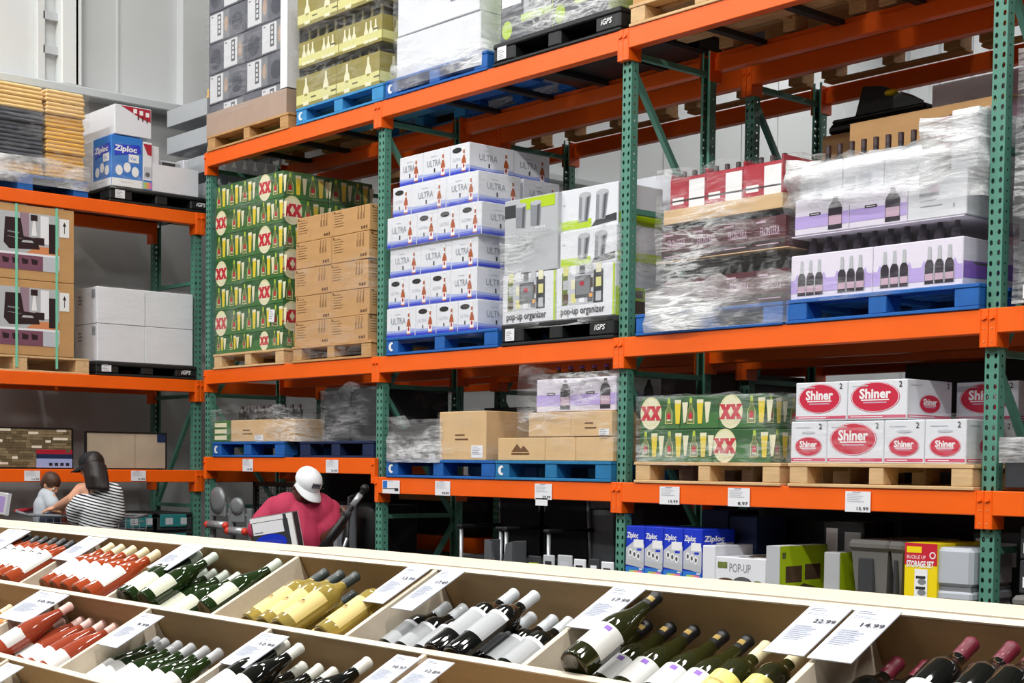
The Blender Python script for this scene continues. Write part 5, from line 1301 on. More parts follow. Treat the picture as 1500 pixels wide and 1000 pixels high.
for k, (px, z, s) in enumerate(((500, 1.36, 0.3), (520, 1.22, 0.3))):
    cb('black_carton', xat(px, 730, 0.3), xat(px, 730, 0.3)+0.5, 0.3+0.02*k, 0.7, 0.0, z, 'black_matt', ['black carton behind the exercise machine', 'second black carton behind the exercise machine, by the post'][k], 'carton') if k == 0 else None
# --- second bay: bags, chairs, cartons
cb('display_stand', -2.36, -1.55, 0.10, 0.72, 0.0, 0.90, 'black_matt', 'black low stand carrying the golf bags behind the second bay', 'stand') if False else None
for k in range(3):
    p0 = xat(570+40*k, 755, 1.35)
    e = empty('black_bag', (p0, 1.24, R2L['bottom']+0.002 if False else 0.0)); COL.objects.unlink(e); bpy.data.objects.remove(e)
x0, x1 = xat(566, 755, 1.25), xat(664, 755, 1.25)
for k in range(2):
    e = empty('black_bag', (x0+(x1-x0)*0.5*k, -0+0.30, 0.58)); tag(e, ['black holdall with white crescent marks nearest the green post', 'second black holdall with white crescent marks'][k], 'bag')
    e.location = (-3.86+0.58*k, 1.19, R2L['bottom']+0.002)
    b = MB(); b.box(0, 0.56, 0, 0.38, 0, 0.29, 'black_matt', 0.07); part('body', b, e)
    b = MB(); f = Face(b, 'F', 0.56, 0.38, 0.29); f.lift = 0.003; f.poly([(0.26, 0.21), (0.32, 0.24), (0.38, 0.17), (0.30, 0.16)], 'mid_grey'); f.poly([(0.30, 0.05), (0.36, 0.13), (0.31, 0.13)], 'mid_grey'); part('logo_patch', b, e, 'pale grey patch')
sh = MB(); sh.box(-2.40, -1.22, 0.05, 0.75, 0.90, 0.965, 'orange', 0.004); tag(link('shelf_board', sh.mesh('shelf_board')), 'orange shelf edge under the black holdalls', 'shelf') if False else None
cb('carton', -3.80, -3.05, 1.21, 1.55, R2L['bottom']+0.294, R2L['bottom']+0.42, 'card', 'flat brown carton on top of the black holdalls', 'carton')
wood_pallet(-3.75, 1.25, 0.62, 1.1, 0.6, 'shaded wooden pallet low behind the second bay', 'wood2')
cb('carton', -3.7, -2.7, 1.28, 1.85, 0.0, 0.618, 'black_matt', 'black carton under the low shaded pallet', 'carton')
def patio_chair(x, y, z, rz, label):
    e = empty('folding_chair', (x, y, z), rz); tag(e, label, 'chair')
    for s in (-0.24, 0.24):
        b = MB(); b.tube([(s, 0, 0), (s, 0.0, 0.62)], 0.014, 'steel_light', 8); part('leg', b, e)
        b = MB(); b.tube([(s, 0.42, 0), (s, 0.36, 0.95)], 0.014, 'steel_light', 8); part('leg', b, e)
        b = MB(); b.box(s-0.03, s+0.03, -0.03, 0.42, 0.62, 0.645, 'black_pl', 0.008); part('armrest', b, e)
    b = MB(); b.box(-0.23, 0.23, 0.0, 0.42, 0.40, 0.43, 'black_matt', 0.01); part('seat', b, e)
    b = MB(); b.box(-0.24, 0.24, 0.36, 0.39, 0.43, 0.97, 'black_matt', 0.01); part('backrest', b, e)
    b = MB(); b.tube([(-0.24, 0, 0.18), (0.24, 0, 0.18)], 0.01, 'steel_light', 8); part('stretcher', b, e)
for k, px in enumerate((708, 768)):
    p = atY(px, 800, 0.05); patio_chair(p.x, 0.05, 0.62, 0.0, 'black folding chair with steel legs in the second bay, %s from the green bags' % ORD[k])
b = MB(); b.box(-1.35, -0.01, -0.02, 0.75, 0.0, 0.615, 'dk_grey', 0.01); tag(link('display_stand', b.mesh('display_stand')), 'grey low stand under the folding chairs', 'stand')
def scoop(mb, w, d, h): pass
e = empty('display_bin', (xat(727, 820, -0.05), -0.14, 0.0)); tag(e, 'grey open-fronted display bin with a scooped edge, in front of the folding chairs', 'bin')
b = MB(); W = xat(768, 820, -0.05)-xat(727, 820, -0.05); zt = atY(740, 790, -0.05).z
n = 10; pr = [(0, 0.0), (W, 0.0), (W, zt)]+[(W*0.5+W*0.26*cos(a), zt-0.02-0.16*sin(a)) for a in [pi*i/n for i in range(n+1)]]+[(0, zt)]
k = len(pr); b.add([(x, y, z) for y in (-0.02, 0.0) for x, z in pr], [tuple(range(k)), tuple(range(2*k-1, k-1, -1))]+[(i, i+k, (i+1) % k+k, (i+1) % k) for i in range(k)], 'dk_grey'); part('front_panel', b, e)
for s in (0, W-0.02):
    b = MB(); b.box(s, s+0.02, 0.0, 0.11, 0, zt, 'dk_grey', 0.003); part('side_panel', b, e)
cb('carton', xat(826, 770, 0.3)+0.02, xat(876, 770, 0.3), 0.45, 0.74, 0.617, atY(850, 746, 0.3).z, 'mid_grey', 'tall plain grey carton beside the folding chairs', 'carton')
smalls = [(773, 792, 813, 'charcoal', 'lime'), (795, 812, 812, 'lt_grey', 'ink'), (816, 838, 812, 'lt_grey', 'pale_ink'), (840, 858, 818, 'white_box', 'ink'), (862, 878, 818, 'charcoal', 'paper'), (880, 899, 822, 'white_box', 'ink')]
for k, (a, c, t, m, m2) in enumerate(smalls):
    zt = atY(a, t, -0.04).z; x0, x1 = xat(a, 830, -0.04), xat(c, 830, -0.04)
    def dr(mb, w, d, h, m2=m2, k=k):
        f = Face(mb, 'F', w, d, h)
        if k == 0: f.rect(w*0.1, h-0.075, w*0.9, h-0.045, 'lime'); f.rect(w*0.1, h-0.12, w*0.7, h-0.085, 'lime')
        else: f.rect(w*0.2, h-0.1, w*0.8, h-0.04, m2); f.rect(w*0.1, h-0.18, w*0.6, h-0.15, 'mid_grey')
    cb('tool_box', x0, x1-0.006, -0.04, 0.0-0.024, 0.0, zt, m, 'small %s product box in front of the folding chairs, %s in its row' % (['black and lime', 'pale grey', 'plain pale grey', 'white and black', 'charcoal', 'white'][k], ORD[k]), 'box', draw=dr)
# --- third bay: bag cartons, pop-up boxes, bins
xs = [xat(q, 800, -0.05) for q in (916, 943.5, 971, 1000, 1028)]
zt = atY(916, 769, -0.05).z
b = MB(); b.box(0.12, 2.46, 0.0-0.04, 0.78, 0.0, 0.80, 'card2', 0.005); 
wood_pallet(0.10, -0.05, 0.0, 1.15, 0.9, 'wooden floor pallet under the blue bag cartons', 'wood')
wood_pallet(1.30, -0.05, 0.0, 1.15, 0.9, 'wooden floor pallet under the storage bins', 'wood')
h = 0.345
zc = zt
lv = 0
while zc > 0.2:
    z0 = max(zc-h, PH+0.002)
    for i in range(4):
        put('bag_carton', carton('blue_bag_carton', xs[i+1]-xs[i]-0.003, 0.30, zc-z0-0.003, 'zip_blue', ziploc), xs[i]+0.0015, -0.045, z0+0.001, 'blue bag carton, %s from the green post, %s row from the top' % (ORD[i], ORD[lv]), 'bag carton', 'blue bag cartons')
    zc = z0; lv += 1
for k in range(2):
    x0 = xs[2]+0.22*k; z1 = atY(1040, 745 if k == 0 else 752, 0.3).z
    put('bag_carton', carton('navy_bag_carton%d' % k, 0.21, 0.3, z1-PH-0.01, 'navy', lambda mb, w, d, h: (lambda f: (f.rect(w*0.1, h-0.32, w*0.35, h-0.2, 'lt_grey'), f.text('Vac', w*0.65, h-0.22, 0.05, 'pale_ink', 0.02)))(Face(mb, 'F', w, d, h))), x0, 0.30, PH+0.003, 'shaded navy bag carton behind the blue ones, %s' % ORD[k], 'bag carton')
def popup(mb, w, d, h):
    f = Face(mb, 'F', w, d, h); f.text('POP-UP', w*0.5, h*0.80, 0.05, 'mid_grey', -0.004, 0, w*0.42); f.rect(0.02, h*0.78, 0.09, h*0.9, 'photo_green')
    f.ell(w*0.22, h*0.5, 0.07, 0.03, 'photo_brown'); f.ell(w*0.55, h*0.52, 0.07, 0.035, 'dk_grey'); f.ell(w*0.85, h*0.48, 0.05, 0.03, 'photo_green')
    t = Face(mb, 'T', w, d, h); t.ell(w*0.55, d*0.45, w*0.3, d*0.22, 'photo_brown'); t.ell(w*0.75, d*0.8, w*0.12, d*0.1, 'dk_grey'); t.rect(w*0.35, d*0.08, w*0.5, d*0.16, 'dk_grey'); t.rect(w*0.55, d*0.08, w*0.65, d*0.16, 'mid_grey')
x0, x1 = xat(1047, 830, -0.05), xat(1121, 830, -0.05); zt = atY(1085, 817, -0.05).z
put('popup_box', carton('popup_box', x1-x0, 0.5, 0.30, 'white_box', popup), x0, -0.045, zt-0.30, 'white box with grey lettering and food pictures between the bag cartons and the lime box', 'box')
cb('carton', x0+0.02, x1-0.02, -0.02, 0.5, PH+0.002, zt-0.302, 'card', 'brown carton under the white pop-up box', 'carton')
def limeorg(mb, w, d, h):
    g = Face(mb, 'R', w, d, h); g.rect(0.0, 0.0, d, h, 'lime'); g.rect(d*0.12, h*0.42, d*0.46, h*0.68, 'photo_brown'); g.rect(d*0.52, h*0.45, d*0.85, h*0.7, 'photo_brown'); g.poly([(d*0.2, 0.02), (d*0.8, 0.02), (d*0.75, h*0.33), (d*0.5, h*0.40), (d*0.25, h*0.28)], 'photo_brown'); g.rect(0.02, h*0.8, d*0.12, h*0.9, 'photo_green')
    f = Face(mb, 'F', w, d, h); f.rect(0, 0, w, h, 'lt_grey')
x2 = xat(1142, 830, -0.05); zl = atY(1142, 800, -0.05).z
put('popup_box', carton('lime_org', x2-x1-0.006, 0.44, 0.36, 'white_box', limeorg), x1+0.003, -0.045, zl-0.36, 'white box with a lime side and food photo beside the pop-up box', 'box')
cb('carton', x1+0.005, x2-0.01, -0.04, 0.38, PH+0.002, zl-0.362, 'card', 'brown carton under the lime-sided box', 'carton')
xk = xs[4]
put('popup_box', carton('lime_slim', x0-xk-0.006, 0.44, 0.5, 'white_box', None), xk+0.003, -0.045, zt-0.44, 'slim white box end between the bag cartons and the pop-up box', 'box')
cb('carton', xk+0.005, x0-0.006, -0.04, 0.38, PH+0.002, zt-0.442, 'card', 'brown carton under the slim white box', 'carton')
# grey storage bins
def bin_(x, y, z, w, d, h, m, label, dark=True):
    e = empty('storage_bin', (x, y, z)); tag(e, label, 'storage bin')
    b = MB(); t = 0.03
    vs = [(t, t, 0), (w-t, t, 0), (w-t, d-t, 0), (t, d-t, 0), (0, 0, h), (w, 0, h), (w, d, h), (0, d, h)]
    b.add(vs, [(3, 2, 1, 0), (0, 1, 5, 4), (1, 2, 6, 5), (2, 3, 7, 6), (3, 0, 4, 7)], m)
    part('body', b, e)
    b = MB(); b.box(-0.02, w+0.02, -0.02, d+0.02, h, h+0.06, m, 0.02); part('lid', b, e)
    if dark:
        b = MB(); b.box(w*0.18, w*0.62, -0.002, 0.02, h*0.35, h*0.9, 'charcoal', 0.01); part('label_panel', b, e, 'dark label panel')
    return e
xa, xb, xc = xat(1247, 830, 0.05), xat(1305, 830, 0.05), xat(1375, 830, 0.05)
zt = atY(1260, 790, 0.05).z
bin_(xa, 0.05, zt-0.42, xb-xa-0.02, 0.55, 0.36, 'bin_grey', 'grey lidded bin with dark panel nearest the lime boxes')
bin_(xb, 0.05, zt-0.42, xat(1322, 830, 0.05)-xb, 0.55, 0.36, 'bin_grey', 'second grey lidded bin, behind the red and yellow sleeve')
cb('carton', xa+0.01, xat(1320, 830, 0.05), 0.06, 0.6, PH+0.002, zt-0.424, 'bin_grey', 'grey carton under the two grey bins', 'carton')
cb('popup_box', xat(1206, 840, 0.1), xat(1230, 840, 0.1), 0.1, 0.4, PH+0.003, atY(1210, 808, 0.1).z, 'lt_grey', 'grey and lime box leaning beside the bins', 'box', draw=lambda mb, w, d, h: Face(mb, 'R', w, d, h).rect(0, 0, d, h, 'lime'))
# storage set with sleeve
xa, xb, xc = xat(1324, 840, -0.06), xat(1372, 840, -0.06), 2.515
zt = atY(1372, 801, -0.06).z
e = empty('drawer_set', (xa+0.01, -0.045, zt-0.62)); tag(e, 'stack of clear drawers in a red and yellow sleeve by the green post', 'storage drawers')
b = MB(); W = xc-xa-0.02; b.box(0, W, 0, 0.4, 0.42, 0.62, 'storage', 0.02)
part('top_box', b, e)
for k in range(6):
    b = MB(); b.box(0, W, 0, 0.4, 0.07*k, 0.07*k+0.05, 'storage', 0.012); b.box(0.01, W-0.01, 0.01, 0.39, 0.07*k+0.05, 0.07*k+0.07, 'mid_grey'); part('drawer', b, e)
b = MB(); SW = xb-xa-0.01; SH = 0.66; b.box(-0.008, SW, -0.012, 0.41, 0, 0.635, 'yellow'); f = Face(b, 'F', SW+0.008, 0.42, 0.635); f.o = Vector((-0.008, -0.012, 0)); h = 0.635; w = SW+0.008
zr = h-(atY(1330, 801, -0.06).z-atY(1330, 833, -0.06).z)
f.rect(0, zr, w, h, 'red'); f.rect(w*0.06, h-0.05, w*0.52, h-0.018, 'yellow'); f.text('BUCKLE UP', w*0.36, h-0.072, 0.018, 'white', 0.0, 0, w*0.58); f.text('STORAGE SET', w*0.48, h-0.108, 0.036, 'white', 0.04, 0, w*0.84)
f.ell(w*0.86, h-0.06, 0.018, 0.018, 'paper'); f.ell(w*0.86, h-0.06, 0.012, 0.012, 'red')
f.rect(w*0.32, zr-0.21, w*0.72, zr-0.02, 'white')
for k in range(3): f.rect(w*0.36, zr-0.07-0.055*k, w*0.66, zr-0.055-0.055*k, 'ink'); f.ell(w*0.55, zr-0.085-0.055*k, w*0.13, 0.016, 'mid_grey')
part('sleeve', b, e, 'red and yellow printed sleeve')
cb('carton', xa+0.0, xc-0.02, -0.03, 0.36, PH+0.002, zt-0.622, 'card', 'brown carton under the drawer set', 'carton')
# past the post
wood_pallet(2.64, -0.05, 0.0, 1.15, 0.9, 'wooden floor pallet past the last green post', 'wood')
bin_(2.72, 0.0, 0.62, 0.5, 0.5, 0.40, 'bin_grey', 'grey lidded bin past the last green post')
cb('carton', 2.70, 3.3, 0.0, 0.55, PH+0.002, 0.618, 'bin_grey', 'grey carton under the bin past the last green post', 'carton')
def mini(mb, w, d, h):
    f = Face(mb, 'F', w, d, h); f.rect(0.02, 0.03, w*0.4, h*0.5, 'white'); f.text('Mini', w*0.2, h*0.27, 0.04, 'ink', 0.02); f.rect(w*0.45, h*0.2, w*0.9, h*0.35, 'mid_grey'); f.poly([(0.02, h*0.6), (w*0.4, h*0.9), (w*0.95, h*0.95), (w*0.9, h*0.6)], 'dk_grey')
for k in range(2):
    cb('carton', 2.70, 3.35, 0.0+0.06, 0.55, 1.085+0.17*k, 1.25+0.17*k, 'charcoal', ['dark carton with white printed panel past the last post, lower', 'dark carton with white printed panel past the last post, upper'][k], 'carton', draw=mini)
# black stock filling the back of the floor level
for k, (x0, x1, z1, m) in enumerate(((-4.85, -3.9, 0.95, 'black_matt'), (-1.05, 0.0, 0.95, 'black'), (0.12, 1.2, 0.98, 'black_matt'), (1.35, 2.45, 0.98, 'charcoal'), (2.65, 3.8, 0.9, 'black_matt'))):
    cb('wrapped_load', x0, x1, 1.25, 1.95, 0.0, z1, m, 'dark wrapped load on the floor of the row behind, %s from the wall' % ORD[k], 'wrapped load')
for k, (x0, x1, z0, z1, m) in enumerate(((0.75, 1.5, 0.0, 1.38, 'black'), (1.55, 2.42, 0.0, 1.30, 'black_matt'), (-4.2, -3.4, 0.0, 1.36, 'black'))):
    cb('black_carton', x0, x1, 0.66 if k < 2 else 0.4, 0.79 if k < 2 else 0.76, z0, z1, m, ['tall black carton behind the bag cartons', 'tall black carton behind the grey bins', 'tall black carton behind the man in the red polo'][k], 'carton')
for k, (px, z) in enumerate(((1222, 1.38), (1400, 1.30), (1440, 1.36))):
    p = atY(px, 750, 0.62)
    cb('tool_box', p.x, p.x+0.28, 0.52, 0.65, 1.0, z, 'charcoal', 'dark tool box with white print under the beam, %s from the lime boxes' % ORD[k], 'box', draw=lambda mb, w, d, h: (Face(mb, 'F', w, d, h).rect(0.02, h*0.4, 0.1, h*0.9, 'white'), Face(mb, 'F', w, d, h).rect(0.15, h*0.5, 0.26, h*0.85, 'lt_grey')))
# ------------------------------------------------------------------ sloping wooden wine display
SA = radians(28)
DV = Vector((0, cos(SA), sin(SA))); NV = Vector((0, -sin(SA), cos(SA)))
O0 = Vector((0, -4.263, 1.41))
SL = Matrix.Translation(O0) @ Matrix(((1, 0, 0), (0, cos(SA), -sin(SA)), (0, sin(SA), cos(SA)))).to_4x4()   # (x, along the slope, height over it)
ROWL, DEP = 0.36, 0.195
def slope_px(x, y, h):
    r = ray(x, y); t = (O0+NV*h-CAM).dot(NV)/r.dot(NV); q = CAM+r*t
    return q.x, (q-O0).dot(DV)
disp = empty('wine_display', (2.6, -4.6, 0)); tag(disp, 'long sloping plywood wine display divided into bins along the front', 'wine display')
def dpart(name, mb, label=None):
    o = part(name, mb, disp, label); o.matrix_parent_inverse = Matrix.Translation((-2.6, 4.6, 0)); return o
X0, X1 = -0.75, 5.92
XD = [[0.08-0.67, 0.08, 0.75, 1.42, 2.093, 2.76, 3.425, 4.105, 4.785, 5.46], [-0.26, 0.41, 1.08, 1.745, 2.42, 3.10, 3.775, 4.45, 5.12], [0.08-0.67, 0.08, 0.75, 1.42, 2.093, 2.76, 3.425, 4.105, 4.785, 5.46]]
for r in range(3):
    s1 = -ROWL*r; s0 = s1-ROWL
    b = MB(); b.box(X0, X1, s1-0.0, s1+0.017, -DEP-0.02, -0.001, 'ply_shaded', 0.0, SL); b.box(X0, X1, s1-0.001, s1+0.018, -0.001, 0.003, 'ply', 0.0, SL); dpart('back_panel', b)
    b = MB(); b.box(X0, X1, s0+0.018, s1, -DEP-0.02, -DEP, 'ply', 0.0, SL); dpart('bin_floor', b)
    for x in XD[r]:
        b = MB(); b.box(x-0.008, x+0.008, s0+0.018, s1-0.0015, -DEP, 0.002, 'ply', 0.001, SL); dpart('divider', b)
b = MB(); b.box(X0, X1, -ROWL*3-0.0, -ROWL*3+0.018, -DEP-0.02, 0.003, 'ply', 0, SL); dpart('front_rail', b)
b = MB(); b.box(X0, 2.62, -4.247, -4.06, 1.4135, 1.425, 'ply', 0.003); dpart('top_board', b)
b = MB(); b.box(2.6235, X1, -4.243, -4.022, 1.4135, 1.427, 'ply', 0.003); dpart('top_board', b)
b = MB()
pf = [(-4.07, 0.0), (-4.07, 1.413), (-4.246, 1.413), (-4.155, 1.243)] + [(-5.08, 0.73), (-5.08, 0.0)]
k = len(pf); b.add([(x, y, z) for x in (X0+0.01, X1-0.01) for y, z in pf], [tuple(range(k)), tuple(range(2*k-1, k-1, -1))]+[(i, (i+1) % k, (i+1) % k+k, i+k) for i in range(k)], 'ply'); dpart('base', b)

# ---- bottles: glass body with a foil capsule and a paper label
for nm, col, ro, tr in (('glass_black', '0d0f0d', 0.06, 0), ('glass_green', '1d3012', 0.06, 0.0), ('glass_rose', 'cf5a30', 0.06, 0.45), ('glass_rose2', 'c4573a', 0.06, 0.45), ('glass_gold', 'cdb45a', 0.06, 0.5), ('glass_peach', 'e0a060', 0.08, 0.2), ('glass_olive', '26280f', 0.06, 0)):
    mat(nm, col, ro, spec=0.6, coat=0.5, trans=tr)
for nm, col in (('cap_mint', 'cfd9cc'), ('cap_cream', 'e9dcb4'), ('cap_white2', 'e6e6dc'), ('cap_silver', 'b4b6b8'), ('cap_grey', 'cfd4d8'), ('cap_dark', '3c4442'), ('cap_black', '18181a'), ('cap_pink', 'e9c2b8'), ('cap_maroon', '6e1f31'), ('cap_navy', '1d2352'), ('lab_white', 'dededb'), ('lab_cream', 'd9dcc6'), ('lab_yellow', 'e3cd84'), ('lab_grey', 'aaadb0'), ('lab_butter', 'eedf7c'), ('gold', 'b59a55')):
    mat(nm, col, 0.42, coat=0.1)
def wine_kind(name, glass, cap, label, shape='bordeaux', lab=(0.05, 0.14), mark=None, L=0.30, r=0.0375, arc=1.25):
    n = 24
    if shape == 'bordeaux': pr = [(0.001, 0.006), (r*0.7, 0.004), (r*0.93, 0), (r, 0.006), (r, 0.185), (r*0.9, 0.2), (r*0.62, 0.214), (0.0165, 0.228), (0.0142, 0.245)]
    elif shape == 'flute': pr = [(0.001, 0.006), (r*0.7, 0.004), (r*0.93, 0), (r, 0.006), (r, 0.13), (r*0.85, 0.175), (r*0.6, 0.215), (0.0165, 0.245), (0.0142, 0.26)]
    else: pr = [(0.001, 0.006), (r*0.7, 0.004), (r*0.93, 0), (r, 0.006), (r, 0.145), (r*0.92, 0.165), (r*0.72, 0.19), (r*0.5, 0.215), (0.0165, 0.24), (0.0145, 0.255)]
    pr = pr+[(0.0142, L-0.012), (0.001, L-0.011)]
    b = MB(); b.lathe(pr, glass, n); body = b.mesh(name)
    b = MB(); b.lathe([(0.0146, 0.243), (0.0152, 0.244), (0.0152, 0.252), (0.0149, L-0.014), (0.0158, L-0.012), (0.0158, L-0.004), (0.013, L), (0.001, L+0.0005)], cap, 16)
    cm = b.mesh('capsule')
    lm = None
    if label:
        b = MB(); rr = r+0.0006; z0, z1 = lab
        b.lathe([(rr, z0), (rr, z1)], label, 18, -arc, arc)
        if mark:
            rm = rr+0.0004
            for zz0, zz1, a, mm in mark: b.lathe([(rm, zz0), (rm, zz1)], mm, 8, -a, a)
        lm = b.mesh('label')
    return name, body, cm, lm
KIND = {
 'burgundy': wine_kind('wine_bottle', 'glass_olive', 'cap_black', 'lab_white', 'burgundy', (0.045, 0.125), [(0.105, 0.118, 0.2, 'purple')], r=0.0385),
 'yellow_label': wine_kind('wine_bottle', 'glass_olive', 'cap_cream', 'lab_butter', 'bordeaux', (0.05, 0.15), [(0.11, 0.116, 0.5, 'gold'), (0.09, 0.094, 0.4, 'gold')]),
 'grey_label': wine_kind('wine_bottle', 'glass_black', 'cap_grey', 'lab_grey', 'bordeaux', (0.07, 0.168), [(0.157, 0.1665, 1.2, 'paper')]),
 'gold_wine': wine_kind('wine_bottle', 'glass_gold', 'cap_dark', 'lab_yellow', 'bordeaux', (0.035, 0.155), [(0.09, 0.1, 0.3, 'gold'), (0.1, 0.106, 0.15, 'card_ink')]),
 'green_wine': wine_kind('wine_bottle', 'glass_green', 'cap_mint', 'lab_cream', 'burgundy', (0.03, 0.115), [(0.082, 0.085, 0.7, 'pale_ink')]),
 'rose_cream': wine_kind('wine_bottle', 'glass_rose', 'cap_cream', 'lab_white', 'burgundy', (0.05, 0.145), [(0.10, 0.112, 0.25, 'pale_ink'), (0.075, 0.083, 0.15, 'pale_ink')]),
 'rose_black': wine_kind('wine_bottle', 'glass_rose', 'cap_black', 'lab_white', 'flute', (0.06, 0.185), [(0.155, 0.16, 0.35, 'ink'), (0.145, 0.155, 0.06, 'ink')]),
 'rose_pink': wine_kind('wine_bottle', 'glass_rose2', 'cap_pink', 'lab_white', 'flute', (0.03, 0.10), [(0.08, 0.084, 0.2, 'pale_ink')]),
 'silver': wine_kind('wine_bottle', 'glass_green', 'cap_silver', 'lab_white', 'burgundy', (0.035, 0.135), None),
 'cream': wine_kind('wine_bottle', 'glass_black', 'cap_white2', 'lab_white', 'burgundy', (0.03, 0.11), None, r=0.0385),
 'maroon': wine_kind('wine_bottle', 'glass_black', 'cap_maroon', 'lab_white', 'bordeaux', (0.03, 0.12), None),
 'peach': wine_kind('wine_bottle', 'glass_peach', 'cap_cream', 'lab_white', 'burgundy', (0.03, 0.11), None),
 'navy': wine_kind('wine_bottle', 'glass_green', 'cap_navy', 'lab_white', 'bordeaux', (0.05, 0.12), None)}
for k in ('burgundy',):
    b = MB(); b.lathe([(0.0158, 0.262), (0.0158, 0.276)], 'gold', 10, -0.5, 0.5); KIND[k] = KIND[k]+(b.mesh('capsule_crest'),)
_base = Matrix((NV.cross(DV)*0+NV, DV.cross(NV), DV)).transposed()   # local x = out of the slope, z = up the slope
H0_, H1, H2, H3 = -DEP+0.0385, -DEP+0.0385+0.072, -DEP+0.0385+0.138, -DEP+0.0385+0.172
def wine(kind, px, py, h, row, label, group, roll=0.0, L=0.30, r=0.0375, xr=None):
    x, s = slope_px(px, py, h)
    s1 = -ROWL*row
    s = min(s, s1-0.012); s = max(s, s1-ROWL+0.022+L)
    p = O0+DV*(s-L)+NV*h; p.x = x
    if xr is not None: p.x = min(max(p.x, xr[0]), xr[1])
    K = KIND[kind]
    o = bpy.data.objects.new(K[0], K[1]); COL.objects.link(o)
    rot = _base @ Matrix.Rotation(roll, 3, 'Z')
    o.matrix_world = Matrix.Translation(p) @ rot.to_4x4()
    tag(o, label, 'wine bottle', group)
    c = link('capsule', K[2], o)
    if K[3]: link('label', K[3], o)
    if len(K) > 4: link('crest', K[4], c)
    return o
def bin_of(kind, row, xlo, xhi, pts, what, group, roll=0.45):
    """pts: (px, py, layer) of each neck tip, from the end-wall side on."""
    n = len(pts)
    for i, (px, py, ly_) in enumerate(pts):
        if i == 0 and kind not in ('navy', 'peach') and n > 1:
            for q in range(7):
                xx = xlo+0.055+(xhi-xlo-0.11)*q/6; s_ = -ROWL*row-ROWL+0.023+0.30
                pp = O0+DV*(s_-0.30)+NV*H0_; pp.x = xx; K = KIND[kind]
                o_ = bpy.data.objects.new(K[0], K[1]); COL.objects.link(o_); o_.matrix_world = Matrix.Translation(pp) @ (_base @ Matrix.Rotation(roll, 3, 'Z')).to_4x4()
                tag(o_, what+', lying under the others', 'wine bottle', group+', bottom layer'); link('capsule', K[2], o_); link('label', K[3], o_)
        place = 'alone in its bin' if n == 1 else '%s from the end-wall side' % ORD[i] if i < n-1 else 'last towards the open end'
        wine(kind, px, py, (H1, H2, H3)[ly_], row, '%s, %s' % (what, place), group, roll+random.uniform(-0.12, 0.12), xr=(xlo+0.048, xhi-0.048))
D1, D2 = XD[0], XD[1]
bin_of('burgundy', 0, D1[7], D1[8], [(955, 880, 2), (950, 914, 0), (985, 917, 0), (1021, 920, 0), (1062, 929, 0), (1098, 936, 0)], 'dark burgundy-shaped bottle with white label, back row', 'dark bottles with white crest label')
bin_of('yellow_label', 0, D1[7], D1[8], [(1123, 947, 0), (1166, 963, 0)], 'dark bottle with butter yellow label by the 22.99 card', 'yellow label bottles', 0.2)
bin_of('grey_label', 0, D1[6], D1[7], [(645, 892, 0), (674, 895, 0), (702, 899, 0), (754, 869, 1), (783, 873, 1), (780, 903, 0), (810, 908, 0), (832, 912, 0)], 'black bottle with grey label and pale grey capsule', 'grey label bottles', 0.1)
bin_of('gold_wine', 0, D1[5], D1[6], [(443, 862, 1), (464, 866, 1), (483, 871, 1), (484, 895, 0), (543, 883, 1), (515, 905, 0)], 'golden white wine bottle with yellow label', 'golden wine bottles', 0.1)
bin_of('green_wine', 0, D1[4], D1[5], [(284, 806, 1), (298, 808, 1), (317, 813, 1), (303, 836, 0), (319, 836, 0), (336, 838, 0), (352, 842, 0), (411, 822, 1)], 'dark green bottle with pale mint capsule', 'mint capsule bottles', 0.1)
bin_of('rose_cream', 0, D1[3], D1[4], [(166, 799, 1), (181, 801, 1), (198, 803, 1), (216, 806, 1), (233, 809, 1), (208, 812, 0), (228, 818, 0)], 'rose wine bottle with cream capsule', 'cream capsule rose bottles', 0.1)
bin_of('rose_black', 0, D1[2], D1[3], [(46, 786, 1), (58, 788, 1), (71, 789, 1), (84, 791, 1), (97, 792, 1), (109, 795, 1)], 'rose wine bottle with black capsule', 'black capsule rose bottles', 0.1)
bin_of('maroon', 0, D1[8], D1[9], [(1295, 992, 0), (1338, 997, 0), (1400, 968, 1), (1456, 979, 1), (1498, 983, 1)], 'dark bottle with maroon capsule', 'maroon capsule bottles', 0.2)
bin_of('rose_pink', 1, D2[3], D2[4], [(72, 908, 0), (88, 912, 0), (105, 886, 1), (127, 904, 0), (144, 904, 0), (161, 908, 0), (178, 912, 0)], 'rose wine bottle with pale pink capsule', 'pink capsule rose bottles', 0.2)
bin_of('silver', 1, D2[4], D2[5], [(226, 938, 0), (245, 939, 0), (264, 943, 0), (283, 947, 0), (304, 951, 0), (324, 954, 0)], 'dark green bottle with silver capsule', 'silver capsule bottles', 0.2)
bin_of('cream', 1, D2[5], D2[6], [(421, 941, 1), (442, 947, 1), (447, 974, 0), (471, 977, 0), (492, 982, 0), (533, 974, 1)], 'black bottle with off-white capsule', 'off-white capsule bottles', 0.2)
bin_of('peach', 1, D2[2], D2[3], [(2, 878, 0), (18, 889, 0), (35, 894, 0)], 'peach coloured wine bottle', 'peach wine bottles', 0.2)
bin_of('rose_pink', 1, D2[2], D2[3], [(50, 898, 0)], 'rose wine bottle beside the peach bottles', None, 0.2)
bin_of('navy', 2, D1[4], D1[5], [(33, 990, 0)], 'bottle with navy capsule in the front row of bins', None, 0.2)

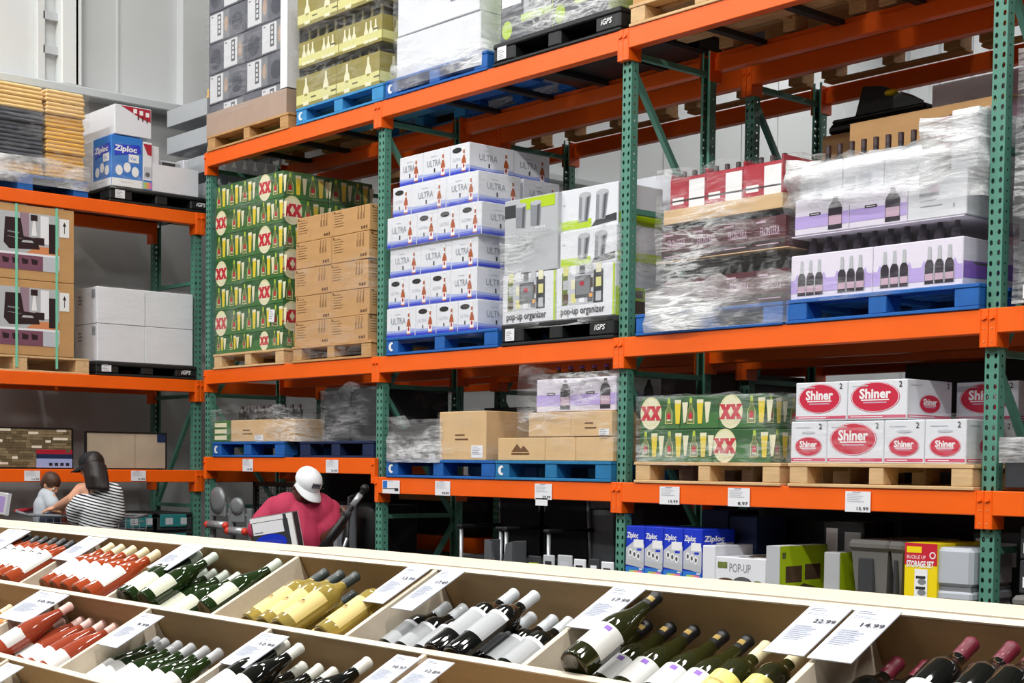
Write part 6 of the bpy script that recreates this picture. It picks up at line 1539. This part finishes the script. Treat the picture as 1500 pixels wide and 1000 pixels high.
# ---- price cards leaning over the dividers
mat('card_paper', 'c9cdd8', 0.55)
mat('soft_ink', '9399a8', 0.6)
def card(tl, tr, bl, price, label, h=0.012):
    xa, sa = slope_px(*tl, h); xb, _ = slope_px(*tr, h); xc, sc = slope_px(*bl, h)
    xa = (xa+xc)/2 if abs(xa-xc) < 0.05 else xa
    w, L = xb-xa, sa-sc
    mb = MB(); mb.box(0, w, 0, L, 0, 0.0025, 'card_paper'); f = Face(mb, 'T', w, L, 0.0025)
    pr_lines(f, w*0.10, L*0.93, w*0.45, 2, 'pale_ink', L*0.035, L*0.012); pr_lines(f, w*0.1, L*0.84, w*0.6, 2, 'pale_ink', L*0.03, L*0.008)
    if price: f.text(price, w*0.70, L*0.68, L*0.075, 'ink', 0.012, 0, w*0.52)
    pr_lines(f, w*0.12, L*0.55, w*0.62, 8, 'soft_ink', L*0.038, L*0.011)
    o = link('price_card', mb.mesh('price_card'))
    o.matrix_world = SL @ Matrix.Translation((xa, sc, h-0.0025))
    tag(o, label, 'price card')
card((898, 857), (944, 864), (831, 917), '17.99', 'white price card between the grey label and the dark burgundy-shaped bottles')
card((593.5, 829), (632, 831.5), (533, 880), '13.99', 'white price card of a pair, on the golden wine side')
card((641.5, 832.5), (680, 837), (581, 891), '17.49', 'white price card of a pair, on the grey label side')
card((1187, 885), (1251, 889), (1119, 953), '22.99', 'large white price card reading twenty-two ninety-nine')
card((1253, 889), (1321, 896.5), (1186, 963), '14.99', 'large white price card reading fourteen ninety-nine')
card((266, 797), (299, 800), (216, 831), '', 'white price card between the cream capsule rose and mint capsule bottles')
card((130, 785), (159, 787), (85, 819), '', 'white price card between the black capsule and cream capsule rose bottles')
card((13, 774), (46, 777), (-36, 808), '', 'white price card at the end-wall edge, beside the black capsule rose bottles')
card((59, 864), (102, 871), (8, 906), '10.99', 'white price card between the peach and pink capsule bottles')
card((211, 897), (241, 902), (154, 945), '9.99', 'white price card between the pink capsule and silver capsule bottles')
card((384, 925), (425, 931), (321, 970), '12.99', 'white price card between the silver and off-white capsule bottles')
card((577, 957), (620, 961), (522, 1008), '10.97', 'white price card of the second bin row, reading ten ninety-seven')
card((623, 963), (664, 972), (568, 1014), '12.89', 'white price card of the second bin row, reading twelve eighty-nine')
card((11, 970), (37, 975), (-38, 1018), '', 'white price card in the front row of bins, under the pink capsule bottles')
b = MB(); 
# ------------------------------------------------------------------ people: limbs as tapered rounds fused into one surface
def capsule(b, p, q, r0, r1, m, n=14, flat=1.0, up=(0, 0, 1)):
    p, q = Vector(p), Vector(q); d = q-p; L = d.length; d.normalize()
    u = Vector(up)
    if abs(d.dot(u)) > 0.9: u = Vector((0, 1, 0))
    a = d.cross(u).normalized(); c = a.cross(d); rows = []
    k = 5
    for i in range(k): t = -pi/2+pi/2*i/k; rows.append((r0*cos(t) if i else 1e-4, r0*sin(t)))
    rows.append((r0, 0)); rows.append((r1, L))
    for i in range(1, k+1): t = pi/2*i/k; rows.append((max(1e-4, r1*cos(t)), L+r1*sin(t)))
    vs = []; fs = []
    for r, z in rows:
        for j in range(n):
            an = 2*pi*j/n; vs.append(p+d*z+a*(r*cos(an))+c*(r*sin(an)*flat))
    for i in range(len(rows)-1):
        for j in range(n): fs.append((i*n+j, i*n+(j+1) % n, (i+1)*n+(j+1) % n, (i+1)*n+j))
    fs.append(tuple(range(n))[::-1]); fs.append(tuple((len(rows)-1)*n+j for j in range(n)))
    b.add(vs, fs, m, True)
def chain(b, pts, m, flat=1.0, up=(0, 0, 1)):
    for (p, r), (q, s) in zip(pts, pts[1:]): capsule(b, p, q, r, s, m, flat=flat, up=up)
def ellip(b, c, r, m, n=18, rot=None):
    prof = [(max(1e-4, sin(pi*i/n)), -cos(pi*i/n)) for i in range(n+1)]
    T = Matrix.Translation(Vector(c)) @ (rot.to_4x4() if rot else Matrix.Identity(4)) @ Matrix.Diagonal((*r, 1))
    b.lathe(prof, m, n, T=T)
def fused(name, b, parent, voxel=0.008, smooth=6, label=None):
    o = link(name, b.mesh(name), parent)
    rm = o.modifiers.new('fuse', 'REMESH'); rm.mode = 'VOXEL'; rm.voxel_size = voxel; rm.use_smooth_shade = True
    sm = o.modifiers.new('soften', 'SMOOTH'); sm.factor = 0.5; sm.iterations = smooth
    if label: o['label'] = label
    return o
def hand(b, wrist, aim, palm_n, m, curl=0.6, s=1.0):
    """palm, four fingers of different lengths and a thumb from the side of the palm"""
    w = Vector(wrist); d = Vector(aim).normalized(); nrm = Vector(palm_n).normalized(); side = d.cross(nrm).normalized(); nrm = side.cross(d)
    c = w+d*0.045*s
    ellip(b, c, (0.042*s, 0.050*s, 0.018*s), m, 12, Matrix((side, d, nrm)).transposed())
    for i, (off, ln) in enumerate(((-0.028, 0.062), (-0.010, 0.073), (0.010, 0.069), (0.027, 0.055))):
        k = w+d*0.085*s+side*off*s
        d1 = (d*cos(curl*0.6)+nrm*sin(curl*0.6)); d2 = (d*cos(curl*1.7)+nrm*sin(curl*1.7)); d3 = (d*cos(curl*2.5)+nrm*sin(curl*2.5))
        a = k+d1*ln*0.48*s; e = a+d2*ln*0.32*s; t = e+d3*ln*0.22*s
        chain(b, [(k-d*0.02*s, 0.0100*s), (a, 0.0092*s), (e, 0.0085*s), (t, 0.0076*s)], m)
    k = w+d*0.03*s-side*0.036*s; a = k+(d*0.5-side*0.7+nrm*0.4).normalized()*0.036*s; t = a+(d*0.8-side*0.2+nrm*0.6).normalized()*0.03*s
    chain(b, [(k+side*0.012*s, 0.0125*s), (a, 0.0110*s), (t, 0.0092*s)], m)
def face_head(b, c, R, m, s=1.0):
    """head with brow, nose, lips, chin, ears; local -y is the face"""
    c = Vector(c)
    P = lambda x, y, z: c+R @ Vector((x*s, y*s, z*s))
    ellip(b, P(0, 0.012, 0.02), (0.076*s, 0.096*s, 0.098*s), m, 20, R)
    ellip(b, P(0, -0.022, -0.052), (0.058*s, 0.070*s, 0.066*s), m, 18, R)
    ellip(b, P(0, -0.072, -0.098), (0.026*s, 0.022*s, 0.018*s), m, 12, R)
    ellip(b, P(0, -0.078, 0.012), (0.055*s, 0.018*s, 0.012*s), m, 12, R)
    capsule(b, P(0, -0.088, 0.006), P(0, -0.106, -0.032), 0.008*s, 0.013*s, m)
    ellip(b, P(0, -0.086, -0.060), (0.024*s, 0.010*s, 0.007*s), m, 10, R); ellip(b, P(0, -0.084, -0.074), (0.021*s, 0.010*s, 0.008*s), m, 10, R)
    for q in (-1, 1):
        ellip(b, P(0.040*q, -0.066, -0.03), (0.022*s, 0.018*s, 0.02*s), m, 10, R)
        ellip(b, P(0.079*q, 0.012, -0.018), (0.010*s, 0.020*s, 0.032*s), m, 12, R)
def eyes(parent, c, R, s=1.0):
    c = Vector(c)
    for q in (-1, 1):
        b = MB(); P = lambda x, y, z: c+R @ Vector((x*s, y*s, z*s))
        b.ball(P(0.031*q, -0.079, -0.008), 0.012*s, 'white', 10); b.ball(P(0.031*q, -0.088, -0.010), 0.0055*s, 'ink', 8); part('eye', b, parent)
RZ = -YAW      # figures are laid out in a frame turned so that its x runs across the view of the aisle
def frame_at(px, py, Y): p = atY(px, py, Y); return p

# ---- the man in the red polo
p = atY(440, 679, -0.95); MS = 2182.86/((p-CAM).dot(_f))
man = empty('person', (p.x, p.y, 0), RZ)
tag(man, 'man in a red polo shirt and white cap looking down at a black rod', 'person')
hz = p.z; cxp = 440
def Q(px, py, y=0.0): return Vector(((px-cxp)/MS, y, hz-(py-679)/MS))
NB, CH, PE = Q(444, 728, 0.03), Q(440, 765, 0.03), Vector((0, 0.06, 0.93))
Rh = (Matrix.Rotation(radians(34), 3, 'Z') @ Matrix.Rotation(radians(40), 3, 'X') @ Matrix.Rotation(radians(8), 3, 'Y'))
HC = Q(450, 713, -0.05)
b = MB(); sk = 'skin_dark'
face_head(b, HC, Rh, sk, 1.05)
chain(b, [(NB+Vector((0, 0.02, -0.05)), 0.075), (Q(447, 722, 0.0), 0.068)], sk)
SL_, SR_ = Q(402, 745, 0.06), Q(482, 748, 0.06)
EL, WL = Q(377, 783, 0.0), Q(402, 797, -0.24)
ER, WR = Q(482, 788, -0.10), Q(505, 766, -0.27)
chain(b, [(NB, 0.09), (CH, 0.15), (PE, 0.15)], sk)
chain(b, [(SL_, 0.066), (EL, 0.052), (WL, 0.034)], sk); hand(b, WL, Q(418, 806, -0.36)-WL, Vector((0.3, 0.6, 0.6)), sk, 0.4, 1.1)
chain(b, [(SR_, 0.066), (ER, 0.050), (WR, 0.034)], sk); hand(b, WR, Q(514, 751, -0.30)-WR, Vector((-0.2, -0.5, 0.8)), sk, 1.0, 1.15)
for s in (-1, 1):
    chain(b, [(PE+Vector((0.10*s, 0, 0)), 0.10), (Vector((0.12*s, 0.03, 0.48)), 0.066), (Vector((0.13*s, 0.08, 0.08)), 0.046)], sk)
    chain(b, [(Vector((0.13*s, 0.07, 0.05)), 0.04), (Vector((0.15*s, -0.10, 0.035)), 0.035)], sk)
body = fused('body', b, man, 0.009, 5)
b = MB()
chain(b, [(Q(443, 746, 0.05), 0.100), (Q(441, 762, 0.03), 0.172), (Q(441, 790, 0.0), 0.185), (Vector((0, 0.05, 0.98)), 0.178)], 'polo')
ellip(b, Q(421, 752, 0.02), (0.14, 0.14, 0.15), 'polo'); ellip(b, Q(466, 752, 0.02), (0.13, 0.14, 0.15), 'polo')
chain(b, [(Q(425, 740, 0.06), 0.082), (SL_+Vector((0.01, 0, -0.01)), 0.10), (SL_+(EL-SL_)*0.55, 0.098), (SL_+(EL-SL_)*0.82, 0.092)], 'polo')
chain(b, [(Q(462, 742, 0.06), 0.078), (SR_+Vector((-0.01, 0, -0.01)), 0.10), (SR_+(ER-SR_)*0.45, 0.096), (SR_+(ER-SR_)*0.62, 0.09)], 'polo')
fused('polo_shirt', b, man, 0.010, 4)
b = MB()
for s in (-1, 1): b.poly([NB+Vector(v) for v in ((0.0, -0.120, -0.105), (0.085*s, -0.135, -0.125), (0.125*s, -0.06, -0.02), (0.10*s, 0.02, 0.015), (0.035*s, -0.09, -0.035))], 'polo')
o = part('collar', b, man); sd = o.modifiers.new('cloth', 'SOLIDIFY'); sd.thickness = 0.012; sd.offset = 0
b = MB(); chain(b, [(PE+Vector((0, 0, 0.06)), 0.165), (PE+Vector((0, 0, -0.06)), 0.165)], 'denim')
for s in (-1, 1): chain(b, [(PE+Vector((0.09*s, 0, -0.05)), 0.115), (Vector((0.12*s, 0.03, 0.48)), 0.085), (Vector((0.13*s, 0.08, 0.07)), 0.075)], 'denim')
fused('trousers', b, man, 0.012, 4)
for s in (-1, 1):
    b = MB(); chain(b, [(Vector((0.13*s, 0.09, 0.05)), 0.05), (Vector((0.15*s, -0.12, 0.045)), 0.045)], 'black'); part('shoe', b, man)
# cap: dome, peak and stitched badge
b = MB(); n = 16; vs = []; fs = []
T = Matrix.Translation(HC) @ Rh.to_4x4()
T = T @ Matrix.Translation((0, 0.012, 0.045))
prof = [(0.096, -0.02), (0.100, 0.005), (0.096, 0.035), (0.078, 0.066), (0.045, 0.086), (0.001, 0.092)]
b.lathe(prof, 'cap_white', 24, T=T @ Matrix.Diagonal((0.92, 1.12, 1, 1)))
pk = []
for i in range(13):
    a = pi+pi*i/12; pk.append((0.088*cos(a), 0.108*sin(a)*0.88, -0.012))
pk2 = []
for i in range(13):
    a = pi+pi*i/12; pk2.append((0.094*cos(a), 0.105*sin(a)-0.085*max(0, -sin(a))**0.6, -0.026-0.022*abs(cos(a))))
vs = [T @ Vector(v) for v in pk+pk2]+[T @ (Vector(v)+Vector((0, 0, -0.006))) for v in pk+pk2]
fs = [(i, i+1, i+14, i+13) for i in range(12)]+[(i+26+13, i+26+14, i+26+1, i+26) for i in range(12)]+[(i+13, i+14, i+40, i+39) for i in range(12)]
b.add(vs, fs, 'cap_white', True)
cap = part('cap', b, man)
b = MB()
for k in range(7):
    x = -0.032+0.009*k; b.bar(T @ Vector((x, -0.106, 0.034+0.004*(k % 3))), T @ Vector((x+0.004, -0.098, 0.060-0.004*(k % 2))), 0.005, 0.008, 'slate_d')
b.bar(T @ Vector((-0.035, -0.108, 0.030)), T @ Vector((0.032, -0.108, 0.030)), 0.005, 0.006, 'slate_d'); b.bar(T @ Vector((-0.033, -0.104, 0.047)), T @ Vector((0.030, -0.104, 0.047)), 0.005, 0.005, 'slate_d')
part('badge', b, cap, 'dark stitched badge')
eyes(body, HC, Rh, 1.05)
# the carton under his arm and the rod in his hand
Mm = man.matrix_basis.copy() if False else Matrix.Translation((p.x, p.y, 0)) @ Matrix.Rotation(RZ, 4, 'Z')
b = MB(); W, D, Hh = 0.30, 0.13, 0.34
b.box(0, W, 0, D, 0, Hh, 'charcoal', 0.004)
f = Face(b, 'F', W, D, Hh); f.rect(0.01, Hh*0.66, W*0.76, Hh*0.90, 'paper'); f.rect(W*0.06, Hh*0.69, W*0.26, Hh*0.71, 'slate_d'); f.rect(0, Hh-0.03, W, Hh, 'white'); f.rect(W*0.78, 0, W*0.86, Hh, 'charcoal'); f.rect(W*0.88, 0, W, Hh, 'white')
f.ell(W*0.40, Hh*0.48, W*0.38, Hh*0.17, 'zip_blue', 28); f.ell(W*0.40, Hh*0.47, W*0.30, Hh*0.08, 'blue_band', 28)
g = Face(b, 'T', W, D, Hh); g.rect(0, 0, W, 0.015, 'white'); g.rect(0.01, 0.02, W-0.02, D-0.01, 'dk_grey')
r = Face(b, 'R', W, D, Hh); r.rect(0, 0, 0.012, Hh, 'white'); r.rect(0.012, 0.01, D-0.01, Hh-0.012, 'charcoal'); r.rect(D-0.012, 0, D, Hh, 'white')
o = link('carton', b.mesh('carton')); q = Q(391, 803, -0.40)
o.matrix_world = Mm @ Matrix.Translation(q+Vector((0, 0.0, -0.12))) @ Euler((radians(4), radians(-10), radians(-12)), 'XYZ').to_matrix().to_4x4()
tag(o, 'dark carton with white edges and a blue oval held under the man\'s arm', 'carton')
e = empty('exercise_rod', (0, 0, 0)); e.matrix_world = Mm
tag(e, 'black rod with a silver sleeve held in the man\'s hand', 'rod')
r0, r1 = Q(474, 806, -0.38), Q(538, 714, -0.30); d = r1-r0
b = MB(); b.tube([r0, r0+d*0.3, r0+d], [0.030, 0.024, 0.018], 'black', 12); part('shaft', b, e)
b = MB(); b.tube([r0+d*0.74, r0+d*0.92], 0.022, 'steel_light', 12); part('sleeve', b, e, 'silver sleeve')
b = MB(); b.ball(r1+d*0.01, 0.03, 'black', 10); b.ball(r0+d*0.62, 0.034, 'charcoal', 10); part('joint', b, e)

# ---- the woman with long dark hair, seen from behind
p = atX(140, 661, -4.35); p0 = p.copy(); MS = 2182.86/((p-CAM).dot(_f)); hz = p.z; cxp = 140
def Q(px, py, y=0.0): return Vector(((px-cxp)/MS, y, hz-(py-661)/MS))
wom = empty('person', (p.x, p.y, 0), RZ); tag(wom, 'woman with long dark hair, black cap and striped off-shoulder top, seen from behind', 'person')
sk = 'skin_pale'
Rw = Matrix.Rotation(radians(-105), 3, 'Z') @ Matrix.Rotation(radians(16), 3, 'X')
HC = Q(131, 682, 0.08)
b = MB(); face_head(b, HC, Rw, sk, 0.98)
NB = Q(138, 712, 0.06)
chain(b, [(NB, 0.065), (Q(134, 698, 0.06), 0.054)], sk)
SLs, SRs = Q(116, 719, 0.08), Q(164, 722, 0.02)
chain(b, [(NB+Vector((0, 0, -0.05)), 0.09), (Q(138, 745, 0.06), 0.125), (Vector((0.02, 0.06, 0.98)), 0.14)], sk)
chain(b, [(NB+Vector((0, 0, -0.03)), 0.07), (SLs, 0.064), (Q(104, 731, 0.06), 0.050), (Q(88, 738, 0.14), 0.042), (Q(70, 745, 0.26), 0.030)], sk); hand(b, Q(69, 745, 0.26), Vector((-1, 0.1, -0.25)), Vector((0, 0.3, -1)), sk, 0.5, 0.95)
chain(b, [(NB+Vector((0, 0, -0.03)), 0.07), (SRs, 0.062), (Q(171, 752, 0.02), 0.05), (Q(135, 760, 0.20), 0.042), (Q(104, 749, 0.24), 0.030)], sk); hand(b, Q(101, 749, 0.24), Vector((-1, 0.1, 0.1)), Vector((0, 0.3, -1)), sk, 0.6, 0.95)
for s in (-1, 1):
    chain(b, [(Vector((0.02+0.08*s, 0.06, 0.92)), 0.10), (Vector((0.02+0.09*s, 0.06, 0.48)), 0.062), (Vector((0.02+0.09*s, 0.06, 0.08)), 0.042)], sk); chain(b, [(Vector((0.02+0.09*s, 0.05, 0.05)), 0.036), (Vector((0.02+0.09*s, 0.20, 0.035)), 0.03)], sk)
body = fused('body', b, wom, 0.009, 5)
eyes(body, HC, Rw, 0.98)
# striped top
m = bpy.data.materials.new('striped'); m.use_nodes = True; nt = m.node_tree; bs = nt.nodes['Principled BSDF']; bs.inputs['Roughness'].default_value = 0.85
tc = nt.nodes.new('ShaderNodeTexCoord'); mp = nt.nodes.new('ShaderNodeMapping'); mp.inputs['Rotation'].default_value = (0, radians(-14), 0)
wv = nt.nodes.new('ShaderNodeTexWave'); wv.bands_direction = 'Z'; wv.inputs['Scale'].default_value = 13.5; wv.inputs['Distortion'].default_value = 0.8; wv.inputs['Detail Scale'].default_value = 0.6
rp = nt.nodes.new('ShaderNodeValToRGB'); rp.color_ramp.interpolation = 'CONSTANT'; rp.color_ramp.elements[0].color = (0.02, 0.025, 0.035, 1); rp.color_ramp.elements[1].color = (0.80, 0.82, 0.84, 1); rp.color_ramp.elements[1].position = 0.42
for a, c in ((tc.outputs['Object'], mp.inputs[0]), (mp.outputs[0], wv.inputs[0]), (wv.outputs['Fac'], rp.inputs[0]), (rp.outputs[0], bs.inputs['Base Color'])): nt.links.new(a, c)
M['striped'] = m
b = MB()
chain(b, [(Q(146, 733, 0.05), 0.115), (Q(141, 748, 0.05), 0.165), (Q(143, 778, 0.05), 0.150), (Vector((0.02, 0.06, 0.93)), 0.165)], 'striped')
ellip(b, Q(126, 743, 0.05), (0.13, 0.13, 0.10), 'striped'); ellip(b, Q(158, 728, 0.04), (0.11, 0.12, 0.12), 'striped')
chain(b, [(Q(120, 741, 0.0), 0.10), (Q(110, 748, 0.02), 0.080), (Q(109, 757, 0.04), 0.072)], 'striped'); chain(b, [(SRs, 0.085), (Q(168, 752, 0.02), 0.080)], 'striped')
fused('striped_top', b, wom, 0.010, 4)
b = MB(); b.tube([Q(127, 706, -0.04), Q(130, 710, -0.06), Q(135, 722, -0.075)], 0.007, 'photo_brown', 8); part('strap', b, wom)
b = MB()
ellip(b, HC+Vector((0.015, -0.005, 0.02)), (0.088, 0.090, 0.098), 'hair_dark')
# straight hair hanging in a broad sheet down the back, cut level at the ends
for k in range(7):
    t = k/6.0
    x0, x1 = 126+24*t, 134+26*t
    chain(b, [(Q(x0+2, 684-5*sin(pi*t), -0.02-0.03*sin(pi*t)), 0.030), (Q((x0+x1)/2+1, 698, -0.055-0.035*sin(pi*t)), 0.030), (Q(x1, 713+1.5*t, -0.085-0.02*sin(pi*t)), 0.024)], 'hair_dark')
fused('hair', b, wom, 0.009, 4)
T = Matrix.Translation(HC) @ Rw.to_4x4() @ Matrix.Translation((0, 0.012, 0.050))
b = MB(); T = T @ Matrix.Translation((0, -0.012, -0.018)); b.lathe([(0.088, -0.01), (0.091, 0.008), (0.086, 0.036), (0.070, 0.062), (0.040, 0.078), (0.001, 0.083)], 'black_matt', 24, T=T @ Matrix.Diagonal((0.95, 1.12, 1, 1)))
vs = [T @ Vector(v) for v in pk+pk2]+[T @ (Vector(v)+Vector((0, 0, -0.006))) for v in pk+pk2]; b.add(vs, fs, 'black_matt', True) if len(vs) == 52 else None
part('cap', b, wom)
b = MB()
chain(b, [(Vector((0.02, 0.06, 0.96)), 0.15), (Vector((0.02, 0.06, 0.86)), 0.15)], 'denim')
for s in (-1, 1): chain(b, [(Vector((0.02+0.08*s, 0.06, 0.88)), 0.112), (Vector((0.02+0.09*s, 0.06, 0.48)), 0.075), (Vector((0.02+0.09*s, 0.06, 0.10)), 0.058)], 'denim')
fused('trousers', b, wom, 0.012, 4)
for s in (-1, 1):
    b = MB(); chain(b, [(Vector((0.02+0.09*s, 0.03, 0.05)), 0.045), (Vector((0.02+0.09*s, 0.22, 0.042)), 0.04)], 'white'); part('shoe', b, wom)

# ---- the child in the cart
Mw = Matrix.Translation((p0.x, p0.y, 0)) @ Matrix.Rotation(RZ, 4, 'Z')
cb_ = Q(47, 725, 0.50)
kid = empty('person', (0, 0, 0)); kid.matrix_world = Mw @ Matrix.Translation((cb_.x, cb_.y, 0)); kx = cb_.x
tag(kid, 'small brown-haired child in a pale grey T-shirt sitting in the cart', 'person')
def K(px, py, y=0.0): q = Q(px, py, 0); return Vector((q.x-kx, y, q.z))
sk = 'skin_child'; HK = K(50, 712, 0.0)
Rk = Euler((radians(30), radians(0), radians(62)), 'XYZ').to_matrix()
b = MB(); face_head(b, HK, Rk, sk, 0.74)
chain(b, [(K(43, 725), 0.04), (K(46, 719), 0.036)], sk)
chain(b, [(K(43, 728), 0.06), (K(42, 745), 0.085), (K(42, 762), 0.09)], sk)
chain(b, [(K(54, 733, -0.06), 0.042), (K(57, 748, -0.09), 0.034), (K(72, 752, -0.12), 0.024)], sk); hand(b, K(72, 752, -0.12), Vector((1, 0, -0.1)), Vector((0, 0.2, -1)), sk, 0.5, 0.62)
chain(b, [(K(36, 733, 0.08), 0.042), (K(46, 748, 0.12), 0.034), (K(62, 752, 0.10), 0.024)], sk); hand(b, K(62, 752, 0.10), Vector((1, 0, -0.1)), Vector((0, 0.2, -1)), sk, 0.5, 0.62)
zs = K(42, 768).z
for s in (-0.06, 0.06): chain(b, [(Vector((0.0, s, zs+0.02)), 0.06), (Vector((0.20, s, zs+0.03)), 0.045), (Vector((0.22, s, zs-0.20)), 0.035)], sk); chain(b, [(Vector((0.22, s, zs-0.22)), 0.03), (Vector((0.29, s, zs-0.23)), 0.026)], sk)
body = fused('body', b, kid, 0.007, 4); eyes(body, HK, Rk, 0.74)
b = MB(); chain(b, [(K(43, 730), 0.075), (K(42, 745), 0.105), (K(42, 762), 0.105)], 'child_shirt')
chain(b, [(K(48, 731, -0.04), 0.06), (K(56, 742, -0.08), 0.060)], 'child_shirt'); chain(b, [(K(38, 731, 0.04), 0.06), (K(42, 743, 0.10), 0.060)], 'child_shirt'); fused('shirt', b, kid, 0.008, 4)
b = MB(); ellip(b, HK+Rk @ Vector((0, 0.016, 0.030)), (0.068, 0.085, 0.075), 'hair_brown', 18, Rk); ellip(b, HK+Rk @ Vector((0, 0.05, -0.01)), (0.058, 0.05, 0.06), 'hair_brown', 14, Rk); fused('hair', b, kid, 0.008, 3)
b = MB(); chain(b, [(Vector((0, 0, zs)), 0.10), (Vector((0.02, 0, zs+0.02)), 0.10)], 'denim')
for s in (-0.06, 0.06): chain(b, [(Vector((0.0, s, zs+0.02)), 0.07), (Vector((0.17, s, zs+0.03)), 0.057)], 'denim')
fused('shorts', b, kid, 0.009, 3)
# the cart
e = empty('shopping_cart', (0, 0, 0)); e.matrix_world = Mw @ Matrix.Translation((cb_.x+0.14, cb_.y, 0)); tag(e, 'grey wire shopping cart the child sits in', 'shopping cart')
zr = K(60, 757).z
b = MB()
b.tube([(-0.24, -0.27, zr), (0.62, -0.25, zr-0.01), (0.62, 0.25, zr-0.01), (-0.24, 0.27, zr), (-0.24, -0.27, zr)], 0.012, 'mid_grey', 8)
zb = zr-0.42
for t in range(15):
    x = -0.22+0.06*t; b.bar((x, -0.26, zr), (x*0.9+0.02, -0.21, zb), 0.004, 0.004, 'mid_grey'); b.bar((x, 0.26, zr), (x*0.9+0.02, 0.21, zb), 0.004, 0.004, 'mid_grey'); b.bar((x*0.9+0.02, -0.21, zb), (x*0.9+0.02, 0.21, zb), 0.004, 0.004, 'mid_grey')
for k in range(7):
    zz = zr-0.06*k; b.bar((-0.23, -0.265+0.008*k, zz), (0.61, -0.25+0.006*k, zz), 0.004, 0.004, 'mid_grey'); b.bar((-0.23, 0.265-0.008*k, zz), (0.61, 0.25-0.006*k, zz), 0.004, 0.004, 'mid_grey'); b.bar((0.61, -0.25, zz), (0.61, 0.25, zz), 0.004, 0.004, 'mid_grey')
part('basket', b, e)
b = MB(); b.tube([(-0.34, -0.26, zr+0.03), (-0.34, 0.26, zr+0.03)], 0.016, 'crimson', 10); b.tube([(-0.34, -0.26, zr+0.03), (-0.24, -0.27, zr)], 0.012, 'mid_grey'); b.tube([(-0.34, 0.26, zr+0.03), (-0.24, 0.27, zr)], 0.012, 'mid_grey'); part('handle', b, e)
b = MB()
for s in (-0.22, 0.22): b.tube([(-0.22, s, zb), (-0.16, s, 0.16), (0.55, s, 0.16)], 0.014, 'mid_grey', 8)
part('frame', b, e)
for x in (-0.14, 0.52):
    for s in (-0.22, 0.22):
        b = MB(); b.lathe([(0.001, -0.015), (0.06, -0.015), (0.062, 0), (0.06, 0.015), (0.001, 0.015)], 'black', 16, T=Matrix.Translation((x, s, 0.062)) @ Matrix.Rotation(pi/2, 4, 'X')); b.bar((x, s, 0.08), (x, s, 0.16), 0.02, 0.02, 'mid_grey'); part('wheel', b, e)
b = MB(); b.box(-0.12, 0.12, -0.22, 0.22, 0, 0.02, 'red_brown', 0.006); b2 = b
o = link('seat_cover', b.mesh('seat_cover')); bpy.data.objects.remove(o)
q = Q(88, 748, 0.50)
b = MB(); b.box(-0.12, 0.16, -0.17, 0.17, 0, 0.30, 'red_brown', 0.03); b.box(-0.10, 0.14, -0.15, 0.15, 0.30, 0.32, 'photo_brown', 0.01)
o = link('bag', b.mesh('bag')); o.matrix_world = Mw @ Matrix.Translation((q.x+0.04, q.y, q.z-0.30)); tag(o, 'red-brown bag standing in the shopping cart in front of the woman', 'bag')
# carton at the picture's edge
q = atX(2, 738, -4.5)
b = MB(); b.box(-0.2, 0.2, -0.25, 0.0, 0, 0.17, 'white_box', 0.005, Matrix.Rotation(0.0, 4, 'X'))
f = Face(b, 'R', 0.2, 0.25, 0.17); f.o = Vector((0.2, -0.25, 0)); f.rect(0.1, 0.02, 0.2, 0.14, 'lavender'); f.rect(0.22, 0.0, 0.24, 0.17, 'pale_ink')
o = link('carton', b.mesh('carton'), None, (q.x, atX(13, 738, q.x+0.2).y, q.z-0.085), (radians(-9), 0, 0)); tag(o, 'white carton with lavender panel by the end wall, beyond the child', 'carton')
b = MB(); b.box(-0.25, 0.25, -0.6, 0.05, 0, q.z-0.13, 'photo_brown', 0.01); tag(link('display_stand', b.mesh('display_stand'), None, (q.x, atX(13, 738, q.x+0.2).y, 0)), 'dark brown stand under the white carton with lavender panel', 'stand')
